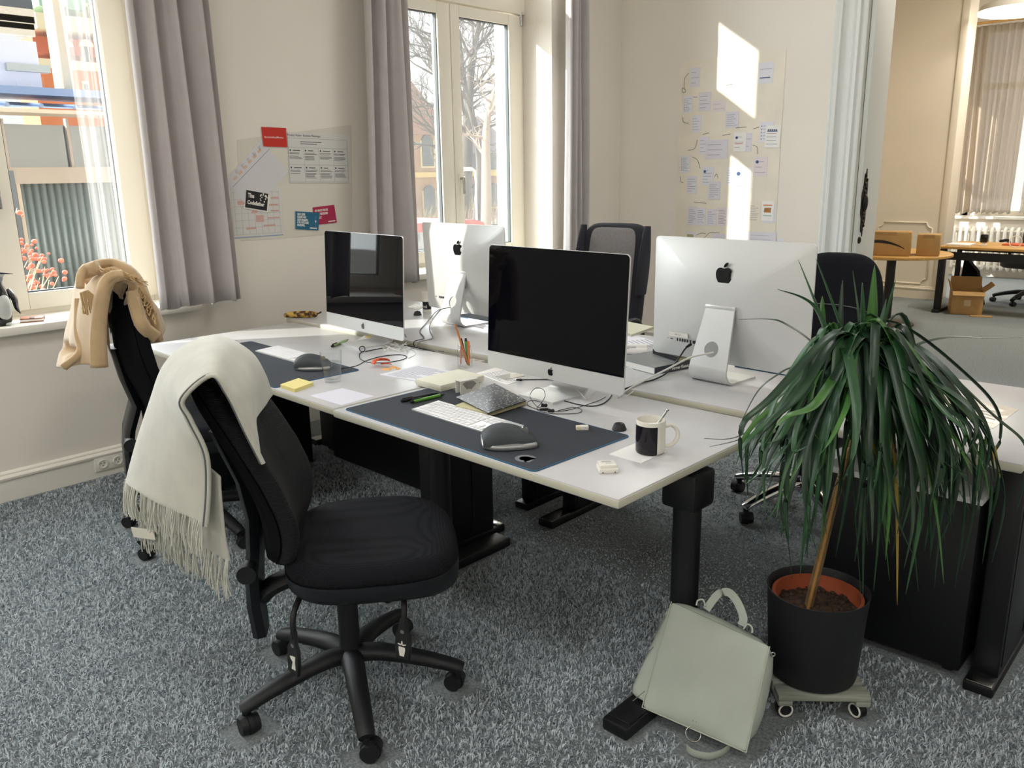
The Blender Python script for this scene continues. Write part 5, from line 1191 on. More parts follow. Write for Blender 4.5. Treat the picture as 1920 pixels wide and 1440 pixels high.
# ------------------------------------------------------------------ planning poster on the back wall
PX0, PX1, PZ0, PZ1 = .58, 1.455, .72, 2.315
board = MB().box((PX0, YB - .003, PZ0), (PX1, YB - .001, PZ1)).build('mounted_poster', M('tracing_paper', '#e6dfd0', .35, var=.04, vscale=5, bump=.5, bscale=9, dist=.006), None, smooth=0)
tag(board, 'tall yellowish planning poster covered with pinned notes on the back wall', 'poster')
def wp(u, v): p = at_y(u, v, YB); return p.x, p.z
def note(label, u0, v0, u1, v1, kind='lines', rows=7, m=None, seed=0, rot=0.0, lay=0, name='mounted_note'):
    x, z = wp((u0 + u1) / 2, (v0 + v1) / 2); w, h = (u1 - u0) / 226, (v1 - v0) / 263 * .94
    y = YB - .004 - .0012 * lay; t = thing(name, label, 'note', (x, y, z)); t.rotation_euler = (0, rot, 0)
    sh = MB().box((-w / 2, -.0008, -h / 2), (w / 2, 0, h / 2)).build('sheet', m or paperb, t, smooth=0)
    mt = mat_axes((-w / 2, -.0009, -h / 2), (1, 0, 0), (0, 0, 1)); mb = MB(); rn = random.Random(seed * 7 + 1); k0 = 0
    def R(mb, a, b, c, d, tt=.0005): rect(mb, mt, a * w, b * h, c * w, d * h, tt)
    for k in range(rows):
        y0 = .88 - .8 * (k + .5) / rows; R(mb, .26 if kind in ('dots',) else .1, y0 - .012, rn.uniform(.5, .92), y0 + .012)
    mb.build('printed_text', inkg, sh, smooth=0)
    if kind == 'dots':
        mb = MB()
        for k in range(rows):
            y0 = .88 - .8 * (k + .5) / rows; mb.prism([(.15 * w + .035 * w * math.cos(q), y0 * h + .035 * w * math.sin(q)) for q in [PI * j / 5 for j in range(10)]], .0007, mt)
        mb.build('bullet_dots', ink, sh, smooth=0)
    if kind in ('bar', 'barlow'):
        mb = MB(); yb = .72 if kind == 'bar' else .24; R(mb, .12, yb, .8, yb + .05, .0008); mb.build('heading_bar', inkb, sh, smooth=0)
        if kind == 'bar':
            mb = MB()
            for k in range(5): mb.prism([((.2 + .13 * k) * w + .04 * w * math.cos(q), .80 * h + .04 * w * math.sin(q)) for q in [PI * j / 5 for j in range(10)]], .0008, mt)
            mb.build('bullet_dots', ink, sh, smooth=0)
    if kind == 'red':
        mb = MB(); R(mb, .1, .40, .72, .43, .0008); mb.build('red_line', inkr, sh, smooth=0)
        MB().prism([(.24 * w + .1 * w * math.cos(q), .72 * h + .1 * w * math.sin(q)) for q in [PI * j / 8 for j in range(16)]], .0008, mt).build('round_icon', inkb, sh, smooth=0)
    if kind == 'icon': MB().prism([(.24 * w + .11 * w * math.cos(q), .74 * h + .11 * w * math.sin(q)) for q in [PI * j / 8 for j in range(16)]], .0008, mt).build('round_icon', inkb, sh, smooth=0)
    if kind == 'photo':
        mb = MB(); R(mb, .22, .42, .78, .66, .0008); mb.build('food_photo', M('photo_brown', '#a5713f', .6, var=.4, vscale=60), sh, smooth=0)
        mb = MB(); R(mb, .12, .76, .85, .82, .0008); mb.build('orange_title', M('print_orange', '#d98d5a', .7), sh, smooth=0); mb = MB(); R(mb, .15, .24, .85, .29, .0008); mb.build('green_line', M('print_green', '#9fbfae', .7), sh, smooth=0)
    if kind == 'green': MB().prism([(.1 * w, .1 * h), (.8 * w, .1 * h), (.8 * w, .7 * h), (.1 * w, .7 * h)], .0007, mt).build('green_field', M('print_olive', '#a9a883', .7), sh, smooth=0)
    return t
lil = M('note_lilac', '#dcd9e2', .8); pk = M('note_pinkish', '#e2d9dc', .8); crm = M('note_cream', '#e8e0d0', .8)
note('plain note at the top left of the planning poster', 1294, 125, 1314, 165, rows=3, m=lil, seed=1)
note('note with a blue bar at the top right of the planning poster', 1423, 116, 1450, 157, 'barlow', 2, seed=2)
note('list with black bullets at the left poster edge, under the circled mark', 1281, 178, 1300, 214, 'dots', 8, seed=3)
note('pale note touching the lower left corner of the upper sun patch', 1310, 171, 1334, 210, rows=4, m=lil, seed=4, lay=1)
note('pinkish note under the lower edge of the upper sun patch', 1335, 187, 1361, 211, rows=2, m=pk, seed=5)
note('note with one bullet below the upper list at the left poster edge', 1297, 214, 1316, 250, 'dots', 5, seed=6)
note('lilac note with grey lines straight below the upper sun patch', 1361, 208, 1386, 241, rows=6, m=lil, seed=7, lay=1)
note('narrow blue note left of the thin sun sliver', 1311, 254, 1330, 292, rows=4, seed=8)
note('wide grey note crossing the thin sun sliver', 1322, 260, 1366, 300, rows=3, m=lil, seed=9, lay=1)
note('white card with round icon and red line at the centre of the poster', 1376, 246, 1400, 286, 'red', 3, paper_m, 10, lay=2)
note('narrow slip half behind the red lined white card', 1399, 248, 1410, 286, rows=2, m=lil, seed=11)
note('sheet with bullets half hidden by the front sheet at the right poster edge', 1425, 227, 1450, 268, 'dots', 5, seed=12)
note('large white sheet with a dark heading bar at the right poster edge', 1436, 234, 1463, 278, 'bar', 5, paper_m, 13, .03, 2)
note('long bulleted list halfway down the left poster edge', 1275, 289, 1296, 326, 'dots', 9, seed=14)
note('two part note under the long bulleted list on the left', 1287, 327, 1308, 366, rows=6, seed=15)
note('note with a blue round icon under the thin sun sliver', 1316, 310, 1339, 350, 'icon', 5, seed=16, lay=1)
note('pale note right of the lower sun column with a faint icon', 1414, 292, 1439, 333, 'icon', 3, pk, 17)
note('bulleted slip at the left border of the lower sun column', 1363, 311, 1374, 350, 'dots', 6, seed=18)
note('lilac note under the one with the blue round icon', 1328, 338, 1352, 376, rows=7, m=lil, seed=19, lay=2)
note('white page inside the bright lower sun column', 1377, 312, 1409, 360, 'icon', 3, paper_m, 20)
note('leftmost page of the lower row of lilac pages', 1289, 384, 1308, 425, rows=8, m=lil, seed=21)
note('second page of the lower row of lilac pages', 1306, 387, 1324, 425, rows=8, seed=22, lay=1)
note('third page of the lower row of lilac pages', 1325, 389, 1344, 426, rows=6, m=lil, seed=23)
note('rightmost page of the lower row, beside the sun column', 1345, 386, 1366, 426, rows=9, m=pk, seed=24)
note('cream page left of the page with a food picture', 1405, 378, 1426, 419, rows=8, m=crm, seed=25)
note('blank page peeping out behind the page with a food picture', 1431, 380, 1453, 420, rows=2, seed=26)
note('page with an orange title and a food picture at the right edge', 1429, 375, 1451, 416, 'photo', 1, paper_m, 27, .02, 2)
note('small page with an olive field just above the back of the right screen', 1286, 434, 1305, 450, 'green', 1, seed=28)
note('wide page low on the poster left of the sun column', 1335, 437, 1362, 454, rows=2, m=lil, seed=29)
note('wide page low on the poster right of the sun column', 1402, 434, 1455, 456, rows=2, m=lil, seed=30)
note('small square note outside the lower right poster edge', 1458, 446, 1469, 458, rows=1, seed=31, lay=-1)
mb = MB(); rn = random.Random(12)
def arrow(pts, r=.0016):
    P = [Vector((wp(*q)[0], YB - .0036, wp(*q)[1])) for q in pts]; mb.tube(spline(P, 6), r, n=5)
for A in ([(1283, 168), (1284, 148), (1292, 137)], [(1281, 220), (1282, 229), (1292, 231)], [(1308, 262), (1303, 278), (1290, 282)], [(1298, 294), (1308, 300), (1313, 316)], [(1276, 331), (1277, 341), (1282, 342)], [(1355, 254), (1370, 251)], [(1412, 242), (1424, 238)], [(1412, 272), (1420, 276), (1421, 289)], [(1302, 379), (1310, 380), (1325, 381)], [(1306, 441), (1315, 437), (1324, 438)], [(1306, 446), (1320, 446), (1332, 436), (1350, 437)], [(1362, 160), (1374, 158)], [(1300, 182), (1308, 182)], [(1286, 168), (1280, 165), (1280, 173), (1285, 173), (1286, 168)], [(1380, 240), (1390, 239), (1400, 238)], [(1318, 252), (1330, 249)], [(1340, 332), (1344, 326), (1347, 334)]): arrow(A)
mb.build('drawn_arrows', ink, board, smooth=80, world=True)
# ------------------------------------------------------------------ plant trolley, pot and dragon palm
vd = Vector((-.682, .732, 0)); rd = Vector((.732, .682, 0)); PC = Vector((3.50, 2.115, 0))
t = thing('plant_trolley', 'small grey wooden plant trolley on castors under the black pot', 'trolley', (PC.x, PC.y, 0), math.radians(40))
tw_ = M('grey_washed_wood', '#8f9388', .7, var=.15, vscale=9, stretch=(1, 10, 1))
for k in range(4): MB().box((-.125, -.125 + .066 * k, .062), (.125, -.125 + .066 * k + .052, .078), .003).build('slat', tw_, t)
for s in (-1, 1): MB().box((s * .105 - .02, -.125, .046), (s * .105 + .02, .125, .062), .003).build('bearer', tw_, t)
for sx in (-1, 1):
    for sy in (-1, 1):
        c = Vector((sx * .10, sy * .10, .024)); ax = Vector((math.cos(.5 + sx + sy), math.sin(.5 + sx + sy), 0)); w = MB().cyl(c - ax * .011, c + ax * .011, .0235, n=22).cyl(c + Vector((0, 0, .0)), c + Vector((0, 0, .024)), .010, n=12).build('caster', blkp, t)
        MB().tube([c + ax * .0118 + (ax.cross(Vector((0, 0, 1))) * math.cos(a) + Vector((0, 0, math.sin(a)))) * .0185 for a in [2 * PI * j / 20 for j in range(20)]], .0028, n=6, closed=True).tube([c - ax * .0118 + (ax.cross(Vector((0, 0, 1))) * math.cos(a) + Vector((0, 0, math.sin(a)))) * .0185 for a in [2 * PI * j / 20 for j in range(20)]], .0028, n=6, closed=True).build('tyre_ring', plw, w)
t = thing('plant_pot', 'black cylindrical planter with a terracotta pot and soil inside, on the trolley', 'pot', (PC.x, PC.y, .0785))
MB().lathe([(0, 0), (.108, 0), (.118, .004), (.121, .015), (.136, .255), (.138, .262), (.134, .262), (.131, .255), (.118, .02), (0, .018)], n=56).build('planter', M('black_planter', '#17181c', .6, bump=.15, bscale=300, dist=.0006), t, smooth=50)
MB().lathe([(.10, .03), (.119, .235), (.1225, .236), (.1225, .243), (.114, .243), (.112, .20), (.1, .19)], n=48).build('terracotta_pot', M('terracotta', '#9c4a2a', .8, var=.08, vscale=20), t, smooth=50)
soil = M('potting_soil', '#2c2018', 1.0, h2='#4a3626', vscale=60)
mb = MB(); rn = random.Random(2)
mb.lathe([(.113, .185), (.113, .200), (.08, .206), (.04, .208), (0, .207)], n=40)
for i in range(240):
    a = rn.uniform(0, 2 * PI); r = .108 * math.sqrt(rn.random()); s = rn.uniform(.003, .009); mb.ball((r * math.cos(a), r * math.sin(a), .205 + s * .3), s, (1, rn.uniform(.6, 1), rn.uniform(.5, .9)), 6, 5)
so_ = mb.build('soil', soil, t, smooth=60)
# trunk and leaves
pl = thing('dragon_palm', 'tall dragon palm with long drooping green leaves in the black pot', 'plant', (PC.x, PC.y, .283))
def pp(u, v, n): return at_p(u, v, PC + vd * n, vd)
trk = spline([pp(1512, 1152, 0), pp(1535, 1060, .0), pp(1562, 950, .005), pp(1590, 850, .01), pp(1612, 770, .01), pp(1625, 720, .01)], 6)
MB().tube(trk, [.0125 - .00012 * i for i in range(len(trk))], n=12).build('trunk', M('palm_bark', '#6f5a3c', .9, h2='#8f7852', vscale=25, bump=.8, bscale=90, kind='Z', dist=.002), pl, smooth=60, world=True)
MB().tube(spline([pp(1513, 1150, -.02), pp(1560, 960, -.03), pp(1605, 800, -.035), pp(1632, 682, -.04)], 5), .0048, n=8).build('support_cane', M('cane', '#a1763f', .6), pl, smooth=60, world=True)
def leafmat(nm, a, b): return M(nm, a, .38, h2=b, vscale=6, spec=.5, stretch=(3, 3, 1))
lg_ = [leafmat('leaf_dark_green', '#17301f', '#234029'), leafmat('leaf_mid_green', '#254a2c', '#345c36'), leafmat('leaf_fresh_green', '#3c6a32', '#4f7c3a')]
def leaf(mb, P, w, tilt=0.0, fold=.25):
    """strap leaf along a curve, folded a little at the midrib"""
    k = len(P); rows = []
    for i, p in enumerate(P):
        q = i / (k - 1); T = (P[min(i + 1, k - 1)] - P[max(i - 1, 0)]).normalized()
        S = T.cross(Vector((0, 0, 1)))
        if S.length < .15: S = T.cross(vd)
        S.normalize(); N = S.cross(T); S = S * math.cos(tilt) + N * math.sin(tilt); N = S.cross(T)
        ww = w * min(1, .45 + q * 3.2) * (1 - max(0, (q - .35) / .65) ** 1.5) + .0004
        rows.append([mb.bm.verts.new(p - S * ww + N * ww * fold), mb.bm.verts.new(p - N * ww * .12), mb.bm.verts.new(p + S * ww + N * ww * fold)])
    for a, b in zip(rows, rows[1:]):
        for j in (0, 1): mb.bm.faces.new((a[j], a[j + 1], b[j + 1], b[j]))
mbs = [MB(), MB(), MB()]; rn = random.Random(21)
c1 = pp(1570, 700, .01); c2 = pp(1625, 705, .0); cc = pp(1605, 735, .0)
# upright young leaves, traced one by one: base, middle, tip, depth of the tip
for (b, m_, tp, n, w, k) in (
    ((1572, 705), (1540, 600), (1497, 487), .03, .013, 1), ((1606, 700), (1575, 610), (1530, 485), .02, .011, 1), ((1572, 700), (1575, 640), (1573, 603), -.02, .012, 0),
    ((1626, 700), (1636, 600), (1640, 497), -.02, .011, 2), ((1630, 700), (1658, 610), (1680, 525), -.03, .011, 1), ((1628, 702), (1645, 640), (1662, 560), .05, .007, 1),
    ((1570, 705), (1530, 580), (1458, 542), .0, .008, 1), ((1575, 700), (1545, 600), (1542, 555), .05, .006, 2), ((1620, 700), (1610, 600), (1599, 507), .05, .006, 1),
    ((1622, 700), (1618, 620), (1617, 530), -.04, .007, 1), ((1573, 700), (1576, 600), (1580, 525), .06, .005, 0), ((1610, 705), (1600, 670), (1580, 640), -.05, .009, 0),
    ((1575, 705), (1600, 620), (1632, 605), -.06, .006, 1)):
    d0 = rn.uniform(-.01, .01); leaf(mbs[k], spline([pp(*b, d0), pp(*m_, n * .5), pp(*tp, n)], 8), w * 1.5, rn.uniform(-.3, .3))
# long thin arching leaves
for (pts, n, w, k) in ((((1600, 712), (1560, 690), (1520, 640), (1470, 606), (1438, 598), (1385, 599)), .10, .0055, 0), (((1632, 700), (1690, 660), (1740, 640), (1790, 632), (1850, 634), (1915, 633)), .16, .0055, 0),
                       (((1600, 708), (1540, 690), (1490, 688), (1455, 705), (1420, 735), (1385, 800)), -.10, .006, 0), (((1600, 712), (1545, 680), (1530, 672), (1510, 675)), .12, .004, 0),
                       (((1625, 712), (1670, 695), (1720, 700), (1760, 735), (1800, 800), (1812, 838)), -.06, .008, 1), (((1630, 715), (1680, 705), (1740, 750), (1770, 790), (1790, 850)), -.1, .009, 2),
                       (((1590, 715), (1500, 720), (1440, 780), (1380, 820), (1320, 822)), -.06, .004, 0), (((1590, 720), (1480, 745), (1430, 800), (1385, 825), (1330, 838)), -.08, .0035, 0)):
    leaf(mbs[k], spline([pp(u, v, n * i / (len(pts) - 1)) for i, (u, v) in enumerate(pts)], 6), w, rn.uniform(-.3, .3))
# drooping skirt of leaves, traced tips: (tip u, v) then random in-betweens
tips = [(1395, 905), (1415, 940), (1435, 965), (1455, 975), (1470, 1000), (1485, 1085), (1500, 1080), (1528, 985), (1562, 1090), (1590, 1020), (1614, 1118), (1638, 1108), (1668, 1088), (1682, 1135), (1698, 1115), (1722, 1110), (1752, 1102), (1770, 1095), (1790, 1105), (1802, 1070), (1842, 1058), (1860, 1055), (1855, 985), (1905, 960), (1882, 895), (1865, 880), (1380, 870), (1405, 860), (1440, 900), (1540, 1030), (1660, 1050), (1715, 1030), (1760, 1020), (1820, 960), (1845, 900)]
tl = [(u, v, rn.uniform(-.26, -.06)) for (u, v) in tips]
while len(tl) < 165:
    u = rn.uniform(1385, 1875); e = ((u - 1625) / 245) ** 2; tl.append((u, lerp(800, 1090 - 170 * e, rn.random() ** .7), rn.uniform(-.30, .02)))
DESKS = [(2.05, 1.52, 3.26, 2.36), (2.07, 2.335, 3.93, 3.23)]
def clear(p):
    """keep leaves off the desk tops: lift any point that would sink into one"""
    for (x0, y0, x1, y1) in DESKS:
        if x0 - .03 < p.x < x1 + .03 and y0 - .03 < p.y < y1 + .03 and p.z < .765:
            gx = min((p.x - x0 + .03, Vector((-1, 0, 0))), (x1 + .03 - p.x, Vector((1, 0, 0))), (p.y - y0 + .03, Vector((0, -1, 0))), (y1 + .03 - p.y, Vector((0, 1, 0))), key=lambda q: q[0])
            if p.z < .66 or gx[0] < .10: p = p + gx[1] * gx[0]
            else: p = Vector((p.x, p.y, .765))
    return p
dry = MB()
for i, (u, v, n) in enumerate(tl):
    tip = pp(u, v, n); s = c1 if rn.random() < .4 else c2
    s = s + Vector((rn.uniform(-.012, .012), rn.uniform(-.012, .012), rn.uniform(-.07, .02)))
    hv = tip - s; hz = Vector((hv.x, hv.y, 0)); d = hz.length
    if d < .10: hz = hz + (-vd * .10 + rd * rn.uniform(-.06, .06)); d = hz.length
    up = rn.uniform(.05, .15) * (1 if s.z - tip.z > .1 else .5)
    P = [s, s + hz * .28 + Vector((0, 0, up)), s + hz * .68 + Vector((0, 0, min(up * .4, .02) - .14 * (s.z - tip.z))), s + hz * .92 + Vector((0, 0, -.58 * (s.z - tip.z))), Vector((s.x + hz.x, s.y + hz.y, tip.z))]
    sw = Vector((rn.uniform(-.05, .05), rn.uniform(-.05, .05), 0)); P[2] = P[2] + sw; P[3] = P[3] + sw * .8 + Vector((0, 0, rn.uniform(-.04, .05)))
    P = [clear(q) for q in spline(P, 8)]
    leaf(mbs[rn.choice((0, 0, 0, 1, 1, 2))] if i not in (24, 13, 61) else dry, P, rn.uniform(.0075, .0125), rn.uniform(-.4, .4), rn.uniform(.1, .4))
names = ('dark_foliage', 'foliage', 'young_foliage')
for nm, b, m_ in zip(names, mbs, lg_): o = b.build(nm, m_, pl, smooth=70, world=True); o.modifiers.new('t', 'SOLIDIFY').thickness = .0008
o = dry.build('dry_leaf_tips', M('leaf_yellowing', '#a58a3c', .6), pl, smooth=70, world=True); o.modifiers.new('t', 'SOLIDIFY').thickness = .0008; o['label'] = 'yellowing leaves'
# ------------------------------------------------------------------ grey backpack leaning on the desk leg
bgm = M('sage_leather', '#abb3a8', .55, var=.04, vscale=9, bump=.35, bscale=220, dist=.0008)
BC = at_z(1300, 1372, 0.0); bn = (Vector((.10, -.80, .44))).normalized()      # the flap leans back against the leg
B0 = Vector((3.32, 1.70, .02))
def pb(u, v, d=0.0): return at_p(u, v, B0, bn) - bn * d
t = thing('backpack', 'pale grey green leather backpack leaning against the black desk leg', 'bag', (3.30, 1.80, 0))
F4 = [(1262, 1128), (1332, 1152), (1398, 1195), (1432, 1206), (1442, 1222), (1425, 1310), (1404, 1405), (1396, 1409), (1340, 1372), (1280, 1348), (1206, 1326), (1222, 1270), (1240, 1195)]
def flapgrid(TL, TR, BR, BL, d, bulge, n=14, mwr=0.004, seed=0):
    rn = random.Random(seed); mb = MB(); A, B, C_, D_ = [pb(*q) for q in (TL, TR, BR, BL)]; k = [rn.uniform(0, 6) for _ in range(4)]
    def f(u, v):
        p = lerp(lerp(A, B, u), lerp(D_, C_, u), v); e = math.sin(PI * u) ** .5 * math.sin(PI * v) ** .5
        return p - bn * d + bn * (bulge * e + mwr * math.sin(7 * u + k[0] + 3 * v) * math.sin(5 * v + k[1]) * e)
    mb.grid(f, n, n); return mb
o = flapgrid((1260, 1128), (1444, 1212), (1400, 1411), (1205, 1326), 0, .016, 18, .006, 3).build('flap', bgm, t, smooth=180, world=True); solid(o, .004, -1, 1)
edge = [pb(*q) + bn * .004 for q in ((1260, 1128), (1205, 1326), (1302, 1368), (1400, 1411), (1422, 1312), (1444, 1212))]
MB().tube(spline([edge[0], lerp(edge[0], edge[1], .5), edge[1]], 6) + spline([edge[1], edge[2], edge[3]], 6) + spline(edge[3:], 6), .0018, n=6).build('flap_stitching', M('sage_leather_edge', '#aeb5a8', .5), t, smooth=80, world=True)
# body: closed soft box behind the flap
mb = MB(); rows = []
out = [(1248, 1128), (1268, 1126), (1340, 1156), (1420, 1198), (1446, 1222), (1432, 1300), (1408, 1392), (1380, 1398), (1330, 1385), (1270, 1362), (1215, 1338), (1176, 1318), (1172, 1296), (1205, 1230), (1232, 1160)]
for s, d in ((.80, .006), (.95, .010), (1.0, .03), (1.0, .06), (.97, .078), (.85, .085)):
    cu, cv = 1310, 1262; rows.append([mb.bm.verts.new(pb(cu + (u - cu) * s, cv + (v - cv) * s, d)) for u, v in out])
n = len(out)
for a, b in zip(rows, rows[1:]):
    for i in range(n): mb.bm.faces.new((a[i], a[(i + 1) % n], b[(i + 1) % n], b[i]))
mb.bm.faces.new(rows[0]); mb.bm.faces.new(rows[-1])
for v in mb.bm.verts:
    w_ = v.co
    lo_ = .050 if w_.x < 3.27 and w_.y > 1.58 else .006
    if w_.z < lo_: v.co.z = lo_
o = mb.build('pouch', bgm, t, smooth=70, world=True); sb = o.modifiers.new('soft', 'SUBSURF'); sb.levels = sb.render_levels = 1
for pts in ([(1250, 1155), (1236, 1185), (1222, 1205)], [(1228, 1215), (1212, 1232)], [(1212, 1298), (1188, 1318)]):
    MB().tube(spline([pb(u, v, .006) + Vector((-.008, 0, 0)) for u, v in pts], 5), .0014, n=6).build('side_seam', M('sage_dark_seam', '#6e776d', .7), t, smooth=80, world=True)  # darker sage along the side seams
def strap(pts, w, d, name='strap', th=.0022):
    P = spline([pb(u, v, dd) for u, v, dd in pts], 7); mb = MB(); k = len(P); rows = []
    for i, p in enumerate(P):
        T = (P[min(i + 1, k - 1)] - P[max(i - 1, 0)]).normalized(); S = (bn * d[0] + rd * d[1] + Vector((0, 0, d[2]))); S = (S - T * S.dot(T)).normalized(); N = S.cross(T)
        rows.append([mb.bm.verts.new(p + S * a + N * b) for a, b in ((-w, -th), (w, -th), (w, th), (-w, th))])
    for a, b in zip(rows, rows[1:]):
        for j in range(4): mb.bm.faces.new((a[j], a[(j + 1) % 4], b[(j + 1) % 4], b[j]))
    mb.bm.faces.new(rows[0]); mb.bm.faces.new(rows[-1]); return mb.build(name, bgm, t, smooth=40, world=True)
strap([(1318, 1142, .03), (1332, 1122, .03), (1345, 1110, .03), (1362, 1110, .03), (1378, 1130, .03), (1388, 1158, .03), (1384, 1172, .03)], .011, (.4, .9, .2), 'carry_handle')
strap([(1299, 1134, .03), (1302, 1125, .03), (1312, 1124, .03), (1316, 1136, .03)], .008, (1, .3, 0), 'handle_loop'); strap([(1388, 1178, .03), (1396, 1170, .03), (1404, 1176, .03), (1404, 1186, .03)], .008, (1, .3, 0), 'handle_loop')
P = [at_z(u, v, .016) for u, v in ((1290, 1392), (1288, 1402), (1300, 1412), (1328, 1418), (1352, 1412), (1368, 1400))]
mb = MB(); P = spline(P, 6); rows = []
for i, p in enumerate(P): rows.append([mb.bm.verts.new(p + Vector((a, b, c))) for a, b, c in ((0, 0, -.010), (.003, -.003, 0), (.001, -.001, .012), (-.003, .003, 0))])
for a, b in zip(rows, rows[1:]):
    for j in range(4): mb.bm.faces.new((a[j], a[(j + 1) % 4], b[(j + 1) % 4], b[j]))
mb.bm.faces.new(rows[0]); mb.bm.faces.new(rows[-1]); mb.build('shoulder_strap', bgm, t, smooth=60, world=True)
c = at_z(1300, 1376, .03); MB().tube([c + rd * .020 * math.cos(a) + (Vector((0, 0, 1)) * .7 + vd * .7) * .020 * math.sin(a) for a in [2 * PI * k / 24 for k in range(24)]], .0016, n=6, closed=True).build('metal_ring', steel, t, smooth=80, world=True)
c = pb(1447, 1227, .01); MB().tube([c + rd * .006 * math.cos(a) + Vector((0, 0, 1)) * .006 * math.sin(a) for a in [2 * PI * k / 14 for k in range(14)]], .0018, n=6, closed=True).build('side_ring', steel, t, smooth=80, world=True)
mb = MB(); T_ = mat_axes(pb(1302, 1352) + bn * .012, pb(1330, 1362) - pb(1302, 1352), pb(1304, 1330) - pb(1304, 1352)); mb.prism([(0, 0), (.0012, 0), (.0012, .012), (0, .012)], .003, T_, -.004).prism([(.009, 0), (.0102, 0), (.0102, .012), (.009, .012)], .003, T_, -.004); mb.build('embossed_mark', M('sage_dark_seam', '#6e776d', .7), t, smooth=0, world=True)
# ------------------------------------------------------------------ the next room, seen through the open door
mb = MB(); wall_boxes(mb, -.25, 0.0, (YB + .37, 13.2, [(10.45, 11.95, .9, 3.2)]), HC); struct(mb.build('wall_far_left', cream_m, smooth=0))
mb = MB()
for k in range(6): mb.box((-.16, 10.45 + .28 * k, .9), (-.11, 10.53 + .28 * k, 3.2))  # unseen bars, added to cut the sun into streaks
for z in (.9, 2.0, 3.1): mb.box((-.16, 10.45, z), (-.11, 11.95, z + .1))
struct(mb.build('added_streak_bars', frame_m, smooth=0))
YE = 12.75
mb = MB(); mb.box((-.0, 10.15, 0), (1.50, 10.42, HC)); struct(mb.build('wall_far', cream_m, smooth=0))
mb = MB(); mb.box((-.0, YE, 0), (.95, YE + .4, HC)).box((2.75, YE, 0), (7.2, YE + .4, HC)).box((.95, YE, 0), (2.75, YE + .4, .80)).box((.95, YE, 3.25), (2.75, YE + .4, HC)); struct(mb.build('wall_far_end', wall_m, smooth=0))
baseboard('baseboard_far', (-.0, 10.15, 0), (1.50, 10.15, 0), (0, -1, 0), cream_m)
mb = MB(); mb.box((1.44, 10.13, 0), (1.515, 10.44, 3.3), .01); struct(mb.build('trim_4', cream_m))
def mould(pts, name):
    P = [Vector((x, 10.147, z)) for x, z in pts]; struct(MB().tube(P, .010, n=6, closed=True, flat=1.4, up=(0, -1, 0)).build(name, cream_m, smooth=60))
def notch(x0, x1, z0, z1, r=.06):
    out = []
    for cx, cz, a0 in ((x1, z1, 270), (x0, z1, 360), (x0, z0, 90), (x1, z0, 180)):
        for k in range(5):
            a = math.radians(a0 - k * 22.5); out.append((cx + r * math.cos(a), cz + r * math.sin(a)))
    return out
pa = at_y(1725, 548, 10.15); z0 = .17
mould(notch(.78, 1.37, z0, .86), 'trim_5'); mould(notch(.05, .70, z0, .86), 'trim_6')
w3 = struct(thing('window_3', '', '')); del w3['label']; del w3['category']
mb = MB()
for (a, b, c_, d) in ((.95, 1.02, .80, 3.25), (2.68, 2.75, .80, 3.25), (.95, 2.75, .80, .88), (.95, 2.75, 3.17, 3.25), (1.80, 1.90, .80, 3.25), (.95, 2.75, 2.45, 2.53)): mb.box((a, YE + .12, c_), (b, YE + .19, d), .005)
struct(mb.build('window_frame', frame_m, w3)); struct(MB().box((.95, YE + .15, .86), (2.75, YE + .155, 3.2)).build('pane', pane, w3)); struct(MB().box((.85, YE - .10, .775), (2.85, YE + .12, .81), .006).build('window_sill', white_m, w3))
taupe = sheermat('taupe_cloth', '#cfc3b4', .72, .5)
curtain('long taupe curtain gathered before the window of the next room', YE - .17, (.86, 1.62), (.90, 1.60), .86, 3.22, 9, .035, 12, taupe, 'x')
curtain('second taupe curtain to the right of the next room window, behind the chair', YE - .17, (1.72, 2.70), (1.70, 2.72), .86, 3.22, 11, .035, 15, taupe, 'x')
tag(MB().cyl((.7, YE - .17, 3.26), (2.9, YE - .17, 3.26), .016, n=14).build('curtain_rod', woodm), 'wooden curtain rod over the window of the next room', 'curtain rod')
# radiator: ribbed sections
t = thing('radiator', 'cream ribbed radiator under the window of the next room', 'radiator', (1.5, YE - .14, .10))
for k in range(17):
    x = -.62 + k * .077
    MB().tube(spline([(x, 0, .02), (x, -.045, .05), (x, -.05, .30), (x, -.045, .52), (x, 0, .56), (x, .045, .52), (x, .05, .30), (x, .045, .05)], 4, True), .022, n=8, closed=True).build('rib', plw, t)
MB().cyl((-.66, 0, .05), (.66, 0, .05), .02, n=12).cyl((-.66, 0, .52), (.66, 0, .52), .02, n=12).build('pipe', plw, t)
for x in (-.5, .5): MB().box((x - .02, -.02, -.10), (x + .02, .02, .03), .004).build('foot', plw, t)
# disc pendant lamp
lp = at_z(1915, 24, 2.95); t = thing('pendant_lamp', 'large glowing white disc lamp hanging in the next room', 'lamp', (lp.x, lp.y, 2.95))
MB().lathe([(0, .001), (.36, .0), (.385, .006), (.385, .03)], n=48).build('diffuser', M('lamp_diffuser', '#fff6e6', .5, emit=9.0), t, smooth=50)
MB().lathe([(.385, .03), (.39, .032), (.36, .09), (.1, .12), (.03, .13), (0, .13)], n=48).build('shade', white_m, t, smooth=50); MB().cyl((0, 0, .13), (0, 0, HC - 2.95 - .03), .004, n=8).cyl((0, 0, HC - 2.95 - .04), (0, 0, HC - 2.95), .05, n=24).build('suspension', white_m, t)
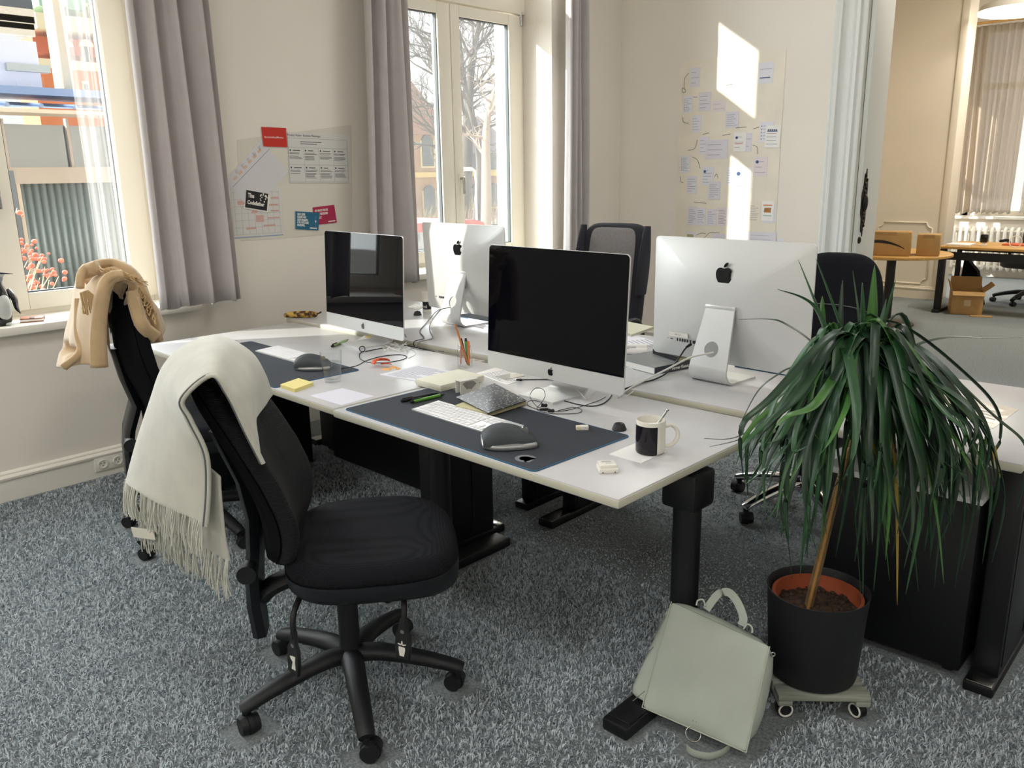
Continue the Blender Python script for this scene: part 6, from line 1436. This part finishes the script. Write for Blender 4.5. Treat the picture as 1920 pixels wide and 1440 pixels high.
# round table with two cartons
TZ = .69; tc_ = at_y(1660, 478, 8.25); t = thing('round_table', 'round wooden table on one black post in the next room, holding cartons', 'table', (1.58, 8.28, 0))
MB().lathe([(0, TZ - .028), (.50, TZ - .028), (.52, TZ - .022), (.52, TZ - .004), (.515, TZ), (0, TZ)], n=64).build('tabletop', woodm, t, smooth=40); MB().cyl((0, 0, .02), (0, 0, TZ - .028), .042, n=24).build('post', blk, t); MB().lathe([(0, .0), (.24, 0), (.25, .008), (.245, .016), (.06, .03), (.05, .06), (0, .06)], n=48).build('base', M('brown_base', '#4a3f36', .4, metal=.4), t, smooth=50)
def carton(label, x, y, z, rz, sx, sy, sz, smile=False):
    t = thing('cardboard_box', label, 'box', (x, y, z), rz); b = MB().box((-sx, -sy, 0), (sx, sy, sz), .003).build('carton', cardb, t)
    MB().box((-sx * .5, -sy - .0006, sz - .03), (sx * .5, -sy + .0, sz + .0008)).box((-sx * 1.001, -.03, sz), (sx * 1.001, .03, sz + .0012)).build('packing_tape', M('tape_brown', '#b48d58', .35), t, smooth=0)
    if smile:
        mb = MB(); up_ = []; lo = []
        for k in range(25):
            q = k / 24; x_ = lerp(-.62, .62, q); y_ = .66 - 1.05 * (x_) ** 2 * .55 - .12 * q; w_ = .012 + .05 * math.sin(PI * min(1, q * .93 + .05)); up_.append((x_ * sx * 1.3, (y_ + w_) * sz)); lo.append((x_ * sx * 1.3, (y_ - w_) * sz))
        mb.prism(up_ + lo[::-1], .0012, mat_axes((0, -sy - .0002, 0), (1, 0, 0), (0, 0, 1))); mb.build('printed_arc', M('arc_print', '#2a2320', .7), b, smooth=0)
    return t
carton('cardboard box with a black curved arc print on the round table', 1.56, 8.02, TZ, math.radians(16), .25, .12, .215, True)
carton('plain cardboard box at the right of the one with the arc print', 1.92, 8.20, TZ, math.radians(14), .095, .12, .19)
# far desk and its things
DZ = .685; t = thing('desk', 'wooden topped desk with black frame in the next room', 'desk', (2.45, 9.62, 0))
MB().box((-.74, -.38, DZ - .025), (.86, .40, DZ), .003).build('desktop', woodm, t); MB().box((-.70, -.36, DZ - .135), (.84, -.33, DZ - .055)).box((-.70, .30, DZ - .10), (.84, .33, DZ - .03)).build('crossbar', blk, t)
for x in (-.70, .80):
    lg = MB().box((x - .03, -.37, .03), (x + .03, -.30, DZ - .03), .004).build('leg', blk, t); MB().box((x - .035, -.40, 0), (x + .035, .36, .035), .005).build('foot', blk, lg); MB().box((x - .02, .22, .03), (x + .02, .28, DZ - .03), .004).build('rear_strut', blk, lg)
t = thing('office_chair_far', '', ''); bpy.data.objects.remove(t)
chX = highback('office_chair', 'black chair with headrest at the wooden desk in the next room', (2.33, 10.42, 0), math.radians(170), .92, blkp, M('dark_leather_seat', '#26262a', .5), False, True, star=15)
t = thing('cardboard_box', 'open cardboard box with raised flaps on the floor under the next room desk', 'box', (1.98, 9.42, 0), math.radians(20)); s = .145; h = .235
mb = MB(); mb.box((-s, -s, 0), (s, s, .004)).box((-s, -s, 0), (-s + .004, s, h)).box((s - .004, -s, 0), (s, s, h)).box((-s, -s, 0), (s, -s + .004, h)).box((-s, s - .004, 0), (s, s, h)); mb.build('carton', cardb, t, smooth=0)
for (p0, p1, out) in (((-s, -s), (s, -s), (0, -.085, -.03)), ((-s, s), (s, s), (0, .03, .12)), ((s, -s), (s, s), (.085, 0, .075)), ((-s, -s), (-s, s), (-.03, 0, .10))):
    a, b = Vector((*p0, h)), Vector((*p1, h)); o_ = Vector(out); mb = MB(); mb.quad(a, b, b + o_, a + o_); solid(mb.build('flap', cardb, t, smooth=0), .004)
MB().box((-.03, -s - .0012, .09), (.03, -s, .15)).build('address_label', M('label_beige', '#d8c4a0', .7), t, smooth=0)
tag(MB().box((2.08, 9.20, .0), (2.28, 9.26, .012), .003, Matrix.Rotation(.4, 3, 'Z')).build('cardboard_strip', cardb), 'torn cardboard strip on the carpet beside the open box', 'cardboard')
p = at_y(1841, 452, 9.5); t = thing('desk_phone', 'small dark device on a stand on the wooden desk in the next room', 'device', (2.06, 9.5, DZ)); MB().box((-.035, -.02, .03), (.035, .02, .115), .012).build('screen', blkg, t); MB().box((-.03, -.035, 0), (.03, .035, .012), .003).box((-.012, -.012, .01), (.012, .012, .035)).build('stand', plw, t)
o = MB().box((1.76, 9.30, DZ), (1.98, 9.55, DZ + .02), .002).build('paper_stack', paper_m); tag(o, 'pile of paper at the left end of the wooden desk in the next room', 'paper')
o = MB().box((2.20, 9.62, DZ), (2.42, 9.84, DZ + .014), .002).build('folder', M('orange_folder', '#c5532c', .6)); tag(o, 'orange folder on the wooden desk in the next room', 'folder')
o = MB().tube([(2.36 + .055 * math.cos(a), 9.42 + .01 * math.sin(a), DZ + .058 + .055 * math.sin(a)) for a in [2 * PI * k / 22 for k in range(22)]], .0045, n=8, closed=True).build('cable_loop', plw, smooth=80); tag(o, 'white cable loop standing on the wooden desk in the next room', 'cable')
t = thing('computer_bag', 'black bag leaning beside the left leg of the wooden desk in the next room', 'bag', (1.86, 10.10, 0)); MB().prism([(-.12, 0), (.14, 0), (.05, .36), (-.09, .52)], .09, mat_axes((0, 0, 0), (1, 0, 0), (0, 0, 1)), -.02).build('cloth_body', felt, t, smooth=40)
# ------------------------------------------------------------------ the street outside
GZ = -.95
gm = M('pale_pavement', '#8d887e', .95, var=.06, vscale=.6)
struct(MB().box((-60, -30, GZ - .1), (-.62, 70, GZ)).build('street_ground', gm, smooth=0))
lawn = MB().box((-24, 12, GZ), (-13.4, 60, GZ + .03)).build('lawn', M('winter_lawn', '#8d8a64', 1.0, h2='#a8a07c', vscale=2)); tag(lawn, 'strip of winter lawn behind the street fence', 'grass', kind='stuff')
# modern building across the side street
XB = -11.0
def q(u, v): p = at_x(u, v, XB); return p.y, p.z
bt = thing('office_building', 'modern pale building with a blue glass canopy outside the left window', 'building', (XB - .6, 5.2, GZ))
def fac(name, u0, v0, u1, v1, d0, d1, m, par=bt, bev=.0):
    y0, z0 = q(u0, (v0)); y1, z1 = q(u1, v1); y0, y1 = min(y0, y1), max(y0, y1); z0, z1 = min(z0, z1), max(z0, z1)
    return MB().box((XB + d0, y0, z0), (XB + d1, y1, z1), bev).build(name, m, par, world=True)
lav = M('facade_lavender', '#d6d6e6', .8); beige = M('facade_beige', '#c9bca8', .8, var=.03, vscale=3); taupef = M('facade_taupe', '#b5a99c', .7); shut = M('shutter_grey', '#b9bab4', .6)
darkg = M('dark_window_glass', '#4d5258', .06, spec=.9); blueg = M('canopy_glass_blue', '#6f93ba', .10, spec=.8); blf = M('canopy_frame_blue', '#7c8fae', .5)
fac('wall_panel', -260, 48, 82, 178, -.3, 0, lav); fac('upper_window', -260, -60, 70, 42, -.3, -.1, darkg)
for v in (8, 22, 36): fac('window_blind', -260, v, 66, v + 9, -.12, -.06, M('blind_cream', '#cfc6b4', .7))
fac('pilaster', 84, -200, 118, 182, -.3, .12, beige); fac('shutter_box', 8, 118, 92, 138, -.1, .1, shut); 
pw_ = fac('lower_window', 14, 140, 88, 182, -.25, -.02, M('orange_reflection', '#d98452', .6)); fac('window_frame', 30, 152, 34, 180, -.02, .01, cdm, pw_); fac('window_frame', 56, 152, 60, 180, -.02, .01, cdm, pw_)  # orange pane colour stands for a house mirrored in the glass
fac('canopy_beam', -260, 172, 300, 186, -.1, .9, blf)
ya, za = q(-260, 186); yb_, zb = q(300, 186); 
mb = MB(); z_lo = q(100, 213)[1]; mb.quad((XB + .05, ya, za), (XB + .05, yb_, za), (XB + 1.25, yb_, z_lo), (XB + 1.25, ya, z_lo)); cg = mb.build('canopy_glass', blueg, bt, smooth=0, world=True); solid(cg, .02)
for u in range(-240, 300, 62):
    y_, _ = q(u, 200); MB().tube([(XB + .04, y_, za + .02), (XB + 1.27, y_ + .12, z_lo + .02)], .035, n=6).build('canopy_rib', blf, cg, world=True)
fac('canopy_gutter', -260, 212, 300, 224, .6, 1.3, beige)
fac('band_window', -260, 224, 300, 318, -.3, -.1, darkg)
for u in (-120, 6, 128, 250): fac('mullion', u, 222, u + 9, 320, -.12, -.02, taupef)
fac('parapet', -260, 316, 300, 340, -.1, .06, taupef)
cor = M('corrugated_metal', '#8f9a98', .45, metal=.3)
y0, z0 = q(-260, 338); y1, z1 = q(300, 338)
mb = MB(); n = 300; prev = None
for k in range(n + 1):
    y_ = lerp(y0, y1, k / n); x_ = XB - .05 + .035 * math.sin(2 * PI * y_ / .115); a = mb.bm.verts.new((x_, y_, GZ)); b = mb.bm.verts.new((x_, y_, z0))
    if prev: mb.bm.faces.new((prev[0], a, b, prev[1]))
    prev = (a, b)
solid(mb.build('corrugated_wall', cor, bt, smooth=60, world=True), .03); fac('plinth_post', 34, 338, 60, 545, -.1, .05, beige); fac('plinth_post', 22, 320, 30, 545, -.1, .08, M('downpipe_grey', '#6d7478', .5))
ob = thing('reflected_house', 'reflected orange house with arched windows built solid beside the modern facade, outside left window', 'house', (-15.5, 8.0, GZ)); XO = -14.5  # solid house put in place of a reflection in the facade glass
def q2(u, v): p = at_x(u, v, XO); return p.y, p.z
def fac2(name, u0, v0, u1, v1, d0, d1, m, par=ob):
    y0, z0 = q2(u0, v0); y1, z1 = q2(u1, v1); return MB().box((XO + d0, min(y0, y1), min(z0, z1)), (XO + d1, max(y0, y1), max(z0, z1))).build(name, m, par, world=True)
orw = M('orange_render', '#cf7a4e', .9, var=.04, vscale=2); red_ = M('red_render', '#b4654c', .9); stone = M('cream_stone', '#d8cbaa', .9); grn = M('green_roof', '#8fae9a', .7)
fac2('wall', 60, 118, 420, 560, -1, 0, orw); fac2('upper_wall', 60, 66, 420, 128, -1, 0, red_); fac2('cornice', 60, 56, 420, 68, -1, .3, stone); fac2('string_course', 60, 126, 420, 138, -1, .12, stone); fac2('roof', 60, -60, 420, 54, -1.2, .1, grn)
for u in (121, 160, 199, 240):
    w_ = fac2('window', u - 9, 88, u + 9, 124, -.1, .06, stone); y_, z_ = q2(u, 88); MB().prism([(.14 * math.cos(a), .14 * math.sin(a)) for a in [PI * k / 10 for k in range(11)]], .09, mat_axes((XO, y_, z_), (0, 1, 0), (0, 0, 1))).build('arch', stone, w_, world=True); fac2('pane', u - 6, 88, u + 6, 122, .05, .075, darkg, w_)
    w_ = fac2('window', u - 8, 152, u + 8, 182, -.1, .06, stone); fac2('pane', u - 5, 158, u + 5, 180, .05, .075, darkg, w_)
    w_ = fac2('dormer', u - 10, 6, u + 6, 46, -.1, .12, stone); fac2('pane', u - 5, 14, u + 2, 44, .10, .14, darkg, w_)
# red berried bush outside the left pane
t = thing('berry_bush', 'bush with coral red flowers close outside the left window', 'bush', (-1.15, 1.7, GZ)); rn = random.Random(9)
XBsh = -1.15
def bp(u, v, dx=0): return at_x(u, v, XBsh + dx)
br = M('pale_twig', '#b8a888', .9); fl = M('coral_flower', '#e2523c', .6)
mb = MB(); fb = MB()
base = Vector((-1.15, 1.45, GZ))
for (u, v) in ((50, 455), (78, 478), (52, 488), (84, 500), (66, 512), (110, 518), (92, 525), (68, 535), (58, 498), (80, 480), (100, 505), (32, 390), (48, 520), (40, 470), (75, 520), (60, 528)):
    tip = bp(u, v, rn.uniform(-.15, .15)); mid = lerp(base, tip, .6) + Vector((rn.uniform(-.1, .1), rn.uniform(-.2, .0), .15)); P = spline([base + Vector((rn.uniform(-.1, .1), rn.uniform(-.1, .1), 0)), mid, tip], 5); mb.tube(P, [.008 - .0006 * i for i in range(len(P))], n=5)
    for k in range(rn.randint(3, 6)):
        c = tip + Vector((rn.uniform(-.05, .05), rn.uniform(-.05, .05), rn.uniform(-.06, .05))); fb.ball(c, rn.uniform(.008, .019), (1, 1, .8), 7, 5)
mb.build('branches', br, t, smooth=60, world=True); o = fb.build('flowers', fl, t, smooth=60, world=True); o['kind'] = 'stuff'
# bare trees
bark = M('dark_bark', '#4c4742', 1.0, bump=.6, bscale=30); barkp = M('glare_pale_bark', '#8f8272', 1.0, bump=.5, bscale=20)  # second bark carries the glare over the forked tree in its colour
def tree(label, pts, r0, seed, m, nb=18, blen=2.2, spread=1.0, twigs=3, drop=-.05, lean=None):
    rn = random.Random(seed); P = spline(pts, 6); k = len(P); base = P[0]; t = thing('bare_tree', label, 'tree', tuple(base))
    MB().tube(P, [r0 * (1 - .8 * i / (k - 1)) for i in range(k)], n=10).build('trunk', m, t, smooth=60, world=True); mb = MB()
    def branch(p, d, L, r, lev):
        q = [p]; dd = d.normalized(); n = 5
        for i in range(n):
            dd = (dd + Vector((rn.uniform(-.3, .3), rn.uniform(-.3, .3), rn.uniform(-.18, .25)))).normalized(); q.append(q[-1] + dd * L / n)
        S = spline(q, 3); mb.tube(S, [max(.004, r * (1 - .8 * i / (len(S) - 1))) for i in range(len(S))], n=5 if lev else 7)
        if lev < 3:
            for j in range(twigs + (1 if lev == 0 else 0)):
                s = S[rn.randint(3, len(S) - 1)]; e = (dd + Vector((rn.uniform(-1, 1), rn.uniform(-1, 1), rn.uniform(-.5, .7))) * .9).normalized(); branch(s, e, L * rn.uniform(.4, .65), r * .5, lev + 1)
    for j in range(nb):
        i = int(lerp(k * .35, k - 1, j / max(1, nb - 1))); a = rn.uniform(0, 2 * PI); d = Vector((math.cos(a) * .5, math.sin(a), rn.uniform(.0, .9)))
        if lean: d = d + Vector(lean)
        branch(P[i], d, blen * rn.uniform(.6, 1.1) * (1 - .45 * i / k), r0 * .34 * (1 - .5 * i / k), 0)
    mb.build('branches', m, t, smooth=60, world=True); return t
def tx(u, v, x): return at_x(u, v, x)
g = tx(866, 470, -15.4); g.z = GZ + .08
tree('dark bare tree seen through the right pane of the second window', [g, tx(873, 360, -15.4), tx(876, 260, -15.4), tx(879, 180, -15.5), tx(886, 110, -15.6), tx(898, 40, -15.7), tx(905, -60, -15.8)], .24, 5, bark, 26, 2.7, twigs=3)
g = tx(908, 470, -8.5); g.z = GZ
tree('pale forked tree close to the street in the right pane', [g, tx(912, 360, -8.5), tx(911, 270, -8.5), tx(914, 225, -8.5), tx(924, 180, -8.5), tx(930, 165, -8.5)], .13, 12, barkp, 9, 1.0, twigs=2)
g = tx(884, 470, -11.6); g.z = GZ
tree('slanting dark tree crossing behind the pale forked one', [g, tx(900, 330, -11.6), tx(893, 250, -11.6), tx(878, 190, -11.6), tx(868, 130, -11.6), tx(862, 60, -11.6)], .13, 31, bark, 14, 1.5, twigs=3)
g = tx(836, 470, -19.5); g.z = GZ + .08
tree('bare tree behind the middle bar of the second window, twigs over the left pane', [g, tx(834, 330, -19.5), tx(832, 230, -19.5), tx(828, 140, -19.5), tx(826, 40, -19.5)], .22, 8, bark, 30, 3.4, twigs=3, lean=(0, -.9, 0))
# brick houses
def house(label, x, y0, y1, zr, za_, wallm, roofm, wins, arched=True, seed=0):
    t = thing('brick_house', label, 'house', (x - 3, (y0 + y1) / 2, GZ)); MB().box((x - 7, y0, GZ), (x, y1, zr)).build('wall', wallm, t, world=True)
    mb = MB(); ym = (y0 + y1) / 2; mb.prism([(y0 - .3, zr), (y1 + .3, zr), (ym, za_)], 7.6, mat_axes((x - 7.3, 0, 0), (0, 1, 0), (0, 0, 1))); mb.build('roof', roofm, t, smooth=0, world=True)
    for (yy, zz, w, h) in wins:
        f = MB().box((x - .05, yy - w / 2 - .1, zz - .1), (x + .06, yy + w / 2 + .1, zz + h + .08)).build('window', M('window_stone_frame', '#cdb893', .9), t, world=True); MB().box((x + .03, yy - w / 2, zz), (x + .09, yy + w / 2, zz + h)).build('pane', darkg, f, world=True)
        if arched: MB().prism([(w * .5 * math.cos(a), w * .5 * math.sin(a)) for a in [PI * k / 8 for k in range(9)]], .09, mat_axes((x, yy, zz + h), (0, 1, 0), (0, 0, 1))).build('arch', darkg, f, world=True)
    MB().box((x - .02, y0, 1.35), (x + .12, y1, 1.6)).build('string_course', M('sandstone_band', '#d8b878', .9), t, world=True); return t
brick = M('orange_brick', '#b8977a', .95, h2='#a98468', vscale=1.2); brick2 = M('rust_brick', '#a98272', .95, h2='#96766a', vscale=1.0); tile = M('roof_tile_red', '#9d7468', .9); tile2 = M('roof_slate_violet', '#8a7f90', .9)
wl = [(27.2 + 1.5 * k, z, .75, 1.15) for k in range(3) for z in (-.55, 1.9)]
house('orange brick house with gable roof behind the street in the left pane', -28, 24.0, 30.0, 3.4, 6.4, brick, tile, wl)
wl = [(31.3 + 1.4 * k, z, .7, 1.0) for k in range(4) for z in (-.4, 1.7)]
house('rust brick house farther right behind the trees', -30, 30.6, 37.5, 2.6, 4.6, brick2, tile2, wl)
# red vehicles, fence, bushes and lamp
def van(label, x, y, rz, L, Wd, H, m):
    t = thing('red_car', label, 'vehicle', (x, y, GZ), rz); mb = MB(); prof = [(-L / 2, .28), (L / 2, .28), (L / 2, .75), (L * .44, .9), (L * .30, H - .05), (L * .24, H), (-L * .46, H), (-L / 2, H - .12)]
    mb.prism(prof, Wd / 2, mat_axes((0, 0, 0), (1, 0, 0), (0, 0, 1)), -Wd / 2); mb.build('bodywork', m, t, smooth=35)
    for s in (-1, 1):
        for (a, b) in ((-.44, -.16), (-.14, .10), (.12, .27)): MB().box((a * L, s * (Wd / 2 + .005) - .01, H * .60), (b * L, s * (Wd / 2 + .005) + .01, H * .92), .004).build('side_window', darkg, t)
        for a in (-.32, .33): MB().cyl((a * L, s * Wd / 2 - s * .15, .31), (a * L, s * Wd / 2 + s * .02, .31), .31, n=24).build('wheel', blkp, t)
    return t
redp = M('red_car_paint', '#c8302a', .3, coat=.5)
van('red car parked in the street before the second window', -6.4, at_x(903, 420, -6.4).y - 1.9, math.radians(90), 3.8, 1.6, 1.70, redp)
t = thing('park_fence', 'low dark park fence behind the parked red vehicles', 'fence', (-13.1, 18.2, GZ)); ir = M('fence_iron', '#54585a', .6)
for k in range(34): MB().box((-.015, -4 + .25 * k, 0), (.015, -3.97 + .25 * k, 1.0)).build('bar', ir, t)
MB().box((-.02, -4, .93), (.02, 4.5, .97)).box((-.02, -4, .15), (.02, 4.5, .19)).build('rail', ir, t)
rn = random.Random(44)
for k, (lab, y_) in enumerate((('leafless brown hedge behind the park fence, left pane', 15.4), ('leafless brown hedge behind the park fence, right pane', 18.6))):
    t = thing('hedge', lab, 'hedge', (-14.0, y_, GZ + .08)); mb = MB()
    for j in range(170):
        b = Vector((rn.uniform(-.4, .4), rn.uniform(-1.3, 1.3), 0)); mb.tube([b, b + Vector((rn.uniform(-.2, .2), rn.uniform(-.3, .3), .7)), b + Vector((rn.uniform(-.4, .4), rn.uniform(-.5, .5), rn.uniform(1.1, 1.5)))], [.012, .008, .003], n=4)
    mb.build('twigs', M('twig_brown', '#7a6a58', 1.0), t)
a = tx(893, 375, -11); a.z = GZ; t = thing('street_lamp', 'thin pale street lamp with a bent arm in the right pane', 'lamp', tuple(a)); P = spline([a, tx(893, 380, -11), tx(892, 335, -11), tx(888, 318, -11), tx(876, 316, -11)], 5); MB().tube(P, .028, n=8).build('pole', M('lamp_pole_pale', '#d8d8d4', .5), t, world=True); c = tx(874, 317, -11); MB().box(c - Vector((.08, .18, .05)), c + Vector((.08, .18, .04)), .03).build('lamp_head', M('lamp_pole_pale', '#d8d8d4', .5), t, world=True)
# ------------------------------------------------------------------ carpet pile, leaving room for everything that stands on it
bpy.context.view_layer.update(); FEET = []
for o in list(col.objects):
    if o.type != 'MESH' or o.name.startswith(('floor', 'wall', 'baseboard', 'street')): continue
    cs = [o.matrix_world @ Vector(c) for c in o.bound_box]
    if min(c.z for c in cs) < .03 and max(c.x for c in cs) > .02:
        FEET.append((min(c.x for c in cs) - .019, max(c.x for c in cs) + .019, min(c.y for c in cs) - .019, max(c.y for c in cs) + .019))
def occupied(x, y):
    for a, b, c, d in FEET:
        if a < x < b and c < y < d: return True
    return False
V = []; Fc = []; rnd = random.Random(3)
pile(1.55, 4.75, .35, 2.35, 30000, .014, .0019, V, Fc, rnd, occupied)
pile(.05, 1.55, .3, 2.6, 19000, .015, .0023, V, Fc, rnd, occupied)
pile(1.55, 3.3, 2.35, 4.1, 12000, .006, .0028, V, Fc, rnd, occupied)
pile(3.3, 4.75, 2.35, 3.2, 14000, .015, .0025, V, Fc, rnd, occupied)
me = bpy.data.meshes.new('carpet_pile'); me.from_pydata(V, [], Fc); me.materials.append(pm_); me.shade_smooth()
pile_o = bpy.data.objects.new('carpet_pile', me); col.objects.link(pile_o)
tag(pile_o, 'grey blue shaggy carpet pile covering the office floor', 'carpet', kind='stuff')
del V, Fc
# ------------------------------------------------------------------ camera, sun, sky, exposure
cd = bpy.data.cameras.new('camera'); cam = bpy.data.objects.new('camera', cd); col.objects.link(cam)
mw = Matrix.Identity(4)
for i in range(3): mw[i][0] = RX[i]; mw[i][1] = RU[i]; mw[i][2] = -RF[i]; mw[i][3] = CAM[i]
cam.matrix_world = mw; cd.sensor_width = 36.0; cd.sensor_fit = 'HORIZONTAL'; cd.lens = FPX / 1920 * 36.0; cd.clip_start = 0.05; cd.clip_end = 500
sc = bpy.context.scene; sc.camera = cam
def sunlamp(name, d, strength, ang, colr):
    l = bpy.data.lights.new(name, 'SUN'); l.energy = strength; l.angle = math.radians(ang); l.color = colr
    o = bpy.data.objects.new(name, l); col.objects.link(o)
    o.rotation_euler = Vector(d).to_track_quat('-Z', 'Y').to_euler(); return o
hx, hy = math.sin(math.radians(36.5)), math.cos(math.radians(36.5))
sunlamp('sun', (hx, hy, -.42), 9.0, 0.6, (1, .94, .84))
sunlamp('added_sky_fill', (.90, .12, -.55), 30.0, 120, (.93, .96, 1.0))  # added broad sun lamp, fills the rooms through the windows
w = bpy.data.worlds.new('sky'); sc.world = w; w.use_nodes = True; nt = w.node_tree; bg = nt.nodes['Background']
tc = nt.nodes.new('ShaderNodeTexCoord'); sp = nt.nodes.new('ShaderNodeSeparateXYZ'); rp = nt.nodes.new('ShaderNodeValToRGB')
nt.links.new(tc.outputs['Generated'], sp.inputs[0]); nt.links.new(sp.outputs[2], rp.inputs[0]); nt.links.new(rp.outputs[0], bg.inputs[0])
rp.color_ramp.elements[0].position = 0.0; rp.color_ramp.elements[0].color = (1, .98, .95, 1); rp.color_ramp.elements[1].position = .8; rp.color_ramp.elements[1].color = (.72, .85, 1, 1)
bg.inputs[1].default_value = 1.2
def overhead_fill_light(x, y, z, e, c=(1, .93, .84), r=.9):  # unseen disc lights added overhead to brighten the rooms
    l = bpy.data.lights.new('overhead_fill_light', 'AREA'); l.shape = 'DISK'; l.size = r; l.energy = e; l.color = c
    o = bpy.data.objects.new('overhead_fill_light', l); col.objects.link(o); o.location = (x, y, z)
for (x, y) in ((2.0, .4), (2.0, 4.2), (5.0, .4), (5.0, 4.2)): overhead_fill_light(x, y, 3.6, 26, (1, .98, .955))
for x in (2.2, 5.2): overhead_fill_light(x, -2.0, 3.3, 46, (1, .985, .965))  # extra unseen pair behind the camera, brightening surfaces that face it
overhead_fill_light(3.2, 8.6, 3.6, 85, (1, .92, .80)); overhead_fill_light(2.6, 11.4, 3.6, 45, (1, .94, .84))  # added fill for the next room, apart from its pendant
vs = sc.view_settings; vs.view_transform = 'Standard'; vs.look = 'None'; vs.gamma = 1.0; vs.use_curve_mapping = False; vs.exposure = -0.13
sc.cycles.max_bounces = 10; sc.cycles.diffuse_bounces = 6; sc.cycles.transparent_max_bounces = 16; sc.cycles.sample_clamp_indirect = 6.0
sc.cycles.use_denoising = True; sc.cycles.caustics_reflective = False; sc.cycles.caustics_refractive = False
